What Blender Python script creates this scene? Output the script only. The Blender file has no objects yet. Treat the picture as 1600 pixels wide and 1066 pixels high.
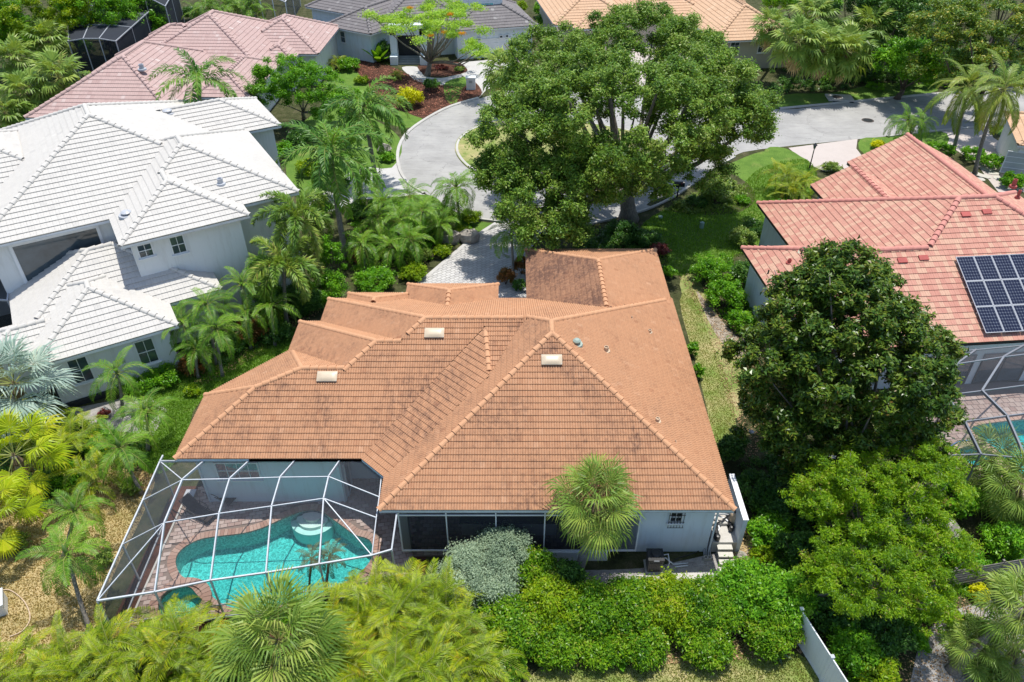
import bpy, bmesh, math, random
import numpy as np
from mathutils import Vector, Matrix

scene = bpy.context.scene
COL = scene.collection
PI = math.pi

# ------------------------------------------------------------------ camera
FPX, TILT, HCAM = 1190.0, math.radians(37.0), 32.0      # drone camera: focal length in px of a 1600 px wide frame
cam_d = bpy.data.cameras.new('drone_camera')
cam_d.sensor_width = 36.0
cam_d.lens = FPX / 1600.0 * 36.0
cam_d.clip_start, cam_d.clip_end = 0.5, 2000.0
cam = bpy.data.objects.new('drone_camera', cam_d)
cam.location = (0, 0, HCAM)
cam.rotation_euler = (PI / 2 - TILT, 0, 0)
COL.objects.link(cam)
scene.camera = cam

# ------------------------------------------------------------------ light
SUN_EL, SUN_AZ = math.radians(79.0), math.radians(32.0)   # azimuth clockwise from +Y
world = bpy.data.worlds.new('World'); scene.world = world
world.use_nodes = True
wn = world.node_tree
bg = wn.nodes['Background']
sky = wn.nodes.new('ShaderNodeTexSky')
sky.sky_type = 'NISHITA'; sky.sun_disc = False
sky.sun_elevation, sky.sun_rotation = SUN_EL, SUN_AZ
sky.air_density, sky.dust_density = 1.0, 1.0
wn.links.new(sky.outputs[0], bg.inputs[0]); bg.inputs[1].default_value = 0.125
sun_d = bpy.data.lights.new('sun', 'SUN'); sun_d.energy = 3.4; sun_d.angle = math.radians(0.55)
sun_d.color = (1.0, 0.955, 0.88)
sun = bpy.data.objects.new('sun', sun_d); COL.objects.link(sun)
SUN_DIR = Vector((math.sin(SUN_AZ) * math.cos(SUN_EL), math.cos(SUN_AZ) * math.cos(SUN_EL), math.sin(SUN_EL)))
sun.rotation_euler = (-SUN_DIR).to_track_quat('-Z', 'Y').to_euler()
sun.location = (0, 0, 90)
scene.view_settings.view_transform = 'Standard'
scene.view_settings.look = 'None'
scene.view_settings.exposure = 0.58
scene.view_settings.gamma = 1.0
scene.view_settings.use_curve_mapping = False
scene.render.engine = 'CYCLES'
scene.cycles.max_bounces = 8
scene.cycles.transparent_max_bounces = 24
scene.cycles.diffuse_bounces = 4
scene.cycles.caustics_reflective = False
scene.cycles.caustics_refractive = False

# ------------------------------------------------------------------ survey helpers (photo px -> point on a level of the site)
CT, ST = math.cos(TILT), math.sin(TILT)
def ray(px, py):
    a, b = (px - 800.0) / FPX, -(py - 533.0) / FPX
    return Vector((a, CT + b * ST, -ST + b * CT))
def P(px, py, z=0.0):
    d = ray(px, py); t = (z - HCAM) / d.z
    return Vector((d.x * t, d.y * t, z))
def PW(px, py, p0, n):
    """point of the vertical wall through p0 with horizontal normal n"""
    d = ray(px, py); c = Vector((0, 0, HCAM))
    t = ((p0[0] - c.x) * n[0] + (p0[1] - c.y) * n[1]) / (d.x * n[0] + d.y * n[1])
    return c + d * t
def PY(px, py, y):
    d = ray(px, py); t = y / d.y
    return Vector((d.x * t, y, HCAM + d.z * t))

# ------------------------------------------------------------------ object helpers
def tag(o, label=None, cat=None, group=None, kind=None):
    if label: o['label'] = label
    if cat: o['category'] = cat
    if group: o['group'] = group
    if kind: o['kind'] = kind
    return o
def thing(name, label, cat, loc=(0, 0, 0), group=None, rz=0.0):
    o = bpy.data.objects.new(name, None)
    o.empty_display_size = 0.3
    o.location = loc; o.rotation_euler = (0, 0, rz)
    COL.objects.link(o)
    return tag(o, label, cat, group)
def wloc(o):
    v = Vector(o.location); p = o.parent
    while p: v = v + Vector(p.location); p = p.parent
    return v
def mesh_of(name, verts, faces, mats, fmat=None, rnd=None, uv=None, smooth=False, stain=None):
    me = bpy.data.meshes.new(name)
    me.from_pydata([tuple(v) for v in verts], [], faces)
    for m in (mats if isinstance(mats, (list, tuple)) else [mats]): me.materials.append(m)
    if fmat is not None: me.polygons.foreach_set('material_index', fmat)
    if rnd is not None:
        a = me.attributes.new('rnd', 'FLOAT', 'FACE'); a.data.foreach_set('value', np.asarray(rnd, dtype=np.float32))
    if stain is not None:
        a = me.attributes.new('stain', 'FLOAT', 'FACE'); a.data.foreach_set('value', np.asarray(stain, dtype=np.float32))
    if smooth: me.polygons.foreach_set('use_smooth', [True] * len(me.polygons))
    me.update()
    return me
def np_mesh(name, V, F4, mat, rnd=None, smooth=False):
    """fast quad mesh from numpy arrays"""
    me = bpy.data.meshes.new(name)
    n, k = len(F4), F4.shape[1]
    me.vertices.add(len(V)); me.vertices.foreach_set('co', V.astype(np.float32).ravel())
    me.loops.add(n * k); me.loops.foreach_set('vertex_index', F4.astype(np.int32).ravel())
    me.polygons.add(n); me.polygons.foreach_set('loop_start', np.arange(0, n * k, k, dtype=np.int32))
    for m in (mat if isinstance(mat, (list, tuple)) else [mat]): me.materials.append(m)
    me.update(calc_edges=True)
    if rnd is not None:
        a = me.attributes.new('rnd', 'FLOAT', 'FACE'); a.data.foreach_set('value', np.asarray(rnd, dtype=np.float32))
    if smooth: me.polygons.foreach_set('use_smooth', [True] * n)
    return me
def link(name, me, parent=None, loc=(0, 0, 0), rot=(0, 0, 0), kind=None):
    o = bpy.data.objects.new(name, me)
    o.location = loc; o.rotation_euler = rot
    if parent: o.parent = parent
    COL.objects.link(o)
    if kind: o['kind'] = kind
    return o

class MB:
    """collects shapes (world coordinates) and links them as one mesh object"""
    def __init__(s): s.v, s.f, s.m, s.r = [], [], [], []; s.mi = 0; s.rv = 0.5
    def add(s, vs, fs):
        b = len(s.v); s.v += [Vector(v) for v in vs]
        for f in fs: s.f.append([i + b for i in f]); s.m.append(s.mi); s.r.append(s.rv)
        return s
    def hexa(s, c):   # 8 corners: bottom 0-3 ccw, top 4-7
        return s.add(c, [(3, 2, 1, 0), (4, 5, 6, 7), (0, 1, 5, 4), (1, 2, 6, 5), (2, 3, 7, 6), (3, 0, 4, 7)])
    def box(s, c, d, rz=0.0, M=None):
        hx, hy, hz = d[0] / 2, d[1] / 2, d[2] / 2
        R = M if M is not None else Matrix.Rotation(rz, 3, 'Z'); c = Vector(c)
        return s.hexa([c + R @ Vector(p) for p in ((-hx, -hy, -hz), (hx, -hy, -hz), (hx, hy, -hz), (-hx, hy, -hz), (-hx, -hy, hz), (hx, -hy, hz), (hx, hy, hz), (-hx, hy, hz))])
    def beam(s, a, b, w, h, up=(0, 0, 1)):
        a, b = Vector(a), Vector(b); t = (b - a).normalized(); u = Vector(up)
        x = t.cross(u)
        if x.length < 1e-4: x = t.cross(Vector((1, 0, 0)))
        x.normalize(); z = x.cross(t)
        x *= w / 2; z *= h / 2
        return s.hexa([a - x - z, a + x - z, b + x - z, b - x - z, a - x + z, a + x + z, b + x + z, b - x + z])
    def prism(s, poly, z0, z1):
        n = len(poly); poly = [Vector((p[0], p[1], 0)) for p in poly]
        ar = sum(poly[i].x * poly[(i + 1) % n].y - poly[(i + 1) % n].x * poly[i].y for i in range(n))
        if ar < 0: poly = poly[::-1]
        vs = [Vector((p.x, p.y, z0)) for p in poly] + [Vector((p.x, p.y, z1)) for p in poly]
        fs = [tuple(range(n - 1, -1, -1)), tuple(range(n, 2 * n))] + [(i, (i + 1) % n, n + (i + 1) % n, n + i) for i in range(n)]
        return s.add(vs, fs)
    def sheet(s, poly, z):
        n = len(poly)
        ar = sum(poly[i][0] * poly[(i + 1) % n][1] - poly[(i + 1) % n][0] * poly[i][1] for i in range(n))
        if ar < 0: poly = poly[::-1]
        return s.add([(p[0], p[1], z) for p in poly], [tuple(range(n))])
    def tube(s, pts, rad, n=8, cap=True):
        pts = [Vector(p) for p in pts]; rad = rad if isinstance(rad, (list, tuple)) else [rad] * len(pts)
        vs, fs = [], []
        ref = None
        for i, p in enumerate(pts):
            t = (pts[min(i + 1, len(pts) - 1)] - pts[max(i - 1, 0)]).normalized()
            if ref is None: ref = t.orthogonal().normalized()
            x = (ref - t * ref.dot(t)).normalized(); ref = x; y = t.cross(x)
            for k in range(n):
                a = 2 * PI * k / n; vs.append(p + (x * math.cos(a) + y * math.sin(a)) * rad[i])
        for i in range(len(pts) - 1):
            for k in range(n): fs.append((i * n + k, i * n + (k + 1) % n, (i + 1) * n + (k + 1) % n, (i + 1) * n + k))
        if cap:
            fs.append(tuple(range(n - 1, -1, -1))); fs.append(tuple((len(pts) - 1) * n + k for k in range(n)))
        return s.add(vs, fs)
    def lathe(s, c, prof, n=14):
        c = Vector(c); vs, fs = [], []
        for r, z in prof:
            for k in range(n):
                a = 2 * PI * k / n; vs.append(c + Vector((r * math.cos(a), r * math.sin(a), z)))
        for i in range(len(prof) - 1):
            for k in range(n): fs.append((i * n + k, i * n + (k + 1) % n, (i + 1) * n + (k + 1) % n, (i + 1) * n + k))
        fs.append(tuple(range(n - 1, -1, -1))); fs.append(tuple((len(prof) - 1) * n + k for k in range(n)))
        return s.add(vs, fs)
    def build(s, name, mat, parent=None, kind=None, smooth=False, label=None):
        org = wloc(parent) if parent else Vector((0, 0, 0))
        if parent is None and s.v:
            lo = Vector((min(v.x for v in s.v), min(v.y for v in s.v), min(v.z for v in s.v))); hi = Vector((max(v.x for v in s.v), max(v.y for v in s.v), 0))
            org = Vector(((lo.x + hi.x) / 2, (lo.y + hi.y) / 2, lo.z)); own = org
        else: own = Vector((0, 0, 0))
        me = mesh_of(name, [v - org for v in s.v], s.f, mat, s.m if isinstance(mat, (list, tuple)) else None, s.r, smooth=smooth)
        o = link(name, me, parent, own, kind=kind)
        if label: o['label'] = label
        return o

# ------------------------------------------------------------------ materials
MATS = {}
class NT:
    def __init__(s, name):
        s.m = bpy.data.materials.new(name); s.m.use_nodes = True; s.t = s.m.node_tree
        s.b = s.t.nodes['Principled BSDF']; s.out = s.t.nodes['Material Output']
    def n(s, typ, **kw):
        x = s.t.nodes.new('ShaderNode' + typ)
        for k, v in kw.items(): setattr(x, k, v)
        return x
    def l(s, a, b): s.t.links.new(a, b)
    def pos(s, scale=(1, 1, 1), obj=False):
        c = s.n('TexCoord').outputs['Object'] if obj else s.n('NewGeometry').outputs['Position']
        mp = s.n('Mapping'); mp.inputs['Scale'].default_value = scale; s.l(c, mp.inputs[0]); return mp.outputs[0]
    def noise(s, scale, detail=3, rough=0.6, vec=None, dist=0.0):
        x = s.n('TexNoise'); x.inputs['Scale'].default_value = scale; x.inputs['Detail'].default_value = detail; x.inputs['Roughness'].default_value = rough; x.inputs['Distortion'].default_value = dist
        s.l(vec if vec is not None else s.pos(), x.inputs['Vector']); return x.outputs['Fac']
    def ramp(s, fac, stops):
        r = s.n('ValToRGB'); e = r.color_ramp.elements
        while len(e) < len(stops): e.new(0.5)
        for i, (p, c) in enumerate(stops):
            e[i].position = p; e[i].color = (c, c, c, 1) if isinstance(c, (int, float)) else (*c, 1)
        s.l(fac, r.inputs[0]); return r.outputs[0]
    def mix(s, fac, a, b, mode='MIX'):
        x = s.n('Mix'); x.data_type = 'RGBA'; x.blend_type = mode
        for sock, v in ((x.inputs[0], fac), (x.inputs[6], a), (x.inputs[7], b)):
            if hasattr(v, 'links') or hasattr(v, 'is_linked'): s.l(v, sock)
            elif isinstance(v, (int, float)): sock.default_value = v
            else: sock.default_value = (*v, 1)
        return x.outputs[2]
    def math(s, op, a, b=0.0):
        x = s.n('Math'); x.operation = op
        for sock, v in ((x.inputs[0], a), (x.inputs[1], b)):
            if hasattr(v, 'is_linked'): s.l(v, sock)
            else: sock.default_value = v
        return x.outputs[0]
    def attr(s, name):
        x = s.n('Attribute'); x.attribute_name = name; return x.outputs['Fac']
    def bump(s, h, strength=0.4, dist=0.02):
        x = s.n('Bump'); x.inputs['Strength'].default_value = strength; x.inputs['Distance'].default_value = dist
        s.l(h, x.inputs['Height']); s.l(x.outputs[0], s.b.inputs['Normal'])
    def base(s, c, rough=0.8, spec=0.3):
        if hasattr(c, 'is_linked'): s.l(c, s.b.inputs['Base Color'])
        else: s.b.inputs['Base Color'].default_value = (*c, 1)
        if hasattr(rough, 'is_linked'): s.l(rough, s.b.inputs['Roughness'])
        else: s.b.inputs['Roughness'].default_value = rough
        s.b.inputs['Specular IOR Level'].default_value = spec
        return s

def mat_plain(name, c, rough=0.6, spec=0.3, var=0.15, scale=1.3, metal=0.0):
    t = NT(name); n = t.noise(scale, 4)
    k = t.ramp(n, [(0.3, tuple(x * (1 - var) for x in c)), (0.7, tuple(min(1, x * (1 + var * 0.6)) for x in c))])
    t.base(k, rough, spec); t.b.inputs['Metallic'].default_value = metal
    return t.m
def mat_stucco(name, c, dirt=(0.35, 0.33, 0.28)):
    t = NT(name)
    a = t.noise(0.7, 5, 0.65); st = t.noise(1.0, 4, 0.7, t.pos((3.0, 3.0, 0.35)))
    k = t.mix(t.ramp(a, [(0.35, 0.0), (0.8, 0.25)]), c, tuple(x * 0.86 for x in c))
    k = t.mix(t.ramp(st, [(0.50, 0.0), (0.85, 0.40)]), k, dirt)
    t.base(k, 0.85, 0.2); t.bump(t.noise(60, 2), 0.25, 0.01); return t.m
def mat_tile(name, c0, c1, c2, dark, stain_k=1.0, lowhi=(0.35, 0.65), top=None):
    """concrete roof tile: each tile its own tone, black algae streaks where the slope holds damp"""
    t = NT(name)
    r = t.attr('rnd')
    k = t.ramp(r, [(0.0, c0), (lowhi[0], c1), (lowhi[1], c1), (1.0, c2)])
    big = t.noise(0.28, 4, 0.6); fine = t.noise(9.0, 4, 0.7, t.pos((1.0, 0.45, 0.45)))
    k = t.mix(t.ramp(fine, [(0.3, 0.24), (0.62, 0.0)]), k, tuple(x * 0.55 for x in c1))
    m = t.math('MULTIPLY', t.ramp(big, [(0.42, 0.0), (0.62, 1.0)]), t.ramp(t.noise(3.4, 5, 0.75, t.pos((1.0, 0.5, 0.5))), [(0.40, 0.0), (0.66, 1.0)]))
    st = t.math('MULTIPLY', t.math('ADD', m, t.math('MULTIPLY', t.attr('stain'), 0.55)), t.math('MULTIPLY', t.attr('stain'), stain_k))  # the attribute also carries the painted shade of tile noses and pans
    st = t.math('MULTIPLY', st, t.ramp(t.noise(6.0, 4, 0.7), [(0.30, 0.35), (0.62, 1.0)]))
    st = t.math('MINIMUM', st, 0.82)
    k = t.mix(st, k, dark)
    t.base(k, 0.85, 0.25); t.bump(t.noise(40, 3), 0.3, 0.01)
    return t.m
LEAF_K = 2.0
def mat_leaf(name, lo, mid, hi, accent=None, trans=0.35, rough=0.5, objrnd=False, spec=0.35):
    lo = tuple(x * .72 for x in lo); lo, mid, hi = [tuple(min(.62, max(0, x + (x - (q[0] + q[1] + q[2]) / 3) * .14) * LEAF_K) for x in q) for q in (lo, mid, hi)]; accent = tuple(min(.7, x * (1 + (LEAF_K - 1) * .5)) for x in accent) if accent else None
    t = NT(name)
    if objrnd:
        r = t.math('ADD', t.math('MULTIPLY', t.n('ObjectInfo').outputs['Random'], 0.5), t.math('MULTIPLY', t.attr('rnd'), 0.5))
    else: r = t.attr('rnd')
    stops = [(0.0, lo), (0.45, mid), (0.86, hi)]
    stops.append((1.0, accent if accent else tuple(min(1, x * 1.15) for x in hi)))
    k = t.ramp(r, stops)
    t.base(k, rough, spec)
    tr = t.n('BsdfTranslucent'); t.l(t.mix(0.5, k, tuple(min(1, x * 1.5) for x in (hi[0] * 1.2, hi[1] * 1.15, hi[2] * 0.6))), tr.inputs[0])
    mx = t.n('MixShader'); mx.inputs[0].default_value = trans
    t.l(t.b.outputs[0], mx.inputs[1]); t.l(tr.outputs[0], mx.inputs[2]); t.l(mx.outputs[0], t.out.inputs[0])
    return t.m
def mat_bark(name, c, rings=0.0):
    t = NT(name); n = t.noise(5, 5, 0.7, t.pos((2.0, 2.0, 0.6)))
    k = t.ramp(n, [(0.3, tuple(x * 0.5 for x in c)), (0.7, tuple(x * 1.25 for x in c))])
    if rings:
        w = t.n('TexWave'); w.bands_direction = 'Z'; w.inputs['Scale'].default_value = rings; w.inputs['Distortion'].default_value = 1.5
        t.l(t.pos(), w.inputs['Vector']); k = t.mix(t.ramp(w.outputs['Fac'], [(0.0, 0.45), (0.25, 0.0)]), k, tuple(x * 0.35 for x in c))
    t.base(k, 0.9, 0.15); t.bump(n, 0.5, 0.03); return t.m
def mat_grass(name, a, b, dry, dryk=0.3):
    t = NT(name)
    k = t.mix(t.ramp(t.noise(0.9, 5, 0.65), [(0.35, 0.0), (0.65, 1.0)]), a, b)
    k = t.mix(t.ramp(t.noise(0.35, 6, 0.7), [(0.62 - dryk, 0.0), (0.78 - dryk * 0.6, 1.0)]), k, dry)
    k = t.mix(t.ramp(t.noise(14, 3, 0.7), [(0.3, 0.5), (0.6, 0.0)]), k, tuple(x * 0.45 for x in a))
    t.base(k, 0.9, 0.1); t.bump(t.noise(45, 3), 0.8, 0.04); return t.m
def mat_ground(name, c1, c2, c3, s=1.0):
    t = NT(name)
    k = t.ramp(t.noise(1.1 * s, 6, 0.7), [(0.3, c1), (0.5, c2), (0.72, c3)])
    k = t.mix(t.ramp(t.noise(16 * s, 3, 0.8), [(0.35, 0.55), (0.62, 0.0)]), k, tuple(x * 0.4 for x in c1))
    t.base(k, 0.95, 0.1); t.bump(t.noise(22 * s, 4), 0.8, 0.05); return t.m
def mat_paved(name, a, b, stain, rough=0.85):
    t = NT(name)
    k = t.mix(t.attr('rnd'), a, b)
    k = t.mix(t.ramp(t.noise(0.5, 6, 0.7), [(0.45, 0.0), (0.8, 0.55)]), k, stain)
    k = t.mix(t.ramp(t.noise(12, 3, 0.7), [(0.3, 0.25), (0.6, 0.0)]), k, tuple(x * 0.6 for x in a))
    t.base(k, rough, 0.25); t.bump(t.noise(30, 3), 0.3, 0.01); return t.m
def mat_screen(name, c, opacity):
    """insect mesh: a thread grid far finer than a pixel, so it reads as an even veil that thickens when seen edge on"""
    t = NT(name)
    t.base(c, 0.9, 0.1)
    g = t.n('NewGeometry'); d = t.n('VectorMath'); d.operation = 'DOT_PRODUCT'
    t.l(g.outputs['Incoming'], d.inputs[0]); t.l(g.outputs['Normal'], d.inputs[1])
    cs = t.math('MAXIMUM', t.math('ABSOLUTE', d.outputs['Value']), 0.12)
    clear = t.math('POWER', 1.0 - opacity, t.math('DIVIDE', 1.0, cs))
    tr = t.n('BsdfTransparent'); mx = t.n('MixShader')
    t.l(clear, mx.inputs[0]); t.l(t.b.outputs[0], mx.inputs[1]); t.l(tr.outputs[0], mx.inputs[2]); t.l(mx.outputs[0], t.out.inputs[0])
    return t.m
def mat_glass(name, c=(0.03, 0.045, 0.055)):
    t = NT(name); t.base(t.ramp(t.noise(0.8, 3), [(0.3, c), (0.7, tuple(x * 2.2 for x in c))]), 0.06, 0.9); return t.m
def mat_water(name, absorb, dens):
    """clear rippled surface over water that takes the red out of the light along its depth"""
    t = NT(name)
    h = t.noise(2.6, 4, 0.6, dist=0.6)
    bm = t.n('Bump'); bm.inputs['Strength'].default_value = 0.35; bm.inputs['Distance'].default_value = 0.08; t.l(h, bm.inputs['Height'])
    tr = t.n('BsdfTransparent')
    gl = t.n('BsdfGlossy'); gl.inputs['Roughness'].default_value = 0.03; t.l(bm.outputs[0], gl.inputs['Normal'])
    fr = t.n('Fresnel'); fr.inputs['IOR'].default_value = 1.33; t.l(bm.outputs[0], fr.inputs['Normal'])
    mx = t.n('MixShader'); t.l(fr.outputs[0], mx.inputs[0]); t.l(tr.outputs[0], mx.inputs[1]); t.l(gl.outputs[0], mx.inputs[2]); t.l(mx.outputs[0], t.out.inputs[0])
    va = t.n('VolumeAbsorption'); va.inputs['Color'].default_value = (*absorb, 1); va.inputs['Density'].default_value = dens
    t.l(va.outputs[0], t.out.inputs['Volume'])
    return t.m

M = {}
M['tile_orange'] = mat_tile('orange_concrete_tile', (0.45, 0.225, 0.122), (0.56, 0.305, 0.168), (0.63, 0.37, 0.22), (0.105, 0.058, 0.048), 1.0)
M['tile_white'] = mat_tile('white_roof_tile', (0.47, 0.455, 0.425), (0.55, 0.53, 0.49), (0.60, 0.58, 0.535), (0.36, 0.35, 0.33), 0.8)
M['tile_red'] = mat_tile('red_cream_roof_tile', (0.47, 0.215, 0.165), (0.52, 0.265, 0.20), (0.56, 0.35, 0.25), (0.25, 0.12, 0.1), 0.3, (0.3, 0.5))
M['tile_redcap'] = mat_tile('pink_ridge_tile', (0.52, 0.21, 0.17), (0.56, 0.25, 0.205), (0.60, 0.29, 0.24), (0.3, 0.15, 0.12), 0.2)
M['tile_pink'] = mat_tile('weathered_pink_tile', (0.36, 0.235, 0.215), (0.47, 0.335, 0.305), (0.58, 0.49, 0.455), (0.20, 0.15, 0.14), 0.6)
M['tile_grey'] = mat_tile('grey_slate_tile', (0.15, 0.14, 0.145), (0.21, 0.195, 0.195), (0.36, 0.35, 0.34), (0.06, 0.055, 0.055), 0.8)
M['tile_tan'] = mat_tile('tan_roof_tile', (0.48, 0.30, 0.185), (0.58, 0.385, 0.245), (0.66, 0.47, 0.32), (0.28, 0.17, 0.11), 0.4)
M['under_orange'] = mat_plain('orange_underlay', (0.20, 0.09, 0.055), 0.9)
M['under_white'] = mat_plain('grey_underlay', (0.42, 0.41, 0.40), 0.9)
M['under_red'] = mat_plain('red_underlay', (0.17, 0.065, 0.05), 0.9)
M['under_grey'] = mat_plain('dark_underlay', (0.12, 0.11, 0.11), 0.9)
M['stucco'] = mat_stucco('pale_stucco', (0.72, 0.74, 0.74))
M['stucco_blue'] = mat_stucco('bluish_white_stucco', (0.66, 0.73, 0.79))
M['stucco_tan'] = mat_stucco('tan_stucco', (0.50, 0.45, 0.37))
M['white'] = mat_plain('white_painted_metal', (0.74, 0.76, 0.78), 0.45, 0.4, 0.08)
M['cage_metal'] = mat_plain('pale_grey_cage_metal', (0.50, 0.53, 0.56), 0.45, 0.4, 0.12, 3.0)
M['gutter'] = mat_plain('pale_gutter_metal', (0.62, 0.69, 0.75), 0.5, 0.4, 0.12, 2.0)
M['bronze'] = mat_plain('dark_bronze_metal', (0.045, 0.04, 0.038), 0.5, 0.4)
M['steel'] = mat_plain('grey_aluminium', (0.42, 0.44, 0.47), 0.4, 0.5, 0.08)
M['glass'] = mat_glass('window_glass')
M['glass_teal'] = mat_glass('teal_window_glass', (0.05, 0.26, 0.30))
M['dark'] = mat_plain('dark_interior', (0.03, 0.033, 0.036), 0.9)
M['black'] = mat_plain('black_plastic', (0.022, 0.024, 0.027), 0.4, 0.5, 0.3, 4)
M['concrete'] = mat_paved('weathered_concrete', (0.48, 0.46, 0.42), (0.56, 0.54, 0.50), (0.34, 0.32, 0.29))
M['red_vent'] = mat_plain('bright_red_tile', (0.42, 0.10, 0.085), 0.7)
M['solar'] = mat_plain('solar_cell', (0.010, 0.014, 0.038), 0.22, 0.35, 0.3, 6)
M['solar_line'] = mat_plain('solar_back_sheet', (0.10, 0.12, 0.16), 0.4)
M['step_grey'] = mat_plain('grey_step_stone', (0.22, 0.24, 0.25), 0.8)
M['deck'] = mat_paved('pinkish_clay_paver', (0.37, 0.26, 0.225), (0.53, 0.43, 0.38), (0.30, 0.22, 0.19))
M['deck_joint'] = mat_plain('paver_joint_sand', (0.24, 0.185, 0.155), 0.95)
M['coping'] = mat_paved('coping_brick', (0.36, 0.215, 0.165), (0.50, 0.35, 0.28), (0.28, 0.18, 0.14))
M['paver_pale'] = mat_paved('pale_drive_paver', (0.44, 0.43, 0.42), (0.56, 0.55, 0.53), (0.36, 0.345, 0.33))
M['paver_pink'] = mat_paved('pinkish_drive_paver', (0.46, 0.40, 0.37), (0.54, 0.49, 0.45), (0.4, 0.35, 0.32))
M['kerb'] = mat_paved('concrete_kerb', (0.46, 0.45, 0.42), (0.52, 0.51, 0.48), (0.30, 0.28, 0.25))
M['mulch'] = mat_ground('red_brown_mulch', (0.055, 0.03, 0.022), (0.11, 0.052, 0.036), (0.17, 0.085, 0.058))
M['soil'] = mat_ground('leaf_strewn_soil', (0.036, 0.040, 0.018), (0.075, 0.085, 0.034), (0.155, 0.135, 0.082))
M['sandy'] = mat_ground('pale_sandy_path', (0.20, 0.165, 0.11), (0.414, 0.356, 0.287), (0.529, 0.471, 0.402))
M['gravel'] = mat_ground('pale_crushed_shell', (0.26, 0.245, 0.23), (0.42, 0.40, 0.38), (0.54, 0.52, 0.50), 2.0)
M['grass'] = mat_grass('green_lawn', (0.096, 0.184, 0.032), (0.149, 0.254, 0.045), (0.298, 0.280, 0.096), 0.05)
M['grass_mix'] = mat_grass('patchy_lawn', (0.156, 0.239, 0.052), (0.250, 0.322, 0.083), (0.499, 0.416, 0.218), 0.22)
M['grass_dry'] = mat_grass('dry_lawn', (0.264, 0.237, 0.079), (0.421, 0.334, 0.150), (0.597, 0.465, 0.255), 0.28)
M['rock'] = mat_plain('pale_boulder', (0.36, 0.33, 0.29), 0.9, 0.2, 0.4, 3)
M['wood_grey'] = mat_plain('weathered_grey_wood', (0.24, 0.22, 0.205), 0.9, 0.15, 0.4, 4)
M['vinyl'] = mat_stucco('white_vinyl_fence', (0.70, 0.73, 0.74), (0.42, 0.46, 0.36))
M['sling'] = mat_plain('dark_brown_sling', (0.055, 0.045, 0.045), 0.8, 0.2, 0.3, 8)
M['iron'] = mat_plain('rusty_cast_iron', (0.10, 0.08, 0.07), 0.8, 0.3, 0.4, 6)
M['water'] = mat_water('pool_water', (0.0, 0.92, 0.915), 0.80)
M['water_b'] = mat_water('blue_pool_water', (0.0, 0.87, 0.90), 1.1)
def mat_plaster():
    t = NT('caustic_net_pool_plaster')
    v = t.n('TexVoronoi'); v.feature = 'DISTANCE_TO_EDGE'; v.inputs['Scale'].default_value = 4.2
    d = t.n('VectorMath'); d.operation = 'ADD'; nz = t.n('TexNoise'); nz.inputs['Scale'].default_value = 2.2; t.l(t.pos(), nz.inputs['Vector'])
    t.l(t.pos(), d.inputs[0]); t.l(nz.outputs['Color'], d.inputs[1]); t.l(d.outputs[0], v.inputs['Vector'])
    k = t.mix(t.ramp(v.outputs['Distance'], [(0.0, 1.0), (0.13, 0.0)]), (0.40, 0.45, 0.43), (0.90, 0.92, 0.88))  # net of caustic light painted into the plaster colour as bright lines
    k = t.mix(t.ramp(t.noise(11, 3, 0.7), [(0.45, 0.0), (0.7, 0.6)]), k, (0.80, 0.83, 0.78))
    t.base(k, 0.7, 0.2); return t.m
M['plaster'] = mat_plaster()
def mat_road():
    t = NT('bleached_asphalt')
    k = t.ramp(t.noise(0.35, 6, 0.65), [(0.3, (0.30, 0.295, 0.285)), (0.55, (0.375, 0.37, 0.355)), (0.75, (0.42, 0.41, 0.39))])
    k = t.mix(t.ramp(t.noise(2.0, 6, 0.75, t.pos((0.25, 1, 1))), [(0.48, 0.0), (0.75, 0.55)]), k, (0.215, 0.21, 0.20))
    v = t.n('TexVoronoi'); v.feature = 'DISTANCE_TO_EDGE'; v.inputs['Scale'].default_value = 0.16; v.inputs['Randomness'].default_value = 1.0
    d = t.n('VectorMath'); d.operation = 'ADD'; nz = t.n('TexNoise'); nz.inputs['Scale'].default_value = 0.5; nz.inputs['Detail'].default_value = 4; t.l(t.pos(), nz.inputs['Vector'])
    sc = t.n('VectorMath'); sc.operation = 'SCALE'; sc.inputs['Scale'].default_value = 3.0; t.l(nz.outputs['Color'], sc.inputs[0])
    t.l(t.pos(), d.inputs[0]); t.l(sc.outputs[0], d.inputs[1]); t.l(d.outputs[0], v.inputs['Vector'])
    k = t.mix(t.ramp(v.outputs['Distance'], [(0.0, 0.55), (0.007, 0.0)]), k, (0.15, 0.145, 0.14))
    k = t.mix(t.ramp(t.noise(25, 2, 0.8), [(0.35, 0.25), (0.6, 0.0)]), k, (0.2, 0.2, 0.19))
    t.base(k, 0.95, 0.15); t.bump(t.noise(60, 2), 0.3, 0.01); return t.m
M['road'] = mat_road()
M['plaster_pale'] = mat_plain('pale_step_plaster', (0.86, 0.88, 0.83), 0.7, 0.2, 0.08, 6)
M['water_spa'] = mat_water('spa_water', (0.0, 0.88, 0.82), 1.0)
M['coping_pale'] = mat_paved('pinkish_coping', (0.46, 0.30, 0.23), (0.52, 0.37, 0.30), (0.4, 0.28, 0.22))
M['coping_cream'] = mat_paved('cream_coping', (0.52, 0.40, 0.24), (0.60, 0.48, 0.32), (0.4, 0.3, 0.2))
M['hose_blue'] = mat_plain('blue_hose', (0.10, 0.20, 0.42), 0.5)
M['grey_cab'] = mat_plain('dark_grey_cabinet', (0.10, 0.10, 0.105), 0.5, 0.4)
M['pipe_grey'] = mat_plain('grey_pipe', (0.36, 0.38, 0.40), 0.5)
M['step_cream'] = mat_paved('cream_concrete', (0.52, 0.50, 0.44), (0.60, 0.58, 0.52), (0.36, 0.34, 0.30))
M['pale_green'] = mat_plain('pale_green_plastic', (0.30, 0.42, 0.36), 0.6)
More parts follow.
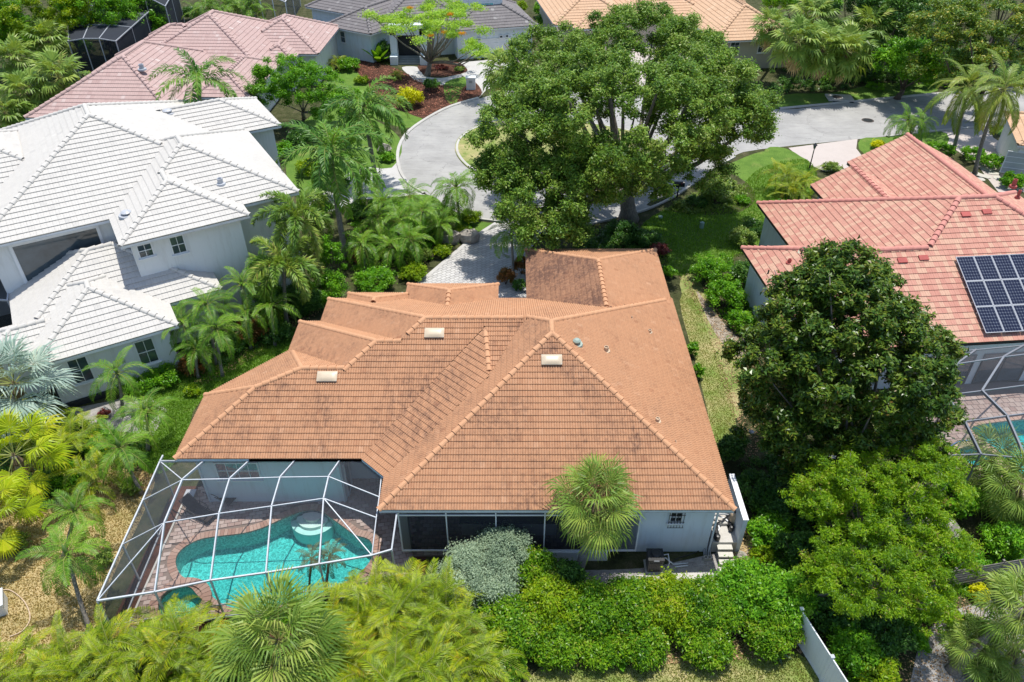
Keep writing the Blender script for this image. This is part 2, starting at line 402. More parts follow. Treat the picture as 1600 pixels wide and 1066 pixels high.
M['dark_alu'] = mat_plain('grey_cage_beam', (0.20, 0.215, 0.24), 0.4, 0.5, 0.1)
M['skydome'] = mat_plain('cream_acrylic_dome', (0.56, 0.46, 0.33), 0.35, 0.4, 0.05)
M['vent_green'] = mat_plain('pale_green_metal', (0.34, 0.42, 0.36), 0.5)
M['vent_cream'] = mat_plain('cream_plastic', (0.56, 0.43, 0.30), 0.6)
M['screen'] = mat_screen('grey_insect_screen', (0.075, 0.085, 0.10), 0.17)
M['screen_dark'] = mat_screen('dark_insect_screen', (0.035, 0.04, 0.05), 0.50)
# ------------------------------------------------------------------ hipped tile roofs
def frame(o, ang):
    c, s = math.cos(math.radians(ang)), math.sin(math.radians(ang))
    return lambda u, v: (o[0] + c * u - s * v, o[1] + s * u + c * v)
def rect(fr, u0, u1, v0, v1): return [fr(u0, v0), fr(u1, v0), fr(u1, v1), fr(u0, v1)]
def piece(poly, z0, pitch, gable=(), pitches=None, z0s=None):
    """convex footprint (ccw); every edge carries a slope except the gable edges"""
    n = len(poly); pl = []
    for i in range(n):
        p, q = Vector(poly[i]), Vector(poly[(i + 1) % n]); u = (q - p).normalized(); nn = Vector((-u.y, u.x))
        pt = pitches[i] if pitches and pitches[i] is not None else pitch
        zz = z0s[i] if z0s and z0s[i] is not None else z0
        pl.append(None if i in gable else (p, u, nn, zz, pt))
    return dict(poly=[Vector(p) for p in poly], planes=pl, z0=z0)
def plane_abc(pl):   # z = A x + B y + C
    p, u, nn, z, pt = pl
    return np.array((pt * nn.x, pt * nn.y, z - pt * (nn.x * p.x + nn.y * p.y)))
def clip2(poly, a, b, c):   # keep a x + b y + c >= 0
    out = []
    for i in range(len(poly)):
        p, q = poly[i], poly[(i + 1) % len(poly)]
        dp, dq = a * p[0] + b * p[1] + c, a * q[0] + b * q[1] + c
        if dp >= 0: out.append(p)
        if (dp >= 0) != (dq >= 0):
            t = dp / (dp - dq); out.append(tuple(p[k] + (q[k] - p[k]) * t for k in range(len(p))))
    return out

TILE_V = {}
def tile_shape(kind):
    """profile across one tile (unit width), as (x, height)"""
    if kind == 'barrel': return [(0, 0), (.08, .55), (.24, 1), (.40, .55), (.5, 0), (.58, .55), (.74, 1), (.90, .55), (1, 0)], 0.058
    if kind == 'low': return [(0, 0), (.12, .8), (.38, 1), (.5, .15), (.62, 1), (.88, .8), (1, 0)], 0.014
    return [(0, 0), (.1, 1), (.42, 1), (.5, .2), (.58, 1), (.9, 1), (1, 0)], 0.016
def tile_mesh(kind, tw, tl, butt):
    prof, hh = tile_shape(kind); n = len(prof); V = []
    g = 0.006 * tw
    L = tl * 1.06
    for x, h in prof: V.append((g + x * (tw - 2 * g), -0.015, h * hh + butt))     # upper front edge
    for x, h in prof: V.append((g + x * (tw - 2 * g), L, h * hh * 0.9 + 0.004))  # back edge, tucked under the next course
    for x, h in prof: V.append((g + x * (tw - 2 * g), -0.005, -0.02))            # foot of the butt
    F = []
    for i in range(n - 1):
        F.append((i, i + 1, n + i + 1, n + i)); F.append((2 * n + i, 2 * n + i + 1, i + 1, i))
    return V, F

def clip_faces(V, F, planes):
    """clip convex faces against half spaces (n, d): keep n.p + d >= 0"""
    oV, oF = [], []
    for f in F:
        poly = [tuple(V[i]) for i in f]
        for (a, b, c) in planes:
            poly = clip2(poly, a, b, c)
            if len(poly) < 3: break
        if len(poly) >= 3:
            b0 = len(oV); oV += poly; oF.append(tuple(range(b0, b0 + len(poly))))
    return oV, oF

def build_roof(house, pieces, kind, mats, tw, tl, butt, n_single, seed, cap_mat=None, cap_r=0.15, cap_len=0.36, stain_of=None, single_where=None, under=None, holes=None, caps_single=True, tone=None, nose=0.0):
    rng = np.random.RandomState(seed)
    pcs = pieces
    # height field: highest piece wins
    def field(pts):
        N = len(pts); best = np.full(N, -1e9); who = np.full(N, -1, dtype=int); uid = np.full(N, -1, dtype=int)
        for k, pc in enumerate(pcs):
            ins = np.ones(N, bool)
            for i, p in enumerate(pc['poly']):
                q = pc['poly'][(i + 1) % len(pc['poly'])]
                ins &= ((q.x - p.x) * (pts[:, 1] - p.y) - (q.y - p.y) * (pts[:, 0] - p.x)) >= -1e-4
            h = np.full(N, 1e9); w = np.full(N, -1, dtype=int)
            for i, pl in enumerate(pc['planes']):
                if pl is None: continue
                A = plane_abc(pl); z = A[0] * pts[:, 0] + A[1] * pts[:, 1] + A[2]
                m = z < h - 1e-6; h[m] = z[m]; w[m] = pc['uid'][i]
            m = ins & (h > best + 1e-5); best[m] = h[m]; who[m] = k; uid[m] = w[m]
        return best, who, uid
    planes = []; keys = {}
    for pc in pcs:
        pc['uid'] = []
        for pl in pc['planes']:
            if pl is None: pc['uid'].append(-1); continue
            A = plane_abc(pl); key = tuple(np.round(A, 2))
            if key not in keys: keys[key] = len(planes); planes.append((pl, A, []))
            pc['uid'].append(keys[key])
    for k, pc in enumerate(pcs):
        for i in pc['uid']:
            if i >= 0: planes[i][2].append(k)
    TV, TF = tile_mesh(kind, tw, tl, butt)
    TVn = np.array(TV)
    prof_ = tile_shape(kind)[0]
    def tile_stain_shade(st):      # slope stain, plus relief shade painted on butt edges and in the barrel pans
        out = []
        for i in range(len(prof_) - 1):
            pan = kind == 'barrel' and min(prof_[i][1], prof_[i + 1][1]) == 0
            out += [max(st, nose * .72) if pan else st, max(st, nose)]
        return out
    bigV, bigF, bigR, bigS = [], [], [], []
    singles = []
    for ui, (pl, A, owners) in enumerate(planes):
        p, u, nn, z0, pt = pl
        cs = 1 / math.sqrt(1 + pt * pt); dv = tl * cs
        up3 = Vector((nn.x * cs, nn.y * cs, pt * cs)); u3 = Vector((u.x, u.y, 0)); n3 = u3.cross(up3)
        # ranges in (u, plan v)
        us, vs = [], []
        for k in set(owners):
            for q in pcs[k]['poly']: us.append((q - p).dot(u)); vs.append((q - p).dot(nn))
        org_u = p.dot(u)                                   # global phase so that coplanar pieces agree
        i0, i1 = math.floor((min(us) + org_u) / tw) - 1, math.ceil((max(us) + org_u) / tw) + 1
        j1 = math.ceil(max(vs) / dv) + 1
        I, J = np.meshgrid(np.arange(i0, i1), np.arange(0, j1)); I = I.ravel(); J = J.ravel()
        uu, vv = I * tw - org_u, J * dv
        e = 0.02
        samples = [(e, e), (tw - e, e), (tw - e, dv - e), (e, dv - e), (tw / 2, dv / 2)]
        act = np.zeros((len(I), 5), bool); uidm = np.zeros((len(I), 5), int); pts_all = []
        for s, (a, b) in enumerate(samples):
            pts = np.stack([p.x + u.x * (uu + a) + nn.x * (vv + b), p.y + u.y * (uu + a) + nn.y * (vv + b)], 1)
            _, _, w = field(pts); act[:, s] = w == ui; uidm[:, s] = w; pts_all.append(pts)
        full = act.all(1); some = act.any(1) & ~full
        st = stain_of(pl) if stain_of else 0.3
        for idx in np.nonzero(full | some)[0]:
            o3 = Vector((p.x + u.x * uu[idx] + nn.x * vv[idx], p.y + u.y * uu[idx] + nn.y * vv[idx], z0 + pt * vv[idx]))
            if holes and any(abs((o3 + u3 * tw / 2 + up3 * tl / 2 - Vector(h[0])).dot(u3)) < h[1] and abs((o3 + u3 * tw / 2 + up3 * tl / 2 - Vector(h[0])).dot(up3)) < h[2] for h in holes): continue
            r = float(np.clip(rng.normal(0.5, 0.15), 0, 1)) if not tone else tone(rng)
            Mt = np.array([[u3.x, up3.x, n3.x], [u3.y, up3.y, n3.y], [u3.z, up3.z, n3.z]])
            wob = np.array([[1, 0, 0], [0, 1, 0], [0, rng.normal(0, 0.006), 1]])
            if full[idx]:
                c = o3 + u3 * tw / 2 + up3 * tl / 2
                singles.append(((c - Vector(cam.location)).length, o3, (u3, up3, n3), r, st, Mt))
                continue
            W = (TVn @ Mt.T) + np.array(o3)
            cuts = []
            good = [s for s in range(5) if act[idx, s]]
            gp = np.mean([pts_all[s][idx] for s in good], axis=0)
            for w in set(uidm[idx, s] for s in range(5) if not act[idx, s]):
                if w == -1:      # past the footprint: cut along the violated edges of the piece that owns the good points
                    _, kk, _ = field(np.array([gp])); pc = pcs[kk[0]]
                    for i in range(len(pc['poly'])):
                        a, b = pc['poly'][i], pc['poly'][(i + 1) % len(pc['poly'])]
                        if pc['uid'][i] == ui: continue
                        cuts.append((-(b.y - a.y), (b.x - a.x), (b.y - a.y) * a.x - (b.x - a.x) * a.y))
                else:
                    d = planes[w][1] - A
                    sg = 1 if d[0] * gp[0] + d[1] * gp[1] + d[2] >= 0 else -1
                    cuts.append(tuple(sg * d))
            oV, oF = clip_faces(W, TF, cuts)
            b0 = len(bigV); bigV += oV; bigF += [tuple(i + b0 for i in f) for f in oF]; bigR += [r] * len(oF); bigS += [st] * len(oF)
    singles.sort(key=lambda t: t[0])
    org = wloc(house)
    nS = 0
    qv = [0.05, 0.2, 0.32, 0.42, 0.5, 0.58, 0.68, 0.8, 0.95]
    cache = {}
    for t in singles:
        if nS < n_single and (single_where is None or single_where(t[1])):
            qi = int(np.argmin([abs(t[3] - q) for q in qv])); key = (qi, round(t[4], 2))
            if key not in cache: cache[key] = mesh_of('roof_tile', TV, TF, mats['tile'], rnd=[qv[qi]] * len(TF), stain=tile_stain_shade(t[4]))
            ob = bpy.data.objects.new('roof_tile', cache[key]); u3, up3, n3 = t[2]
            ob.matrix_local = Matrix(((u3.x, up3.x, n3.x, t[1].x - org.x), (u3.y, up3.y, n3.y, t[1].y - org.y), (u3.z, up3.z, n3.z, t[1].z - org.z), (0, 0, 0, 1)))
            ob.parent = house; COL.objects.link(ob); nS += 1
        else:
            W = (TVn @ t[5].T) + np.array(t[1]); b0 = len(bigV); bigV += [tuple(x) for x in W]
            bigF += [tuple(i + b0 for i in f) for f in TF]; bigR += [t[3]] * len(TF); bigS += tile_stain_shade(t[4])
    o_np = np.array(org)
    me = mesh_of('roof_tiles', [tuple(np.array(v) - o_np) for v in bigV], bigF, mats['tile'], rnd=bigR, stain=bigS)
    link('roof_tiles', me, house, kind='stuff')
    # deck under the tiles
    deck = MB()
    for k, pc in enumerate(pcs):
        base = [(q.x, q.y) for q in pc['poly']]
        for i, pl in enumerate(pc['planes']):
            if pl is None: continue
            A = plane_abc(pl); poly = base
            for j, pl2 in enumerate(pc['planes']):
                if j == i or pl2 is None: continue
                d = plane_abc(pl2) - A
                if np.abs(d).max() < 1e-6: continue
                poly = clip2(poly, *d)
                if len(poly) < 3: break
            if len(poly) < 3: continue
            off = 0.045 + 0.004 * k
            top = [(q[0], q[1], A[0] * q[0] + A[1] * q[1] + A[2] - off) for q in poly]
            deck.add(top, [tuple(range(len(top)))])
            pc.setdefault('facets', []).append((pc['uid'][i], top))
        zs = pc['z0'] - 0.20 - 0.004 * k
        deck.add([(q[0], q[1], zs) for q in base], [tuple(range(len(base) - 1, -1, -1))])
    deck.build('roof_deck', mats['under'], house)
    # gable ends
    gb = MB()
    for pc in pcs:
        for i, pl in enumerate(pc['planes']):
            if pl is not None: continue
            a, b = pc['poly'][i], pc['poly'][(i + 1) % len(pc['poly'])]; dd = (b - a).normalized(); inn = Vector((-dd.y, dd.x)) * 0.5
            pts = []
            for t in np.linspace(0, 1, 13):
                q = a.lerp(b, t) + inn * 0.02
                h = min(plane_abc(p2) @ np.array((q.x, q.y, 1)) for p2 in pc['planes'] if p2 is not None)
                pts.append(Vector((q.x, q.y, h - 0.06)))
            for j in range(12):
                p1, p2 = pts[j], pts[j + 1]
                gb.add([(p1.x + inn.x, p1.y + inn.y, pc['z0'] - .2), (p2.x + inn.x, p2.y + inn.y, pc['z0'] - .2), (p2.x + inn.x, p2.y + inn.y, p2.z), (p1.x + inn.x, p1.y + inn.y, p1.z)], [(0, 1, 2, 3)])
                gb.hexa([(p1.x, p1.y, p1.z - .22), (p2.x, p2.y, p2.z - .22), (p2.x + inn.x * .1, p2.y + inn.y * .1, p2.z - .22), (p1.x + inn.x * .1, p1.y + inn.y * .1, p1.z - .22),
                         (p1.x, p1.y, p1.z), (p2.x, p2.y, p2.z), (p2.x + inn.x * .1, p2.y + inn.y * .1, p2.z), (p1.x + inn.x * .1, p1.y + inn.y * .1, p1.z)])
    if gb.v: gb.build('gable_wall', mats['wall'], house)
    # fascia boards and gutter along the open eaves
    for k, pc in enumerate(pcs):
        for i, pl in enumerate(pc['planes']):
            if pl is None: continue
            a, b = pc['poly'][i], pc['poly'][(i + 1) % len(pc['poly'])]; L = (b - a).length; dd = (b - a).normalized(); out = Vector((dd.y, -dd.x))
            n = max(2, int(L / 0.35)); run = None
            pts = np.array([[*(a + dd * (L * (t + .5) / n) + out * 0.12)] for t in range(n)]); _, w, _ = field(pts)
            pin = np.array([[*(a + dd * (L * (t + .5) / n) - out * 0.12)] for t in range(n)]); hh, _, _ = field(pin)
            zz = pl[3]
            for t in range(n + 1):
                ok = t < n and w[t] == -1 and hh[t] < zz + 0.3
                if ok and run is None: run = t
                if not ok and run is not None:
                    q0, q1 = a + dd * (L * run / n) - out * 0.012, a + dd * (L * t / n) - out * 0.012
                    fa = MB()
                    fa.hexa([(q0.x, q0.y, zz - .24), (q1.x, q1.y, zz - .24), (q1.x - out.x * .05, q1.y - out.y * .05, zz - .24), (q0.x - out.x * .05, q0.y - out.y * .05, zz - .24),
                             (q0.x, q0.y, zz - .055), (q1.x, q1.y, zz - .055), (q1.x - out.x * .05, q1.y - out.y * .05, zz - .055), (q0.x - out.x * .05, q0.y - out.y * .05, zz - .055)])
                    fa.build('fascia', mats['fascia'], house); run = None
    # ridge and hip caps, one curved tile after the other
    caps = []
    for k, pc in enumerate(pcs):
        fac = pc.get('facets', [])
        for x in range(len(fac)):
            for y in range(x + 1, len(fac)):
                if fac[x][0] == fac[y][0]: continue
                A, B = planes[fac[x][0]][1], planes[fac[y][0]][1]
                sh = [p1 for p1 in fac[x][1] for p2 in fac[y][1] if (Vector(p1) - Vector(p2)).length < 0.02]
                if len(sh) < 2: continue
                p1, p2 = max(((Vector(a_), Vector(b_)) for a_ in sh for b_ in sh), key=lambda t_: (t_[0] - t_[1]).length)
                if (p1 - p2).length < 0.3: continue
                if p1.z > p2.z: p1, p2 = p2, p1
                L = (p2 - p1).length; d = (p2 - p1) / L; n = int(round(L / cap_len)); st = L / max(n, 1)
                side = Vector((d.y, -d.x)).normalized()
                for c in range(n):
                    a, b = p1 + d * (st * c), p1 + d * (st * (c + 1.08))
                    m = (a + b) / 2
                    q = np.array([[m.x + side.x * .16, m.y + side.y * .16], [m.x - side.x * .16, m.y - side.y * .16], [m.x, m.y]])
                    h, w, uu = field(q)
                    if w[2] == -1 or h[2] > m.z + 0.05 + 0.2 or (set(uu[:2]) != {fac[x][0], fac[y][0]}): continue
                    caps.append((a, b, d))
    # drop doubles (coplanar pieces sharing one hip)
    seen = []
    for cpt in caps:
        if any((cpt[0] - s[0]).length < 0.12 for s in seen): continue
        seen.append(cpt)
    cV, cF = [], []
    ns = 7
    for e, (t, rr, lift) in enumerate(((0, cap_r * 1.12, 0.075), (1, cap_r * .9, 0.045))):
        for s_ in range(ns):
            an = PI * (0.02 + 0.96 * s_ / (ns - 1)); cV.append((t, math.cos(an) * rr, math.sin(an) * rr * 0.95 + lift - 0.02))
    for s_ in range(ns): an = PI * (0.02 + 0.96 * s_ / (ns - 1)); cV.append((0.01, math.cos(an) * cap_r * .86, math.sin(an) * cap_r * .8 + 0.02))
    for s_ in range(ns - 1): cF.append((s_, s_ + 1, ns + s_ + 1, ns + s_)); cF.append((2 * ns + s_, 2 * ns + s_ + 1, s_ + 1, s_))
    seen.sort(key=lambda s: (s[0] - Vector(cam.location)).length)
    bigV, bigF, bigR = [], [], []
    cvar = [mesh_of('ridge_tile', [(v[0] * cap_len * 1.08, v[1], v[2]) for v in cV], cF, cap_mat or mats['tile'], rnd=[q] * len(cF), stain=[0.12] * len(cF), smooth=False) for q in (0.3, 0.45, 0.55, 0.7)]
    for i, (a, b, d) in enumerate(seen):
        side = Vector((-d.y, d.x, 0)).normalized(); upv = d.cross(side)
        R = Matrix(((d.x, side.x, upv.x, a.x - org.x), (d.y, side.y, upv.y, a.y - org.y), (d.z, side.z, upv.z, a.z - org.z), (0, 0, 0, 1)))
        if caps_single and i < 300:
            ob = bpy.data.objects.new('ridge_tile', cvar[rng.randint(4)]); ob.matrix_local = R; ob.parent = house; COL.objects.link(ob)
        else:
            b0 = len(bigV); bigV += [R @ Vector((v[0] * cap_len * 1.08, v[1], v[2])) for v in cV]; bigF += [tuple(t + b0 for t in f) for f in cF]; bigR += [rng.uniform(.3, .7)] * len(cF)
    if bigV: link('ridge_tiles', mesh_of('ridge_tiles', bigV, bigF, cap_mat or mats['tile'], rnd=bigR, stain=[.1] * len(bigF)), house, kind='stuff')
    return field

def walls(house, polys, z0, z1, mat, inset=0.6, name='wall'):
    b = MB()
    for k, poly in enumerate(polys):
        c = Vector((sum(p[0] for p in poly) / len(poly), sum(p[1] for p in poly) / len(poly)))
        n = len(poly); pts = []
        for i in range(n):
            p0, p1, p2 = Vector(poly[i - 1]), Vector(poly[i]), Vector(poly[(i + 1) % n])
            d1, d2 = (p1 - p0).normalized(), (p2 - p1).normalized(); n1, n2 = Vector((-d1.y, d1.x)), Vector((-d2.y, d2.x))
            m = (n1 + n2); m = m / max(m.length_squared, 1e-6) * 2 * (inset - 0.004 * k)
            pts.append(p1 + m)
        b.prism(pts, z0, z1 - 0.006 * k)
    return b.build(name, mat, house)
def window(house, c, w, h, n, frame_mat, glass_mat, bars=(1, 1), depth=0.08, name='window', sill=True, label=None):
    """c: centre on the wall face, n: outward normal (2d)"""
    n = Vector((n[0], n[1], 0)).normalized(); u = Vector((-n.y, n.x, 0)); z = Vector((0, 0, 1)); c = Vector(c)
    R = Matrix((u, n, z)).transposed()
    f = MB(); t = 0.075
    for sx in (-1, 1): f.box(c + u * sx * (w / 2 - t / 2) + n * depth / 2, (t, depth, h), M=R)
    for sz in (-1, 1): f.box(c + z * sz * (h / 2 - t / 2) + n * depth / 2, (w - 2 * t - .004, depth - .004, t), M=R)
    for i in range(bars[0]): f.box(c + u * (w * ((i + 1) / (bars[0] + 1) - .5)) + n * (depth * .35), (0.035, depth * .5, h - 2 * t - .004), M=R)
    for i in range(bars[1]): f.box(c + z * (h * ((i + 1) / (bars[1] + 1) - .5)) + n * (depth * .37), (w - 2 * t - .008, depth * .56, 0.05), M=R)
    if sill: f.box(c - z * (h / 2 + .05) + n * .08, (w + .16, .16, .09), M=R)
    o = f.build(name, frame_mat, house)
    g = MB(); g.box(c + n * (depth * .18), (w - 2 * t - .01, depth * .2, h - 2 * t - .01), M=R); g.build('pane', glass_mat, o)
    if label: o['label'] = label
    return o
# ================================================================== the house in the middle
Z0 = 3.9
main_house = thing('house', 'single storey house with a long weathered orange tile hip roof behind the pool cage', 'house', (-3.0, 33.0, 0))
I0 = lambda u, v: (u, v)
mp = [
    piece([(-6.31, 24.0), (10.55, 24.0), (10.55, 41.9), (-6.31, 41.9)], Z0, .5),
    piece([(-17.15, 27.35), (-2.0, 27.35), (-2.0, 36.4), (-13.3, 36.4), (-17.15, 32.25)], Z0, .5, gable=(1,)),
    piece([(-13.42, 27.35), (0.0, 27.35), (0.0, 39.3), (-13.42, 39.3)], Z0, .5, gable=(1,)),
    piece([(-12.1, 27.35), (2.0, 27.35), (2.0, 41.9), (-12.1, 41.9)], Z0, .5, gable=(1,)),
    piece([(1.0, 34.0), (10.45, 34.0), (10.45, 48.35), (1.0, 48.35)], Z0, .42, gable=(0,)),
    piece([(-7.05, 35.0), (-0.95, 35.0), (-0.95, 43.7), (-7.05, 43.7)], Z0, .5, gable=(0,)),
    piece([(-10.9, 36.0), (-6.7, 36.0), (-6.7, 42.6), (-10.9, 42.6)], Z0 - .02, .5, gable=(0,)),
]
# the short diagonal bay over the pool corner, with its shallow saddle behind
A_k = plane_abc(mp[0]['planes'][3])
def on_plane(px, py, A):
    d = ray(px, py); t = (A[2] - HCAM) / (d.z - A[0] * d.x - A[1] * d.y)
    return Vector((0, 0, HCAM)) + d * t
sd = on_plane(765, 588, A_k)                         # where the saddle ridge dies into the west slope
e0, e1 = Vector((-7.78, 27.45)), Vector((-6.36, 26.12)); dn = (e1 - e0).normalized(); dn = Vector((-dn.y, dn.x))
dg = piece([e0, e1, (2.5, 31.5), (1.9, 33.4), (1.3, 34.3), (-3.2, 34.3)], Z0, (sd.z - Z0) / (sd.xy - e0).dot(dn), gable=(1, 2, 3, 4, 5))
dg['planes'][4] = (Vector((sd.x, sd.y)), Vector((1, 0)), Vector((0, 1)), sd.z, .245)
mp.append(dg)
def stain_main(pl):
    nn, p = pl[2], pl[0]
    if nn.y > .9 and p.y < 27: return 0.70                # slopes facing the garden
    if nn.y > .9: return 0.70
    if abs(nn.x) > .3 and abs(nn.y) > .3: return 0.64 if p.y < 30 else .35
    if nn.x > .9 and 0.5 < p.x < 1.6: return 1.05         # garage wing, heavily stained
    if nn.x > .9: return 0.5
    if nn.x < -.9 and p.y > 43: return 0.38
    if nn.x < -.9: return 0.10
    return 0.2
sky_px = [((512, 589), 'A'), ((679, 521), 'B'), ((862, 563), 'C')]
A_left, A_right = plane_abc(mp[1]['planes'][0]), plane_abc(mp[0]['planes'][0])
sk = [on_plane(512, 590, A_left), on_plane(679, 522, A_left), on_plane(862, 564, A_right)]
mo = dict(tile=M['tile_orange'], under=M['under_orange'], wall=M['stucco_blue'], fascia=M['gutter'])
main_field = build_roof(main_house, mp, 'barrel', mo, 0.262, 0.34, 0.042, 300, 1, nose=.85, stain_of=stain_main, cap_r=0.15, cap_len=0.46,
                        single_where=lambda q: q.y < 27.6)
# skylights: a pale dome over a curb
for c in sk:
    up = Vector((0, math.cos(math.atan(.5)), math.sin(math.atan(.5)))); nrm = Vector((0, -up.z, up.y)); R = Matrix((Vector((1, 0, 0)), up, nrm)).transposed()
    s = MB(); s.box(c + nrm * .10, (1.02, .52, .16), M=R)
    o = s.build('skylight', M['sky_curb'] if 'sky_curb' in M else M['white'], main_house)
    s = MB(); V = []; nx, ny = 8, 6
    for i in range(nx + 1):
        for j in range(ny + 1):
            a, b = i / nx * 2 - 1, j / ny * 2 - 1
            V.append(c + R @ Vector((a * .54, b * .29, .18 + .085 * (1 - a ** 6) * (1 - b ** 4))))
    F = [(i * (ny + 1) + j, (i + 1) * (ny + 1) + j, (i + 1) * (ny + 1) + j + 1, i * (ny + 1) + j + 1) for i in range(nx) for j in range(ny)]
    s.add(V, F); s.build('dome', M['skydome'], o, smooth=True)
# plumbing vents, a flue hood
A_e = plane_abc(mp[0]['planes'][1])
def vent(px, py, A, r, h, mat, cap, parent, name='roof_vent', hood=False):
    c = on_plane(px, py, A); s = MB()
    if hood: s.lathe(c, [(r * .55, -.05), (r * .55, h * .5), (r * 1.1, h * .5), (r * 1.15, h * .75), (r * .7, h), (.02, h * 1.08)], 12)
    else: s.lathe(c, [(r, -.06), (r, h), (r * .75, h), (r * .75, h * .7), (.01, h * .7)], 10)
    s.lathe(c, [(r * 1.8, -.10), (r * 1.7, .05), (r * .9, .07)], 12)
    return s.build(name, mat, parent)
vent(901, 538, A_e, .19, .34, M['vent_green'], None, main_house, 'flue_hood', True)
for px, py, r, h in ((947, 549, .13, .30), (1015, 520, .10, .22), (987, 498, .05, .16), (1027, 659, .11, .24), (1055, 692, .04, .16)):
    vent(px, py, A_e, r, h, M['vent_cream'], None, main_house)
# walls
walls(main_house, [
    [(-6.3, 28.6), (5.1, 28.6), (5.1, 41.9), (-6.3, 41.9)], [(4.2, 24.0), (10.5, 24.0), (10.5, 41.8), (4.2, 41.8)],
    [(-17.1, 27.3), (-8.4, 27.3), (-8.4, 36.4), (-13.3, 36.4), (-17.1, 32.2)], [(-9.4, 29.6), (-2, 29.6), (-2, 40), (-9.4, 40)], [(-13.4, 29.), (-1, 29.), (-1, 39.2), (-13.4, 39.2)], [(-12.1, 30), (3, 30), (3, 41.9), (-12.1, 41.9)],
    [(1.0, 35), (10.45, 35), (10.45, 48.3), (1.0, 48.3)], [(-7.05, 36), (-.95, 36), (-.95, 43.7), (-7.05, 43.7)]], 0, Z0 - .1, M['stucco_blue'])
S_ = (0, -1)
yr, yl = 24.6, 27.9
window(main_house, PY(1057, 803, yr) + Vector((0, 0, .0)), .66, 1.15, S_, M['white'], M['dark'], (1, 2), label='small window behind ornamental iron bars')
c = PY(1057, 806, yr); g = MB()
for i in range(6): g.beam(c + Vector((-.36 + .144 * i, -.13, -.75)), c + Vector((-.36 + .144 * i, -.13, .6)), .022, .022)
for z in (-.72, -.3, .2, .57): g.beam(c + Vector((-.40, -.155, z)), c + Vector((.40, -.155, z)), .022, .022)
g.build('window_grille', M['black'], main_house)
# windows and door under the cage
for px, py, w, h, b in ((372, 735, 2.3, 1.25, (3, 1)),): window(main_house, PY(px, py, yl), w, h, S_, M['white'], M['glass'], b)
sl = MB()
# sliding doors in the recess beyond the corner
for k, x in enumerate((-8.5, -7.45, -6.6)):
    window(main_house, (x + .1, 30.19, 1.25), .95, 2.45, S_, M['white'], M['glass'], (0, 0), name='sliding_door', sill=False)
window(main_house, (-8.99, 28.75, 1.25), 1.0, 2.45, (1, 0), M['white'], M['glass'], (0, 0), name='sliding_door', sill=False)
# recessed screened porch
window(main_house, (1.0, 29.19, 2.0), 1.0, 1.2, S_, M['white'], M['dark'], (0, 1)); window(main_house, (-3.2, 29.19, 1.25), 2.4, 2.3, S_, M['white'], M['dark'], (1, 0), sill=False, name='sliding_door')
col = MB()
for x in (-5.35,): col.prism([(x - .22, 24.55), (x + .22, 24.55), (x + .22, 24.99), (x - .22, 24.99)], 0, 3.69)
col.build('porch_column', M['stucco'], main_house)
pc_ = MB(); pc_.prism([(-2.6, 25.6), (2.3, 25.6), (2.3, 26.5), (-2.6, 26.5)], 0.0, 1.05); pc_.build('porch_counter', M['stucco'], main_house)
pc_ = MB(); pc_.prism([(-2.7, 25.5), (2.4, 25.5), (2.4, 26.6), (-2.7, 26.6)], 1.054, 1.13); pc_.build('counter_top', M['dark'], main_house)
kw = MB(); xl, xr = P(905, 885, .3).x, 4.8; kw.prism([(-1.2, 24.05), (xr, 24.05), (xr, 24.27), (-1.2, 24.27)], -0.3, .62); kw.build('porch_knee_wall', M['stucco'], main_house)
xs = [PY(p, 820, 24.16).x for p in (624, 698, 775, 851, 925, 999)]
for x in xs:
    pf = MB(); pf.beam((x, 24.16, .625), (x, 24.16, 3.60), .06, .07, up=(0, 1, 0)); pf.build('porch_post', M['white'], main_house)
for z, y_ in ((3.33, 24.16), (.66, 24.16)):
    b = MB(); b.beam((xs[0] + .035, 24.16, z), (xs[-1] - .035, 24.16, z), .052, .075); b.build('porch_rail', M['white'], main_house)
for i in range(5):
    b = MB(); b.add([(xs[i] + .04, 24.19, .7), (xs[i + 1] - .04, 24.19, .7), (xs[i + 1] - .04, 24.19, 3.6), (xs[i] + .04, 24.19, 3.6)], [(0, 1, 2, 3)]); b.build('porch_screen', M['screen_dark'], main_house)

for x, y in ((10.02, 24.55), (5.0, 24.55), (-16.4, 27.85), (-9.1, 27.85)):
    b = MB(); b.beam((x, y, .05), (x, y, 3.4), .08, .07, up=(0, 1, 0)); b.beam((x, y - .02, 3.4), (x, y - .45, 3.66), .08, .07); b.build('downpipe', M['gutter'], main_house)
# ================================================================== the white two-storey house on the left
white_house = thing('house', 'two storey white stucco house with bright white tile roofs at the left', 'house', (-24.0, 48.0, 0))
wf = frame((-17.75, 46.29), 31)
ZU, pw = 7.8, .45
wp = [piece(rect(wf, -16.2, 1.9, 4.2, 24.5), ZU, pw), piece(rect(wf, -8.2, 4.0, 1.7, 15.4), ZU, pw), piece(rect(wf, -8.2, 0.0, 0.0, 10.0), ZU, pw),
      piece(rect(wf, -8.0, 6.8, 14.8, 22.4), ZU, pw), piece(rect(wf, -27.0, -8.0, 8.8, 23.4), ZU, pw)]
mw = dict(tile=M['tile_white'], under=M['under_white'], wall=M['stucco'], fascia=M['white'])
tw_ = lambda r: float(np.clip(r.normal(.55, .2), 0, 1))
build_roof(white_house, wp, 'low', mw, 0.36, 0.46, 0.060, 150, 2, stain_of=lambda pl: .42, cap_r=.17, cap_len=.52)
wl = [piece(rect(wf, -14.9, -6.6, -4.6, 4.5), Z0, pw), piece(rect(wf, -15.5, -3.2, -1.8, 9.0), Z0, pw), piece(rect(wf, -17.2, -11.0, -2.6, .7), Z0, pw)]
white_low = thing('house_wing', 'single storey wing with white tile roof joined to the white house', 'house')
white_low.parent = white_house; white_low.location = (0, 0, 0); del white_low['label']; del white_low['category']
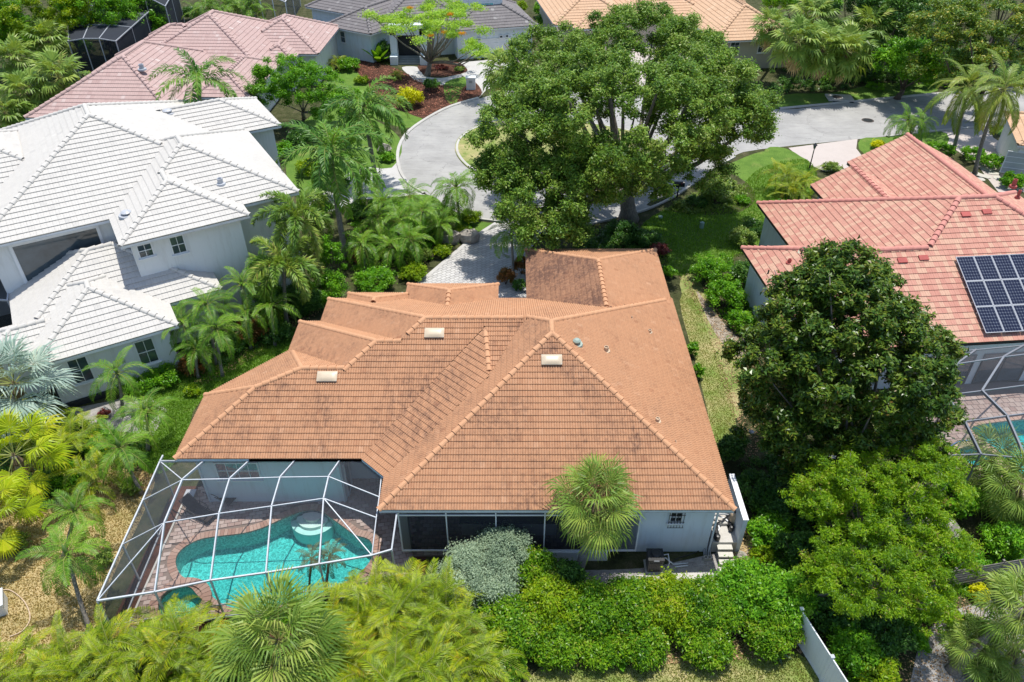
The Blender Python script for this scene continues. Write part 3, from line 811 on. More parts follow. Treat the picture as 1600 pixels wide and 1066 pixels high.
build_roof(white_house, wl, 'low', mw, 0.36, 0.46, 0.060, 150, 3, stain_of=lambda pl: .45, cap_r=.17, cap_len=.52)
bpy.data.objects.remove(white_low)
walls(white_house, [[Vector(q) for q in p_['poly']] for p_ in wp], 0, ZU - .1, M['stucco'])
walls(white_house, [[Vector(q) for q in p_['poly']] for p_ in wl], 0.35, Z0 - .1, M['stucco'])
wn_ = Vector(wf(0, -1)) - Vector(wf(0, 0)); we_ = Vector(wf(1, 0)) - Vector(wf(0, 0))
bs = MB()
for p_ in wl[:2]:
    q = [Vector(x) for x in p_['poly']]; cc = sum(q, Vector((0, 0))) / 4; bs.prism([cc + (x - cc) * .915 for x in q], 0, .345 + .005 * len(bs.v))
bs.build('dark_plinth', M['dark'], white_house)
def wwin(px, py, v, w, h, bars, house=white_house, fr=wf, nn=wn_, mat=M['glass'], fm=M['white'], sill=True):
    return window(house, PW(px, py, fr(0, v), nn), w, h, nn, fm, mat, bars, sill=sill)
wwin(227, 391, .6, .95, 1.0, (1, 1)); wwin(278, 382, .6, .95, 1.35, (1, 1))
wwin(126, 578, -4.0, 1.15, 1.9, (1, 1)); wwin(229, 549, -4.0, 1.15, 1.9, (1, 1))
# upper lanai opening
c0, c1 = PW(35, 384, wf(0, 4.8), wn_), PW(117, 392, wf(0, 4.8), wn_)
ctr = PW(80, 400, wf(0, 4.8), wn_)
lf = MB(); u = Vector((we_.x, we_.y, 0)); n3 = Vector((wn_.x, wn_.y, 0)); wid, hei = 5.0, 2.9; R = Matrix((u, -n3, Vector((0, 0, 1)))).transposed()
lc = Vector((*wf(-11.7, 4.8), 5.75))
for sx in (-1, 1): lf.box(lc + u * sx * (wid / 2 + .1) + n3 * .06, (.2, .12, hei + .4), M=R)
for sz in (-1, 1): lf.box(lc + Vector((0, 0, sz * (hei / 2 + .1))) + n3 * .06, (wid - .004, .116, .2), M=R)
o = lf.build('lanai_frame', M['white'], white_house)
lf = MB(); lf.box(lc + n3 * .03, (wid, .05, hei), M=R); lf.build('lanai_screen', M['glass'], o)
for px, py, r in ((265, 177, .28), (199, 335, .22), (345, 288, .16)):
    pl_ = wp[3 if px == 265 else 2 if px == 199 else 1]['planes'][0]
A_ = plane_abc(wp[1]['planes'][0]); vent(345, 287, A_, .2, .4, M['steel'], None, white_house)
A_ = plane_abc(wp[0]['planes'][1]); vent(262, 177, A_, .34, .34, M['steel'], None, white_house, 'flue_hood', True)
A_ = plane_abc(wp[2]['planes'][3]); vent(198, 336, A_, .30, .30, M['steel'], None, white_house, 'flue_hood', True)
dp = MB(); q = PW(283, 520, wf(0, -3.95), wn_); dp.beam((q.x + .9 * we_.x, q.y + .9 * we_.y, .2), (q.x + .9 * we_.x, q.y + .9 * we_.y, 3.6), .09, .07); dp.build('downpipe', M['white'], white_house)

# ================================================================== the red tiled house on the right
red_house = thing('house', 'red and cream tiled house with solar panels on its roof at the right', 'house', (29.0, 46.0, 0))
rf = frame((18.31, 36.27), 5)
rp = [piece(rect(rf, -.4, 25.0, 0, 12.4), Z0, .5), piece(rect(rf, 3.2, 25.0, 0, 19.3), Z0, .5),
      piece(rect(rf, 8.8, 15.2, 12.0, 22.2), Z0, .5, gable=(0, 2)), piece(rect(rf, 13.9, 23.5, 14.0, 26.4), Z0, .5, gable=(0, 2))]
mr = dict(tile=M['tile_red'], under=M['under_red'], wall=M['stucco'], fascia=M['bronze'])
def red_tone(r):
    return float(np.clip(r.choice([.12, .42, .95], p=[.25, .40, .35]) + r.normal(0, .05), 0, 1))
build_roof(red_house, rp, 'flatish', mr, 0.32, 0.42, 0.046, 300, 4, cap_mat=M['tile_redcap'], stain_of=lambda pl: .05, cap_r=.19, cap_len=.5, tone=red_tone)
walls(red_house, [[Vector(q) for q in p_['poly']] for p_ in rp], 0, Z0 - .1, M['stucco_blue'])
A_s = plane_abc(rp[0]['planes'][0])
up = Vector((A_s[0], A_s[1])); g_ = up.length; un = Vector((up.x / g_, up.y / g_, 0)); cs = 1 / math.sqrt(1 + g_ * g_)
U3 = Vector((un.y, -un.x, 0)); V3 = Vector((un.x * cs, un.y * cs, g_ * cs)); N3 = U3.cross(V3)
RS = Matrix((U3, V3, N3)).transposed()
# bright replacement slabs on the slope
for px, py in ((1409, 408), (1442, 404), (1508, 336), (1541, 332)):
    c = on_plane(px, py, A_s); s = MB(); s.box(c + N3 * .10, (.62, .36, .07), M=RS)
    s.build('roof_vent_tile', M['red_vent'], red_house)
vw = plane_abc(rp[0]['planes'][3])
for px, py, r in ((1233, 411, .13), (1234, 441, .12), (1252, 397, .05), (1200, 428, .05)): vent(px, py, vw, r, .3, M['red_vent'] if r > .1 else M['dark'], None, red_house)
vr = plane_abc(rp[1]['planes'][2])
for px, py, r in ((1583, 291, .14), (1590, 308, .10)): vent(px, py, plane_abc(rp[1]['planes'][0]), r, .5, M['red_vent'], None, red_house)
rsn = Vector(rf(0, -1)) - Vector(rf(0, 0))
for u_ in (9.5, 13.2, 16.9): window(red_house, (*rf(u_, .6), 1.25), 3.2, 2.4, rsn, M['bronze'], M['glass'], (1, 0), name='sliding_door', sill=False)  # dark glass panels added to stand in for the shaded lanai opening
# solar panels: each one a frame with its own glass, standing off the tiles
p00 = on_plane(1489, 405, A_s); e1 = on_plane(1600, 385, A_s); e2 = on_plane(1538, 524, A_s)
pw_, ph_ = 1.18, (p00 - e2).length / 3 - .02
for j in range(3):
    for i in range(5):
        c = p00 + U3 * (pw_ + .02) * (i + .5) - V3 * (ph_ + .02) * (j + .5) + N3 * .27
        lab = ('top', 'middle', 'bottom')[j] + ' row of the roof array, ' + ('first', 'second', 'third', 'fourth', 'fifth')[i] + ' dark blue solar panel from the left'
        t = thing('solar_panel', lab, 'solar panel', c, 'solar panels on the red roof')
        f = MB()
        for sx in (-1, 1): f.box(c + U3 * sx * (pw_ / 2 - .02), (.04, ph_, .05), M=RS)
        for sy in (-1, 1): f.box(c + V3 * sy * (ph_ / 2 - .02), (pw_ - .084, .04, .046), M=RS)
        for sy in (-.3, .3): f.box(c + V3 * sy * ph_ - N3 * .1, (pw_, .05, .12), M=RS)
        f.build('panel_frame', M['steel'], t)
        f = MB(); f.box(c - N3 * .01, (pw_ - .09, ph_ - .09, .02), M=RS); f.build('back_sheet', M['solar_line'], t)
        f = MB(); nx, ny = 6, 8; cw, ch = (pw_ - .10) / nx, (ph_ - .10) / ny
        for a in range(nx):
            for b in range(ny):
                cc = c + U3 * (cw * (a + .5 - nx / 2)) + V3 * (ch * (b + .5 - ny / 2)) + N3 * .004
                hx, hy, k = cw / 2 - .009, ch / 2 - .009, .04
                f.add([cc + U3 * x + V3 * y for x, y in ((-hx + k, -hy), (hx - k, -hy), (hx, -hy + k), (hx, hy - k), (hx - k, hy), (-hx + k, hy), (-hx, hy - k), (-hx, -hy + k))], [tuple(range(8))])
        f.build('solar_cells', M['solar'], t, kind='stuff')
# ================================================================== the pink tiled house, top left
pink_house = thing('house', 'house with weathered pink tile roof and dark pool cage behind the white house', 'house', (-36, 92, 0))
pf_ = frame((-33.0, 88.5), -2)
pp = [piece(rect(pf_, -12.4, 4.6, 0, 18.5), Z0, .5), piece(rect(pf_, -15.4, 0, -14.5, 6.0), Z0, .5), piece(rect(pf_, -15.0, -2, 3.5, 15.0), Z0, .5), piece(rect(pf_, -2, 9.0, 7.5, 20.0), Z0, .5), piece(rect(pf_, 2.0, 6.6, 5.0, 12.0), Z0, .5), piece(rect(pf_, -1.0, 5.4, -8, 4), Z0, .5)]
mk = dict(tile=M['tile_pink'], under=M['under_grey'], wall=M['stucco'], fascia=M['white'])
build_roof(pink_house, pp, 'flatish', mk, 0.40, 0.52, 0.05, 0, 5, stain_of=lambda pl: .35, cap_r=.22, cap_len=.62, caps_single=False)
walls(pink_house, [[Vector(q) for q in p_['poly']] for p_ in pp], 0, Z0 - .1, M['stucco'])
vent(222, 108, plane_abc(pp[1]['planes'][0]), .25, .5, M['steel'], None, pink_house)
# ================================================================== the grey roofed white house, top centre
grey_house = thing('house', 'white stucco house with dark grey tile roof and front steps behind the cul-de-sac', 'house', (-15, 112, 0))
gf = frame(P(506, 40, Z0).xy, -32)
gp_ = [piece(rect(gf, 0, 8.3, 0, 16), Z0, .5), piece(rect(gf, -9.5, 6, 6.2, 20), Z0, .5)]
ma = dict(tile=M['tile_grey'], under=M['under_grey'], wall=M['stucco_blue'], fascia=M['white'])
g2 = frame((-6.5, 106.8), 14)
gp_ += [piece(rect(g2, -1.5, 10.2, -.5, 12), Z0, .5), piece(rect(g2, -12, 2, 2.0, 16), Z0, .5)]
build_roof(grey_house, gp_, 'flatish', ma, 0.42, 0.55, 0.05, 0, 6, stain_of=lambda pl: .45, cap_r=.22, cap_len=.62, caps_single=False)
walls(grey_house, [[Vector(q) for q in p_['poly']] for p_ in gp_], 0, Z0 - .1, M['stucco_blue'])
tb = MB(); q0 = Vector(g2(2.0, 5.0)); tb.prism([g2(1.2, 3.5), g2(6.2, 3.5), g2(6.2, 9), g2(1.2, 9)], 3.0, 7.2); tb.build('tower', M['stucco_blue'], grey_house)
gn = Vector(g2(0, -1)) - Vector(g2(0, 0))
window(grey_house, PW(757, 14, g2(0, 3.5), gn), 2.6, 1.6, gn, M['white'], M['glass_teal'], (3, 1))
gn1 = Vector(gf(0, -1)) - Vector(gf(0, 0))
window(grey_house, PW(536, 58, gf(0, .6), gn1), .9, 1.5, gn1, M['white'], M['glass'], (0, 1))
gd = window(grey_house, PW(764, 75, g2(0, .1), gn), 6.2, 2.5, gn, M['white'], M['white'], (3, 3), name='garage_door', sill=False)
for k, px in enumerate((783, 792, 740, 749)): window(grey_house, PW(px, 57 + (787 - px) * .12, g2(0, .0), gn), .5, .4, gn, M['white'], M['glass'], (0, 0), name='door_light', sill=False)
# entrance: portal, dark recess and steps
pb = P(640, 100); en = Vector((-.05, -1)).normalized()
pt = MB()
for sx in (-2.0, 2.0): pt.box((pb.x + sx, pb.y + 1.0, 2.2), (.9, 1.2, 4.4)); pt.box((pb.x + sx, pb.y + .2, .55), (1.0, 1.6, 1.1))
pt.box((pb.x, pb.y + 1.0, 4.25), (4.9, 1.2, 1.3)); pt.build('entrance_portal', M['stucco_blue'], grey_house)
pt = MB(); pt.box((pb.x, pb.y + 1.45, 2.0), (3.1, .2, 3.2)); pt.build('entrance_door', M['dark'], grey_house)
for k in range(4):
    pt = MB(); pt.box((pb.x, pb.y - .2 + .38 * k, .1 + .095 * k), (2.95, .4, .2 + .19 * k)); pt.build('step', M['step_grey'], grey_house)
# ================================================================== the tan house behind the oak
tan_house = thing('house', 'tan tiled house with beige walls behind the big oak', 'house', (22, 112, 0))
tf = frame(P(1117, 65, Z0).xy, 8)
tp = [piece(rect(tf, 0, 11.5, 0, 19), Z0, .5), piece(rect(tf, -9, 4, 12.5, 24), Z0, .5), piece(rect(tf, -19, -7.5, 10.5, 26), Z0, .5), piece(rect(tf, -16.5, -11, 8.8, 14), Z0 - .2, .5)]
mt = dict(tile=M['tile_tan'], under=M['under_red'], wall=M['stucco_tan'], fascia=M['white'])
build_roof(tan_house, tp, 'flatish', mt, 0.42, 0.55, 0.05, 0, 7, stain_of=lambda pl: .1, cap_r=.22, cap_len=.62, caps_single=False)
walls(tan_house, [[Vector(q) for q in p_['poly']] for p_ in tp], 0, Z0 - .1, M['stucco_tan'])
tn = Vector(tf(0, -1)) - Vector(tf(0, 0))
for px in (1148, 1192): window(tan_house, PW(px, 72, tf(0, .6), tn), 1.3, 1.7, tn, M['white'], M['glass'], (1, 1))
# side wall of the tan house with its pilasters
wb = MB(); a, b = P(868, 12, 0), P(905, 42, 0)
wb.beam((a.x, a.y, 1.5), (b.x, b.y, 1.5), .3, 3.0)
wl_ = wb.build('garden_wall', M['stucco_tan'])
tag(wl_, 'beige garden wall with pilasters beside the long clipped hedge', 'wall')
for k in range(4):
    q = a.lerp(b, .1 + .27 * k); pb_ = MB(); pb_.box((q.x - .1, q.y - .1, 1.6), (.5, .5, 3.2)); pb_.build('pilaster', M['stucco_tan'], wl_)
# corner of a grey walled building at the right edge
nb = thing('garage', 'corner of a pale grey garage with tan eave at the right edge', 'building', (58, 72, 0))
nf = frame(P(1567, 282, 0).xy, -20)
np_ = [piece(rect(nf, 0, 10, 0, 9), 3.6, .4)]
build_roof(nb, np_, 'flatish', mt, 0.42, 0.55, 0.05, 0, 8, cap_r=.2, cap_len=.6, caps_single=False)
walls(nb, [[Vector(q) for q in p_['poly']] for p_ in np_], 0, 3.5, M['stucco'], .4)
nn_ = Vector(nf(0, -1)) - Vector(nf(0, 0)); window(nb, PW(1590, 255, nf(0, .4), nn_), 2.4, 2.2, nn_, M['white'], M['steel'], (0, 3), name='garage_door', sill=False)
# ================================================================== ground, road, drives, lawns
def pxs(lst, z=0.0): return [P(x, y, z) for x, y in lst]
def smooth(pts, sub=4, closed=True):
    out = []; n = len(pts)
    for i in range(n if closed else n - 1):
        p0, p1, p2, p3 = (pts[(i - 1) % n], pts[i], pts[(i + 1) % n], pts[(i + 2) % n]) if closed else (pts[max(i - 1, 0)], pts[i], pts[i + 1], pts[min(i + 2, n - 1)])
        for k in range(sub):
            t = k / sub; out.append(0.5 * ((2 * p1) + (p2 - p0) * t + (2 * p0 - 5 * p1 + 4 * p2 - p3) * t * t + (3 * p1 - p0 - 3 * p2 + p3) * t ** 3))
    if not closed: out.append(pts[-1].copy())
    return out
def inside(poly, X, Y):
    X, Y = np.asarray(X), np.asarray(Y); r = np.zeros(X.shape, bool); n = len(poly); j = n - 1
    for i in range(n):
        xi, yi, xj, yj = poly[i][0], poly[i][1], poly[j][0], poly[j][1]
        c = ((yi > Y) != (yj > Y)) & (X < (xj - xi) * (Y - yi) / ((yj - yi) or 1e-9) + xi); r ^= c; j = i
    return r
def fill_sheet(name, loops, z, mat, kind='structure', parent=None):
    """one flat sheet with holes"""
    bm = bmesh.new(); es = []
    for lp in loops:
        vs = [bm.verts.new((p[0], p[1], z)) for p in lp]
        for i in range(len(vs)): es.append(bm.edges.new((vs[i], vs[(i + 1) % len(vs)])))
    bmesh.ops.triangle_fill(bm, use_beauty=True, use_dissolve=False, edges=es, normal=(0, 0, 1))
    for f in bm.faces:
        if f.normal.z < 0: f.normal_flip()
    me = bpy.data.meshes.new(name); bm.to_mesh(me); bm.free(); me.materials.append(mat)
    a = me.attributes.new('rnd', 'FLOAT', 'FACE'); a.data.foreach_set('value', np.full(len(me.polygons), .5, np.float32))
    return link(name, me, parent, kind=kind)
def patch(name, px, z, mat, sub=3, kind='structure'):
    return fill_sheet(name, [smooth(pxs(px), sub)], z, mat, kind)

HOLES = [(-18.7, -4.4, 18.9, 29.0), (25.3, 46.5, 27.4, 38.0)]
xsb = sorted({-320, 320, *[h[0] for h in HOLES], *[h[1] for h in HOLES]}); ysb = sorted({-60, 420, *[h[2] for h in HOLES], *[h[3] for h in HOLES]})
gV, gF = [], []
for i in range(len(xsb) - 1):
    for j in range(len(ysb) - 1):
        cx, cy = (xsb[i] + xsb[i + 1]) / 2, (ysb[j] + ysb[j + 1]) / 2
        if any(h[0] < cx < h[1] and h[2] < cy < h[3] for h in HOLES): continue
        b = len(gV); gV += [(xsb[i], ysb[j], -.03), (xsb[i + 1], ysb[j], -.03), (xsb[i + 1], ysb[j + 1], -.03), (xsb[i], ysb[j + 1], -.03)]; gF.append((b, b + 1, b + 2, b + 3))
link('ground', mesh_of('ground', gV, gF, M['soil'], rnd=[.5] * len(gF)), kind='structure')

# the road and its turning circle
road_px = [(749, 154), (706, 167), (672, 184), (641, 206), (626, 230), (625, 257), (637, 282), (665, 302), (700, 325), (746, 341), (800, 347), (860, 352), (901, 353), (942, 344), (1003, 328), (1043, 311), (1070, 294), (1107, 267), (1145, 245), (1188, 233),
           (1384, 213), (1472, 203), (1600, 192), (1760, 176), (1760, 122), (1600, 138), (1448, 149), (1303, 163), (1219, 171), (1120, 160), (1000, 140), (900, 132), (810, 138)]
road_w = smooth(pxs(road_px), 3)
fill_sheet('road', [road_w], -.018, M['road'])
isl_px = [(746, 198), (719, 214), (711, 233), (721, 253), (746, 271), (800, 288), (870, 293), (942, 283), (1010, 262), (1040, 238), (1015, 214), (945, 196), (850, 186), (790, 186)]
isl = smooth(pxs(isl_px), 4)
gi = MB(); gi.prism(isl, -.03, .10); gi.build('island_lawn', M['grass_mix'], kind='structure')
def kerb(line, w=.32, h=.13, closed=False, seg=1.5, name='kerb', side=1):
    """kerb stones laid end to end along a line"""
    pts = line + ([line[0]] if closed else []); V = MB()
    n = len(pts); off = []
    for i, p in enumerate(pts):
        a, b = pts[max(i - 1, 0)], pts[min(i + 1, n - 1)]
        if closed: a, b = pts[(i - 1) % (n - 1)], pts[(i + 1) % (n - 1)]
        t = (b - a); t.z = 0; t.normalize(); off.append(Vector((-t.y, t.x, 0)) * side)
    prof = [(0, -.05), (.02, h * .55), (.10, h), (w, h), (w, -.05)]
    vs = [Vector((p.x + o.x * a, p.y + o.y * a, z)) for p, o in zip(pts, off) for a, z in prof]; m = len(prof)
    fs = [(i * m + k, (i + 1) * m + k, (i + 1) * m + k + 1, i * m + k + 1) for i in range(n - 1) for k in range(m - 1)]
    if side > 0: fs = [f[::-1] for f in fs]
    V.add(vs, fs); V.rv = .5
    return V.build(name, M['kerb'], kind='structure', smooth=False)
kerb(isl, side=1, closed=True)
def open_run(a, b): return smooth(pxs(road_px[a:b]), 3, False)
kerb(open_run(0, 8), side=-1); kerb(open_run(9, 12), side=-1); kerb(open_run(12, 19), side=-1)
kerb(open_run(25, 29), side=-1)
kerb(open_run(20, 24), side=-1)
# drives (pavers close enough to tell apart are laid one by one)
main_drive = pxs([(775, 349), (740, 372), (700, 405), (668, 432), (640, 455), (560, 480), (560, 500), (830, 500), (830, 462), (823, 392), (840, 372), (862, 352)])
white_drive = pxs([(628, 270), (640, 290), (664, 304), (600, 309), (560, 312), (520, 330), (480, 330), (470, 300), (500, 285), (560, 255), (610, 240), (624, 250)])
fill_sheet('driveway', [main_drive], -.014, M['deck_joint']); fill_sheet('driveway', [white_drive], -.0135, M['paver_pale'])
fill_sheet('driveway', [pxs([(1232, 231), (1300, 222), (1340, 217), (1338, 232), (1352, 250), (1345, 262), (1290, 268), (1262, 256)])], -.014, M['paver_pink'])
fill_sheet('driveway', [pxs([(1466, 203), (1545, 197), (1552, 215), (1600, 245), (1640, 300), (1560, 300), (1525, 255), (1480, 225)])], -.014, M['paver_pink'])
fill_sheet('driveway', [pxs([(749, 152), (760, 140), (790, 130), (815, 100), (830, 88), (712, 98), (722, 118), (738, 128)])], -.010, M['paver_pale'])
fill_sheet('driveway', [pxs([(930, 130), (1060, 145), (1090, 100), (1060, 70), (1000, 60), (950, 75)])], -.010, M['paver_pink'])
fill_sheet('front_path', [smooth(pxs([(628, 105), (655, 105), (662, 118), (690, 122), (720, 116), (716, 126), (690, 133), (655, 128), (640, 118)]), 3)], -.006, M['paver_pale'])
def lay_pavers(parent, test, box, size, z, h, mat, n_single, ang, seed, name='paver', near=(0, 0)):
    rng = np.random.RandomState(seed); a, b = size; c, s = math.cos(ang), math.sin(ang)
    x0, x1, y0, y1 = box; R = max(x1 - x0, y1 - y0); cx, cy = (x0 + x1) / 2, (y0 + y1) / 2
    it = []
    for j in range(int(-R / b), int(R / b)):
        for i in range(int(-R / a), int(R / a)):
            u, v = (i + (.5 if j % 2 else 0)) * a, j * b; it.append((cx + c * u - s * v, cy + s * u + c * v))
    it = np.array(it); it = it[test(it[:, 0], it[:, 1])]
    d = np.hypot(it[:, 0] - cam.location.x, it[:, 1] - cam.location.y); it = it[np.argsort(d)]
    g = .010; hx, hy = a / 2 - g, b / 2 - g; k = .018
    base = [(-hx, -hy, 0), (hx, -hy, 0), (hx, hy, 0), (-hx, hy, 0), (-hx, -hy, h - k * .6), (hx, -hy, h - k * .6), (hx, hy, h - k * .6), (-hx, hy, h - k * .6), (-hx + k, -hy + k, h), (hx - k, -hy + k, h), (hx - k, hy - k, h), (-hx + k, hy - k, h)]
    fc = [(0, 1, 5, 4), (1, 2, 6, 5), (2, 3, 7, 6), (3, 0, 4, 7), (4, 5, 9, 8), (5, 6, 10, 9), (6, 7, 11, 10), (7, 4, 8, 11), (8, 9, 10, 11)]
    vr = [mesh_of(name, base, fc, mat, rnd=[q] * 9) for q in (.05, .3, .5, .7, .95)]
    bigV, bigF, bigR = [], [], []
    org = wloc(parent) if parent else Vector((0, 0, 0))
    for q, (x, y) in enumerate(it):
        zz = z + rng.uniform(-.003, .003)
        if q < n_single:
            o = bpy.data.objects.new(name, vr[rng.randint(5)]); o.location = (x - org.x, y - org.y, zz - org.z); o.rotation_euler = (0, 0, ang + rng.normal(0, .006)); o.parent = parent; COL.objects.link(o)
        else:
            b0 = len(bigV); r = rng.rand()
            bigV += [(x - org.x + c * p[0] - s * p[1], y - org.y + s * p[0] + c * p[1], zz + p[2] - org.z) for p in base[4:]]
            bigF += [tuple(t - 4 + b0 for t in f) for f in fc[4:]]; bigR += [r] * 5
    if bigV: link(name + 's', mesh_of(name + 's', bigV, bigF, mat, rnd=bigR), parent, kind='stuff')
dr = [o for o in COL.objects if o.name.startswith('driveway')][0]
lay_pavers(dr, lambda X, Y: inside(main_drive, X, Y), (-14, 6, 39, 62), (.42, .30), -.012, .05, M['paver_pale'], 300, .62, 11)
for k, run in enumerate(([(775, 349), (740, 372), (700, 405), (668, 432), (640, 455)], [(862, 352), (840, 372), (823, 392)])):
    w_ = smooth(pxs(run), 3, False); e_ = MB()
    for a, b in zip(w_, w_[1:]): e_.beam(a + Vector((0, 0, .02)), b + Vector((0, 0, .02)), .34, .07)
    e_.build('driveway_edging', M['paver_pale'], kind='structure')
# lawns and beds
patch('lawn', [(1010, 345), (1060, 320), (1110, 325), (1150, 300), (1190, 262), (1215, 240), (1262, 250), (1275, 300), (1215, 330), (1200, 350), (1190, 385), (1140, 400), (1100, 420), (1050, 430), (1040, 395), (1000, 372)], -.012, M['grass'])
patch('lawn', [(1062, 470), (1085, 455), (1105, 520), (1140, 600), (1150, 700), (1120, 720), (1105, 640), (1085, 560)], -.012, M['grass_mix'])
patch('lawn', [(1062, 445), (1085, 430), (1120, 490), (1155, 560), (1165, 640), (1125, 650), (1105, 580)], -.009, M['grass_mix'])
patch('bare_soil', [(1088, 455), (1110, 480), (1150, 525), (1185, 545), (1165, 565), (1120, 525)], -.006, M['sandy'])
patch('lawn', [(820, 1075), (860, 1035), (960, 1015), (1090, 1000), (1230, 1010), (1290, 1080), (1300, 1180), (800, 1180)], -.012, M['grass_mix'])
patch('dry_lawn', [(-80, 740), (60, 700), (180, 735), (240, 740), (225, 800), (170, 915), (160, 1000), (120, 1060), (60, 1180), (-200, 1180), (-200, 800)], -.012, M['grass_dry'])
patch('lawn', [(240, 605), (310, 570), (370, 545), (430, 525), (462, 512), (455, 545), (320, 618), (290, 690), (262, 735), (225, 735), (215, 690)], -.010, M['grass'])
patch('grass_verge', [(600, 312), (668, 304), (705, 328), (745, 345), (790, 352), (755, 365), (720, 350), (660, 340), (600, 325)], -.010, M['grass'])
patch('grass_verge', [(520, 120), (560, 105), (590, 115), (600, 130), (625, 165), (660, 185), (630, 200), (560, 170)], -.012, M['grass'])
patch('lawn', [(452, 215), (520, 165), (600, 195), (628, 225), (612, 262), (560, 262), (500, 300), (455, 300)], -.013, M['grass'])
patch('lawn', [(1075, 300), (1110, 272), (1165, 245), (1200, 236), (1215, 250), (1190, 290), (1150, 310), (1110, 330)], -.0135, M['grass'])
patch('mulch_bed', [(545, 95), (592, 98), (630, 112), (680, 132), (730, 122), (752, 140), (746, 153), (706, 165), (668, 184), (640, 178), (600, 160), (575, 130)], -.008, M['mulch'])
patch('mulch_bed', [(655, 100), (708, 95), (730, 108), (722, 115), (690, 120), (662, 116)], -.004, M['mulch'])
patch('grass_verge', [(697, 128), (725, 120), (738, 122), (722, 140), (714, 160), (700, 160), (694, 145)], -.002, M['grass'])
patch('grass_verge', [(1200, 170), (1303, 162), (1448, 147), (1460, 132), (1380, 130), (1300, 145), (1225, 148)], -.012, M['grass'])
patch('grass_verge', [(1345, 217), (1384, 214), (1468, 204), (1480, 226), (1420, 250), (1350, 240)], -.012, M['grass'])
patch('grass_verge', [(1548, 198), (1640, 188), (1660, 210), (1580, 215)], -.009, M['grass'])
patch('grass_verge', [(1195, 234), (1228, 232), (1262, 256), (1240, 285), (1200, 280)], -.009, M['grass'])
patch('gravel_bed', [(1420, 1080), (1440, 1000), (1480, 960), (1540, 940), (1640, 930), (1680, 1180), (1400, 1180)], -.008, M['gravel'])
patch('gravel_bed', [(870, 893), (1000, 888), (1110, 866), (1175, 850), (1195, 880), (1150, 905), (1020, 912), (880, 915)], -.008, M['gravel'])
patch('mulch_bed', [(1010, 320), (1060, 300), (1130, 268), (1180, 300), (1160, 330), (1090, 335)], -.006, M['soil'])
fill_sheet('side_path', [pxs([(105, 640), (180, 625), (225, 612), (262, 640), (240, 680), (150, 670)])], -.006, M['gravel'])
cs_ = MB(); a, b = P(990, 907, 0), P(1170, 897, 0); cs_.prism([(a.x, a.y - .25), (b.x, b.y - .25), (b.x, b.y + .25), (a.x, a.y + .25)], -.03, .03); cs_.build('concrete_strip', M['concrete'], kind='structure')
# ================================================================== pool, spa, deck and the screen cage
zp = lambda l: [P(240 + x / 4.444, 690 + y / 4.444) for x, y in l]
pool_o = zp([(148, 840), (165, 780), (228, 722), (330, 676), (450, 656), (620, 636), (750, 600), (850, 556), (950, 510), (1030, 480), (1108, 471), (1180, 490), (1240, 532), (1310, 582), (1400, 646), (1470, 666), (1512, 692), (1528, 750), (1512, 830), (1450, 905)]) + \
    [P(552, 905), P(510, 925), P(450, 945), P(395, 954), P(352, 948), P(322, 926)] + zp([(300, 980), (205, 950), (165, 900)])
pool_o = smooth(pool_o, 4)
spc = P(283, 942); spa_o = [Vector((spc.x + 1.06 * math.cos(a), spc.y + .95 * math.sin(a), 0)) for a in np.linspace(0, 2 * PI, 33)[:-1]]
deck_poly = [Vector(q) for q in ((-17.85, 20.0, 0), (-5.0, 22.6, 0), (-5.0, 24.1, 0), (-5.0, 29.2, 0), (-9.2, 30.4, 0), (-17.0, 30.0, 0), (-17.85, 27.6, 0))]
deck_hole = [Vector(q) for q in ((-18.75, 18.85, 0), (-4.35, 18.85, 0), (-4.35, 29.05, 0), (-18.75, 29.05, 0))]
fill_sheet('pool_surround', [deck_hole, pool_o, spa_o], -.028, M['mulch'])
deck = fill_sheet('pool_deck', [deck_poly, pool_o, spa_o], -.014, M['deck_joint'])
def dist_to(poly, X, Y):
    d = np.full(len(X), 1e9)
    for i in range(len(poly)):
        a, b = poly[i], poly[(i + 1) % len(poly)]; vx, vy = b.x - a.x, b.y - a.y; L = vx * vx + vy * vy
        t = np.clip(((X - a.x) * vx + (Y - a.y) * vy) / L, 0, 1); d = np.minimum(d, np.hypot(X - a.x - t * vx, Y - a.y - t * vy))
    return d
lay_pavers(deck, lambda X, Y: inside(deck_poly, X, Y) & ~inside(pool_o, X, Y) & ~inside(spa_o, X, Y) & (dist_to(pool_o, X, Y) > .48) & (dist_to(spa_o, X, Y) > .48) & (dist_to(deck_poly, X, Y) > .12), (-18, -5, 19, 30), (.36, .25), -.012, .05, M['deck'], 300, .22, 12)
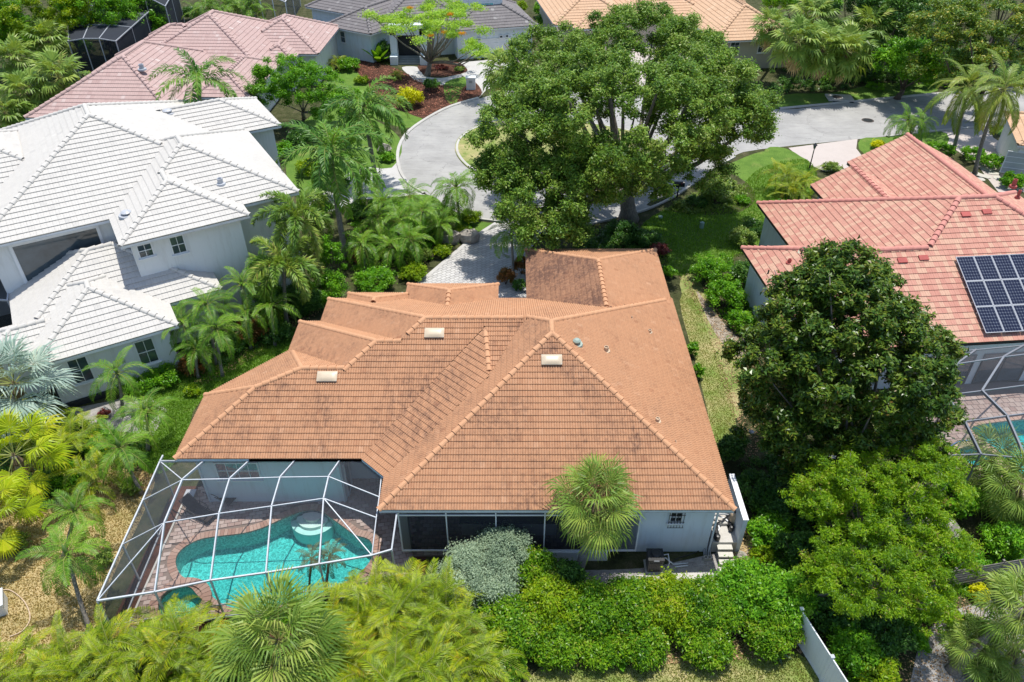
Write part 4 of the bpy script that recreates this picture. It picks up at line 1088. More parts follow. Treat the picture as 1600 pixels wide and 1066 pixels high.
# porch floor
pfl = fill_sheet('porch_floor', [[Vector(q) for q in ((-5.0, 24.3, 0), (4.7, 24.3, 0), (4.7, 29.2, 0), (-5.0, 29.2, 0))]], .0, M['deck_joint'])
lay_pavers(pfl, lambda X, Y: (X > -4.8) & (X < 4.6) & (Y > 24.45) & (Y < 29.1), (-5, 5, 24, 29), (.36, .25), .002, .045, M['deck'], 40, 0, 13)
def basin(name, label, cat, outline, depth, wz, water, cope_w, n_cope, lift=.05, floor_mat='plaster', group=None, cope_mat='coping'):
    c = sum(outline, Vector((0, 0, 0))) / len(outline)
    t = thing(name, label, cat, (c.x, c.y, 0), group)
    n = len(outline); b = MB()
    prof = [(0, .0), (0, -depth * .8), (.25, -depth * .95), (.5, -depth)]
    nrm = []
    for i in range(n):
        d = (outline[(i + 1) % n] - outline[i - 1]); d.z = 0; d.normalize(); nrm.append(Vector((d.y, -d.x, 0)))
    ar = sum(outline[i].x * outline[(i + 1) % n].y - outline[(i + 1) % n].x * outline[i].y for i in range(n))
    if ar < 0: nrm = [-v for v in nrm]           # outward
    vs = [outline[i] - nrm[i] * a + Vector((0, 0, z)) for a, z in prof for i in range(n)]
    fs = [(k * n + i, k * n + (i + 1) % n, (k + 1) * n + (i + 1) % n, (k + 1) * n + i) for k in range(len(prof) - 1) for i in range(n)]
    if ar > 0: fs = [f[::-1] for f in fs]
    fs.append(tuple((len(prof) - 1) * n + i for i in (range(n) if ar > 0 else range(n - 1, -1, -1))))
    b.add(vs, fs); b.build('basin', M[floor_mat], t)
    w = MB(); w.prism([(outline[i] + nrm[i] * .03).xy for i in range(n)], -depth - .08, wz); w.build('water', water, t)
    # coping bricks walked round the edge
    seg = [(outline[(i + 1) % n] - outline[i]).length for i in range(n)]; tot = sum(seg); acc = np.concatenate([[0], np.cumsum(seg)])
    def at(s):
        s %= tot; i = min(int(np.searchsorted(acc, s, 'right') - 1), n - 1); f = (s - acc[i]) / seg[i]
        return outline[i].lerp(outline[(i + 1) % n], f), nrm[i].lerp(nrm[(i + 1) % n], f).normalized()
    rng = np.random.RandomState(5)
    for k in range(n_cope):
        p0, m0 = at((k + .04) * tot / n_cope); p1, m1 = at((k + .96) * tot / n_cope); cb = MB(); cb.rv = rng.rand(); h = rng.uniform(-.003, .003)
        inn = .04
        cb.hexa([p0 - m0 * inn + Vector((0, 0, -.05)), p0 + m0 * cope_w + Vector((0, 0, -.05)), p1 + m1 * cope_w + Vector((0, 0, -.05)), p1 - m1 * inn + Vector((0, 0, -.05)),
                 p0 - m0 * inn + Vector((0, 0, lift + h)), p0 + m0 * cope_w + Vector((0, 0, lift + h)), p1 + m1 * cope_w + Vector((0, 0, lift + h)), p1 - m1 * inn + Vector((0, 0, lift + h))])
        cb.build('coping_brick', M[cope_mat], t)
    return t
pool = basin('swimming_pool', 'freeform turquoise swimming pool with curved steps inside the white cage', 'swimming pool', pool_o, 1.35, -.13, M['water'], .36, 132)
stc = P(240 + 1108 / 4.444, 690 + 478 / 4.444)
for k, (r, z) in enumerate(((.55, -.15), (.90, -.30), (1.25, -.48))):
    s = MB(); cpt = [(stc.x + r * 1.0 * math.cos(a), stc.y - .1 + r * .95 * math.sin(a)) for a in np.linspace(PI * 1.02, 2 * PI * .99, 20)] + [(stc.x + r * .5, stc.y + .3), (stc.x - r * .5, stc.y + .3)]
    ok = inside(pool_o, [c[0] for c in cpt], [c[1] for c in cpt])
    cl = []
    for q, o_ in zip(cpt, ok):
        q = Vector((q[0], q[1], 0)); c0 = Vector((stc.x, stc.y - .35, 0)); f = 1.0
        while not inside(pool_o, [q.x], [q.y])[0] and f > .2: f -= .04; q = c0 + (q - c0) * .93
        cl.append(q)
    s.prism(cl, -1.34, z); s.build('pool_step', M['plaster_pale'], pool)
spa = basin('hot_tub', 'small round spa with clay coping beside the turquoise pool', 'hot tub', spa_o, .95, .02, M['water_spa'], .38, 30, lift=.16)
# ---- the cage
cage = thing('screen_enclosure', 'white framed screen cage over the turquoise pool', 'pool cage', (-11.5, 23.5, 0))
Nn = {}
def nd(k, x, y, z): Nn[k] = P(x, y, z)
ZT, ZE, ZR = 4.05, 3.66, 2.85
for k, x, y in (('n1', 285, 750), ('n2', 359, 748.5), ('n3', 438, 746), ('n4', 513.6, 745), ('m1', 257, 817), ('m2', 342.5, 802.6), ('m3', 424.7, 791), ('m4', 505.8, 779)): nd(k, x, y, ZT)
for k, x, y in (('e0', 276, 721), ('e1', 319, 721), ('e2', 390, 720), ('e3', 462, 719), ('e4', 533, 717), ('e5', 563, 715), ('e6', 596, 744), ('n5', 592.5, 776.7), ('m5', 588, 809), ('e7', 620, 803)): nd(k, x, y, ZE)
for k, x, y in (('A', 152, 939), ('l2', 191, 851), ('l1', 223, 782), ('B', 250, 721), ('o1', 242, 925), ('o2', 329, 907), ('o3', 415.7, 895), ('o4', 499, 881.5), ('o5', 581, 868), ('o6', 612, 859)): nd(k, x, y, ZR)
Nn['Bh'] = Vector((Nn['B'].x, 28.6, ZR))
def rail(a, b, w=.075, h=.10, name='beam'):
    s = MB(); s.beam(Nn[a] if isinstance(a, str) else a, Nn[b] if isinstance(b, str) else b, w, h); return s.build(name, M['cage_metal'], cage)
for a, b in (('n1', 'n2'), ('n2', 'n3'), ('n3', 'n4'), ('n4', 'n5'), ('m1', 'm2'), ('m2', 'm3'), ('m3', 'm4'), ('m4', 'm5'), ('A', 'm1'), ('B', 'n1'), ('l1', 'n1'), ('l2', 'm1'), ('m4', 'o5'), ('n5', 'm5'), ('m5', 'o5'), ('e6', 'n5')): rail(a, b, .045, .05, 'purlin')
for ch in (('e1', 'n1', 'm1', 'o1'), ('e2', 'n2', 'm2', 'o2'), ('e3', 'n3', 'm3', 'o3'), ('e4', 'n4', 'm4', 'o4')):
    for a, b in zip(ch, ch[1:]): rail(a, b, .06, .14, 'rafter')
for ch in (('A', 'o1', 'o2', 'o3', 'o4', 'o5', 'o6', 'e7'), ('A', 'l2', 'l1', 'B', 'Bh')):
    for a, b in zip(ch, ch[1:]): rail(a, b, .07, .085, 'eave_rail')
for a, b in (('e0', 'e1'), ('e1', 'e2'), ('e2', 'e3'), ('e3', 'e4'), ('e4', 'e5'), ('e5', 'e6'), ('B', 'e0')): rail(a, b, .05, .12, 'wall_rail')
gz = lambda k, z=0.0: Vector((Nn[k].x, Nn[k].y, z))
for k in ('A', 'l2', 'l1', 'B', 'o1', 'o2', 'o3', 'o4', 'o5', 'o6'): rail(gz(k, -.02), gz(k, ZR - .06), .075, .075, 'post')
for ch in (('A', 'o1', 'o2', 'o3', 'o4', 'o5', 'o6'), ('A', 'l2', 'l1', 'B')):
    for a, b in zip(ch, ch[1:]): rail(gz(a, .05), gz(b, .05), .07, .10, 'sill_rail')
for ch in (('A', 'o1', 'o2', 'o3', 'o4', 'o5', 'o6'),):
    for a, b in zip(ch, ch[1:]): rail(gz(a, 1.0), gz(b, 1.0), .05, .05, 'chair_rail')
kb = MB(); kb.beam((-17.90, 20.0, .0), (-17.90, 27.8, .0), .10, .12); kb.build('deck_edge', M['concrete'], cage)
def scr(*ks):
    s = MB(); pts = [Nn[k] if isinstance(k, str) else k for k in ks]; s.add(pts, [tuple(range(len(pts)))]); s.build('screen_panel', M['screen'], cage)
for q in (('e1', 'e2', 'n2', 'n1'), ('e2', 'e3', 'n3', 'n2'), ('e3', 'e4', 'n4', 'n3'), ('n1', 'n2', 'm2', 'm1'), ('n2', 'n3', 'm3', 'm2'), ('n3', 'n4', 'm4', 'm3'), ('m1', 'm2', 'o2', 'o1'), ('m2', 'm3', 'o3', 'o2'), ('m3', 'm4', 'o4', 'o3'), ('m4', 'o5', 'o4'), ('m4', 'm5', 'o5'), ('n4', 'n5', 'm5', 'm4'),
          ('e4', 'e5', 'e6', 'n5', 'n4'), ('A', 'o1', 'm1'), ('A', 'm1', 'l2'), ('l2', 'm1', 'n1', 'l1'), ('l1', 'n1', 'B'), ('B', 'n1', 'e1', 'e0')): scr(*q)
for ch in (('A', 'o1', 'o2', 'o3', 'o4', 'o5', 'o6'), ('A', 'l2', 'l1', 'B')):
    for a, b in zip(ch, ch[1:]): scr(gz(a, .1), gz(b, .1), gz(b, ZR - .06), gz(a, ZR - .06))
# loungers and a side table under the cage
def lounger(c, d, label):
    t = thing('sun_lounger', label, 'sun lounger', c, 'sun loungers by the pool'); d = d.normalized(); sd_ = Vector((-d.y, d.x, 0)); c = Vector(c)
    X = lambda a, b, z: c + d * a + sd_ * b + Vector((0, 0, z))
    for s in (-1, 1):
        f = MB(); f.tube([X(-.95, .33 * s, .36), X(1.0, .33 * s, .34)], .024, 6)
        f.build('side_rail', M['bronze'], t)
        f = MB(); f.tube([X(-.25, .36 * s, .34), X(-.25, .39 * s, .62), X(.28, .39 * s, .60), X(.34, .36 * s, .34)], .022, 6); f.build('armrest', M['bronze'], t)
        for a in (-.7, .75):
            f = MB(); f.tube([X(a, .33 * s, .34), X(a + .06, .33 * s, 0)], .022, 6); f.build('leg', M['bronze'], t)
    f = MB(); n = 10
    v = [X(-.15 + 1.15 * i / n, .30 * k, .35 - .03 * math.sin(PI * i / n)) for i in range(n + 1) for k in (-1, 1)]
    f.add(v, [(2 * i, 2 * i + 2, 2 * i + 3, 2 * i + 1) for i in range(n)]); f.add([p - Vector((0, 0, .02)) for p in v], [(2 * i + 1, 2 * i + 3, 2 * i + 2, 2 * i) for i in range(n)]); f.build('seat', M['sling'], t)
    f = MB(); v = [X(-.15 - .70 * i / n, .30 * k, .36 + .62 * i / n + .03 * math.sin(PI * i / n)) for i in range(n + 1) for k in (-1, 1)]
    f.add(v, [(2 * i + 1, 2 * i + 3, 2 * i + 2, 2 * i) for i in range(n)]); f.add([p - Vector((0, 0, .02)) for p in v], [(2 * i, 2 * i + 2, 2 * i + 3, 2 * i + 1) for i in range(n)]); f.build('backrest', M['sling'], t)
    f = MB(); f.tube([X(-.15, -.33, .37), X(-.86, -.33, .99), X(-.86, .33, .99), X(-.15, .33, .37)], .022, 6); f.build('back_frame', M['bronze'], t)
h1, f1 = P(322, 768), P(371, 789); lounger((h1 + f1) / 2, f1 - h1, 'dark sling sun lounger nearest the house wall under the cage')
h2, f2 = P(287, 792), P(338, 818); lounger((h2 + f2) / 2, f2 - h2, 'dark sling sun lounger nearest the pool edge')
tc = P(300, 780); t = thing('side_table', 'small grey side table between the two dark loungers', 'table', tc, None)
s = MB(); s.box(tc + Vector((0, 0, .46)), (.55, .55, .04)); s.build('table_top', M['steel'], t)
for a in (-1, 1):
    for b in (-1, 1): s = MB(); s.beam(tc + Vector((.23 * a, .23 * b, 0)), tc + Vector((.23 * a, .23 * b, .438)), .03, .03); s.build('leg', M['bronze'], t)
# ================================================================== pool and dark cage of the red house
rh = HOLES[1]; rhole = [Vector((rh[0] - .05, rh[2] - .05, 0)), Vector((rh[1] + .05, rh[2] - .05, 0)), Vector((rh[1] + .05, rh[3] + .05, 0)), Vector((rh[0] - .05, rh[3] + .05, 0))]
rpool = smooth([Vector((x, y, 0)) for x, y in ((28.0, 33.85), (31.5, 34.5), (36, 34.9), (38, 33), (37.5, 29), (33, 28.2), (29.4, 29.2), (28.6, 30.6), (28.3, 32.1), (27.85, 32.9))], 3)
rsc = P(1524, 716); rspa = [Vector((rsc.x + 1.0 * math.cos(a), rsc.y + .85 * math.sin(a), 0)) for a in np.linspace(0, 2 * PI, 25)[:-1]]
rdeck = fill_sheet('pool_deck', [rhole, rpool, rspa], -.012, M['deck_joint'])
rpl = [Vector(q) for q in ((25.4, 27.5, 0), (46.5, 27.5, 0), (46.5, 38.2, 0), (25.4, 36.4, 0))]
lay_pavers(rdeck, lambda X, Y: inside(rpl, X, Y) & ~inside(rpool, X, Y) & ~inside(rspa, X, Y) & (dist_to(rpool, X, Y) > .42) & (dist_to(rspa, X, Y) > .42) & (X < 36), (25, 36, 27, 38), (.40, .40), -.010, .05, M['deck'], 0, .09, 14)
basin('swimming_pool', 'blue green swimming pool under the dark cage beside the red tiled house', 'swimming pool', rpool, 1.3, -.12, M['water_b'], .34, 90, cope_mat='coping_pale')
basin('hot_tub', 'spa with cream coping and a blue hose beside the red tiled house', 'hot tub', rspa, .8, .05, M['water_b'], .34, 26, lift=.2, cope_mat='coping_cream')
hs = MB(); hs.tube(smooth([P(1486, 698, .06), P(1496, 692, .06), P(1512, 689, .06), P(1524, 690, .06)], 4, False), .07, 6)
tag(hs.build('pool_hose', M['hose_blue'], smooth=True), 'thick blue hose lying on the deck beside the cream coped spa', 'hose')
rcage = thing('screen_enclosure', 'dark pool cage standing against the red tiled house at the right edge', 'pool cage', (28, 32, 0))
def rbeam(a, b, w=.09, h=.13, name='beam', mat='dark_alu'):
    s = MB(); s.beam(a, b, w, h); return s.build(name, M[mat], rcage)
RG = [P(1470, 552, 3.7), P(1525, 547, 3.7), P(1600, 540, 3.7), P(1690, 528, 3.7)]
R1 = [P(1440, 575, 4.5), P(1495, 569, 4.5), P(1568, 558, 4.5), P(1650, 548, 4.5)]
R2 = [P(1478, 618, 4.5), P(1534, 611, 4.5), P(1612, 601, 4.5), P(1690, 592, 4.5)]
R3 = [P(1507, 659, 4.5), P(1573, 650, 4.5), P(1655, 640, 4.5), P(1730, 630, 4.5)]
R3 = [P(1440, 668, 4.5)] + R3[:3]; R2 = [P(1410, 628, 4.5)] + R2[:3]
R4 = [P(1470, 712, 3.7), P(1532, 710, 3.7), P(1602, 716, 3.7), P(1690, 700, 3.7)]
for row in (R1, R2, R3, R4, RG):
    for a, b in zip(row, row[1:]): rbeam(a, b, .06, .07, 'purlin')
for k in range(4):
    for a, b in ((RG[k], R1[k]), (R1[k], R2[k]), (R2[k], R3[k]), (R3[k], R4[k])): rbeam(a, b, .10, .16, 'rafter')
    rbeam(R4[k], (R4[k].x, R4[k].y, 0), .08, .08, 'post')
for ra, rb in ((RG, R1), (R1, R2), (R2, R3), (R3, R4)):
    for k in range(3):
        s = MB(); s.add([ra[k], ra[k + 1], rb[k + 1], rb[k]], [(0, 1, 2, 3)]); s.build('screen_panel', M['screen'], rcage)
t = thing('lounge_chair', 'pale slatted lounge chair in the shade of the dark cage', 'chair', P(1585, 583))
c = P(1585, 583)
for k in range(7): s = MB(); s.box(c + Vector((-.6 + .2 * k, 0, .4 + max(0, k - 3) * .14)), (.14, .6, .03)); s.build('slat', M['white'], t)
for a in (-.5, .5):
    for b in (-.27, .27): s = MB(); s.beam(c + Vector((a, b, 0)), c + Vector((a, b, .385)), .05, .05); s.build('leg', M['white'], t)
# ---- cages of the neighbours, seen as dark panels
def simple_cage(label, pts, z, loc, grid_mat='steel', scr_mat='screen_dark', nu=3, nv=2, top=.9):
    """four ground corners; walls and a shallow roof of framed screens"""
    t = thing('screen_enclosure', label, 'pool cage', loc)
    g = [[pts[0].lerp(pts[1], i / nu).lerp(pts[3].lerp(pts[2], i / nu), j / nv) for j in range(nv + 1)] for i in range(nu + 1)]
    H = lambda i, j: Vector((g[i][j].x, g[i][j].y, z + (top if 0 < i < nu else 0)))
    G = lambda i, j: Vector((g[i][j].x, g[i][j].y, 0))
    def bm_(a, b, w=.09): s = MB(); s.beam(a, b, w, w * 1.2); s.build('beam', M[grid_mat], t)
    def sc_(*q): s = MB(); s.add(q, [tuple(range(len(q)))]); s.build('screen_panel', M[scr_mat], t)
    for i in range(nu + 1):
        for j in range(nv + 1):
            if i < nu: bm_(H(i, j), H(i + 1, j))
            if j < nv: bm_(H(i, j), H(i, j + 1))
            if i in (0, nu) or j in (0, nv): bm_(G(i, j), H(i, j))
            if i < nu and j < nv: sc_(H(i, j), H(i + 1, j), H(i + 1, j + 1), H(i, j + 1))
    for i in range(nu):
        for j in (0, nv): sc_(G(i, j), G(i + 1, j), H(i + 1, j), H(i, j))
    for j in range(nv):
        for i in (0, nu): sc_(G(i, j), G(i, j + 1), H(i, j + 1), H(i, j))
    return t
simple_cage('dark screen cage at the left of the pink tiled roof', [P(128, 128), P(200, 128), P(262, 62), P(128, 64)], 5.0, P(150, 100), nu=3, nv=3, top=.3)
simple_cage('grey domed screen cage behind the pink tiled roof', [P(165, 75), P(275, 75), P(290, 42), P(190, 42)], 5.6, P(220, 60), nu=4, nv=2, top=1.4)
simple_cage('dark screen cage at the left edge beside the white house', [P(-60, 545), P(48, 545), P(50, 470), P(-60, 460)], 4.0, P(10, 500), nu=2, nv=2, top=.2)
simple_cage('pale framed screen cage at the top beside the grey roof', [P(395, 42), P(452, 42), P(470, 10), P(405, 6)], 3.6, P(430, 25), 'white', 'screen', nu=3, nv=2, top=.8)
# ================================================================== plants: builders
def pxm(p): return FPX / ((p.y * CT - (p.z - HCAM) * ST))
M['bark_grey'] = mat_bark('grey_bark', (0.24, 0.215, 0.185))
M['bark_palm'] = mat_bark('ringed_palm_trunk', (0.30, 0.275, 0.24), 2.2)
M['bark_dark'] = mat_bark('dark_bark', (0.12, 0.095, 0.075))
M['boot'] = mat_bark('fibrous_palm_boots', (0.20, 0.145, 0.095), 3.0)
M['crownshaft'] = mat_plain('green_crownshaft', (0.12, 0.20, 0.05), 0.5, 0.3, 0.3)
M['petiole'] = mat_plain('yellow_green_rachis', (0.24, 0.27, 0.07), 0.6, 0.3, 0.3)
M['petiole_dry'] = mat_plain('dry_leaf_base', (0.26, 0.19, 0.12), 0.8, 0.2, 0.3)
LF = {
    'palm': mat_leaf('palm_leaflets', (0.024, 0.060, 0.010), (0.056, 0.120, 0.014), (0.108, 0.176, 0.024), None, .24, .46, True, .32),
    'royal': mat_leaf('royal_palm_leaflets', (0.018, 0.055, 0.012), (0.042, 0.100, 0.016), (0.090, 0.155, 0.026), None, .24, .46, True, .32),
    'foxtail': mat_leaf('foxtail_leaflets', (0.027, 0.072, 0.013), (0.068, 0.122, 0.020), (0.144, 0.180, 0.041), (0.234, 0.180, 0.063), .24, .46, True, .32),
    'areca': mat_leaf('areca_leaflets', (0.037, 0.071, 0.008), (0.092, 0.137, 0.013), (0.185, 0.203, 0.021), (0.311, 0.222, 0.018), .24, .46, True, .32),
    'coconut': mat_leaf('coconut_leaflets', (0.034, 0.068, 0.012), (0.085, 0.128, 0.022), (0.157, 0.183, 0.038), (0.221, 0.204, 0.051), .24, .46, True, .32),
    'sabal': mat_leaf('fan_palm_blades', (0.032, 0.064, 0.013), (0.078, 0.129, 0.026), (0.152, 0.189, 0.046), (0.230, 0.202, 0.069), .24, .46, True, .32),
    'bismarck': mat_leaf('silver_fan_blades', (0.086, 0.122, 0.108), (0.151, 0.202, 0.176), (0.245, 0.281, 0.238), (0.259, 0.252, 0.158), .2, .5, True, .22),
    'licuala': mat_leaf('yellow_green_fan_blades', (0.076, 0.123, 0.012), (0.145, 0.200, 0.019), (0.246, 0.255, 0.031), (0.306, 0.272, 0.043), .36, .4, True, .22),
    'arecadry': mat_leaf('browned_fronds', (0.10, 0.055, 0.02), (0.17, 0.095, 0.035), (0.24, 0.15, 0.055), None, .2, .7, True, .2),
    'drypalm': mat_leaf('dull_palm_leaflets', (0.030, 0.035, 0.018), (0.055, 0.065, 0.030), (0.10, 0.10, 0.045), None, .2, .6, True),
    'thatch': mat_leaf('dry_fan_blades', (0.16, 0.11, 0.06), (0.27, 0.20, 0.115), (0.36, 0.29, 0.18), None, .2, .7, True, .2),
    'oak': mat_leaf('oak_leaves', (0.020, 0.046, 0.010), (0.052, 0.102, 0.017), (0.120, 0.172, 0.034), (0.165, 0.195, 0.05), .22, .42, False, .22),
    'magnolia': mat_leaf('magnolia_leaves', (0.012, 0.031, 0.008), (0.028, 0.058, 0.011), (0.078, 0.105, 0.017), (0.113, 0.082, 0.023), .14, .30, False, .22),
    'feather': mat_leaf('feathery_leaves', (0.025, 0.067, 0.008), (0.075, 0.143, 0.011), (0.158, 0.222, 0.020), (0.201, 0.143, 0.042), .4, .5),
    'poinciana': mat_leaf('poinciana_leaves', (0.070, 0.140, 0.022), (0.135, 0.230, 0.035), (0.215, 0.310, 0.050), None, .38, .5),
    'flame': mat_leaf('orange_blossom', (0.50, 0.10, 0.02), (0.60, 0.15, 0.03), (0.70, 0.22, 0.05), None, .3, .6),
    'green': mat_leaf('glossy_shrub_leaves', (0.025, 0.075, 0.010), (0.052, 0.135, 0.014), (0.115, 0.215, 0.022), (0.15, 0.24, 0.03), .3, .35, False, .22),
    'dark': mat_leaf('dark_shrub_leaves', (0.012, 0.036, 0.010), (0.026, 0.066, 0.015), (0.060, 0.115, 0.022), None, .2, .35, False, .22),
    'lime': mat_leaf('lime_shrub_leaves', (0.042, 0.088, 0.009), (0.084, 0.144, 0.013), (0.158, 0.205, 0.020), (0.240, 0.240, 0.028), .34, .42, False, .22),
    'hedge': mat_leaf('hedge_leaves', (0.018, 0.057, 0.007), (0.046, 0.106, 0.011), (0.110, 0.179, 0.018), (0.184, 0.202, 0.028), .3, .32, False, .22),
    'silver': mat_leaf('silver_leaves', (0.071, 0.102, 0.071), (0.115, 0.155, 0.105), (0.174, 0.214, 0.146), None, .22, .6),
    'yellow': mat_leaf('yellow_shrub_leaves', (0.16, 0.19, 0.015), (0.34, 0.33, 0.022), (0.52, 0.47, 0.04), None, .34, .5),
    'croton': mat_leaf('croton_leaves', (0.035, 0.045, 0.012), (0.085, 0.055, 0.018), (0.20, 0.075, 0.028), (0.25, 0.14, 0.03), .25, .4),
    'redleaf': mat_leaf('dark_red_leaves', (0.04, 0.014, 0.014), (0.085, 0.024, 0.022), (0.15, 0.04, 0.03), None, .25, .4),
    'cassia': mat_leaf('yellow_topped_leaves', (0.016, 0.046, 0.010), (0.038, 0.085, 0.014), (0.10, 0.135, 0.020), (0.30, 0.25, 0.03), .26, .45),
    'white_flower': mat_leaf('white_blossom', (0.66, 0.65, 0.58), (0.74, 0.73, 0.66), (0.78, 0.77, 0.72), None, .2, .6),
    'turf': mat_leaf('lawn_blades', (0.060, 0.120, 0.014), (0.080, 0.155, 0.019), (0.115, 0.185, 0.03), None, .3, .6),
    'turf_mix': mat_leaf('patchy_lawn_blades', (0.090, 0.125, 0.024), (0.130, 0.165, 0.040), (0.21, 0.20, 0.08), None, .3, .6),
    'turf_dry': mat_leaf('dry_lawn_blades', (0.12, 0.11, 0.035), (0.20, 0.16, 0.065), (0.28, 0.215, 0.11), None, .25, .7),
    'litter': mat_leaf('fallen_leaves', (0.05, 0.035, 0.02), (0.13, 0.085, 0.05), (0.24, 0.17, 0.10), None, .15, .8),
    'redchip': mat_leaf('red_mulch_chips', (0.05, 0.02, 0.014), (0.10, 0.04, 0.028), (0.17, 0.08, 0.055), None, .05, .9),
    'olive': mat_leaf('olive_leaves', (0.035, 0.065, 0.014), (0.075, 0.125, 0.026), (0.150, 0.190, 0.045), (0.20, 0.20, 0.07), .26, .45),
}
PROTO = {}
def rot_about(v, ax, a): return Matrix.Rotation(a, 3, ax) @ v
def pinnate(kind, L, pairs, Lw, Lmax, droop, vee, ldroop, seed, start=.14, plume=0.0, fwd=.75):
    """one arching feather frond along +X: rachis and folded leaflets"""
    r = random.Random(seed); V, F, fm, rn = [], [], [], []
    N = 10; pts, tan = [Vector((0, 0, 0))], []
    for i in range(N):
        th = -droop * ((i + .5) / N) ** 1.35; t = Vector((math.cos(th), 0, math.sin(th))); tan.append(t); pts.append(pts[-1] + t * (L / N))
    tan.append(tan[-1])
    side = r.uniform(-.05, .05)
    for i, p in enumerate(pts): p.y += side * L * (i / N) ** 2
    for i, p in enumerate(pts):          # rachis: a three sided rod
        w = .022 * L / 2.4 * (1 - .8 * i / N) + .006
        n = Vector((-tan[i].z, 0, tan[i].x))
        V += [p + Vector((0, w, 0)), p - Vector((0, w, 0)), p + n * w * 1.2]
    for i in range(N):
        for k in range(3): a, b = i * 3 + k, i * 3 + (k + 1) % 3; F.append((a, b, b + 3, a + 3)); fm.append(1); rn.append(.5)
    for k in range(pairs):
        s = start + (1 - start) * (k + .5) / pairs; q = s * N; i = min(int(q), N - 1); f = q - i
        p = pts[i].lerp(pts[i + 1], f); t = tan[i].lerp(tan[min(i + 1, N)], f).normalized(); n = Vector((-t.z, 0, t.x))
        ll = Lmax * (0.30 + 0.70 * math.sin(PI * (0.10 + 0.84 * s) ** .9)) * (1 - .25 * s)
        for sg in (-1, 1):
            a = vee + r.uniform(-.18, .18) + (r.uniform(-1, 1) * plume)
            d = (t * (fwd + .35 * s) + Vector((0, sg, 0)) * math.cos(a) + n * math.sin(a)).normalized()
            l = ll * r.uniform(.88, 1.08); d2 = (d + Vector((0, 0, -ldroop)) * r.uniform(.7, 1.3)).normalized()
            m = p + d * l * .5; e = m + d2 * l * .5
            wv = d.cross(n);
            if wv.length < 1e-3: wv = Vector((1, 0, 0))
            wv = wv.normalized() * Lw / 2
            b = len(V); V += [p - wv * .5, p + wv * .5, m + wv, m - wv, e]
            F += [(b, b + 1, b + 2, b + 3), (b + 3, b + 2, b + 4)]; fm += [0, 0]; x = min(1, max(0, r.gauss(.5, .28))); rn += [x, x]
    return mesh_of(kind + '_frond', V, F, [LF[kind], M['petiole']], fm, rn)
def fan(kind, pet, R, segs, spread, seed, droop=.35, cost=.35, fold=.12, width=1.0):
    r = random.Random(seed); V, F, fm, rn = [], [], [], []
    N = 5; bend = r.uniform(.25, .5)
    pts = []; p = Vector((0, 0, 0))
    for i in range(N + 1):
        pts.append(p.copy()); th = -bend * i / N; p = p + Vector((math.cos(th), 0, math.sin(th))) * pet / N
    th = -bend; t = Vector((math.cos(th), 0, math.sin(th))); n = Vector((-t.z, 0, t.x))
    for i, q in enumerate(pts):
        w = .03 * (1 - .5 * i / N); V += [q + Vector((0, w, 0)), q - Vector((0, w, 0)), q + Vector((0, 0, w))]
    for i in range(N):
        for k in range(3): a, b = i * 3 + k, i * 3 + (k + 1) % 3; F.append((a, b, b + 3, a + 3)); fm.append(1); rn.append(.5)
    o = pts[-1]
    for k in range(segs):
        a = spread * ((k + .5) / segs * 2 - 1)
        d = (t * math.cos(a) + Vector((0, math.sin(a), 0))).normalized()
        up = n * (fold * math.cos(a * 1.5) + r.uniform(-.10, .10)) + n * (.22 * abs(math.sin(a)))
        l = R * (1 - .22 * abs(a) / spread) * r.uniform(.9, 1.05)
        oo = o + t * (cost * R * .25 * math.cos(a))
        d1 = (d + up).normalized(); m1 = oo + d1 * l * .55
        dr = droop * (1 + .5 * abs(a)) * r.uniform(.5, 1.5)
        d2 = (d1 - n * dr * .6 - Vector((0, 0, dr * .6))).normalized(); m2 = m1 + d2 * l * .45
        wv = d1.cross(n).normalized() * (l * .55 * spread / segs * 1.15 * width); hh = n * (.018 if k % 2 else -.018)
        b = len(V); V += [oo, m1 + wv + hh, m1 - wv - hh, m2]
        F += [(b, b + 1, b + 3, b + 2)]; fm += [0]; rn += [min(1, max(0, r.gauss(.5, .25)))]
    return mesh_of(kind + '_leaf', V, F, [LF[kind], M['petiole']], fm, rn)
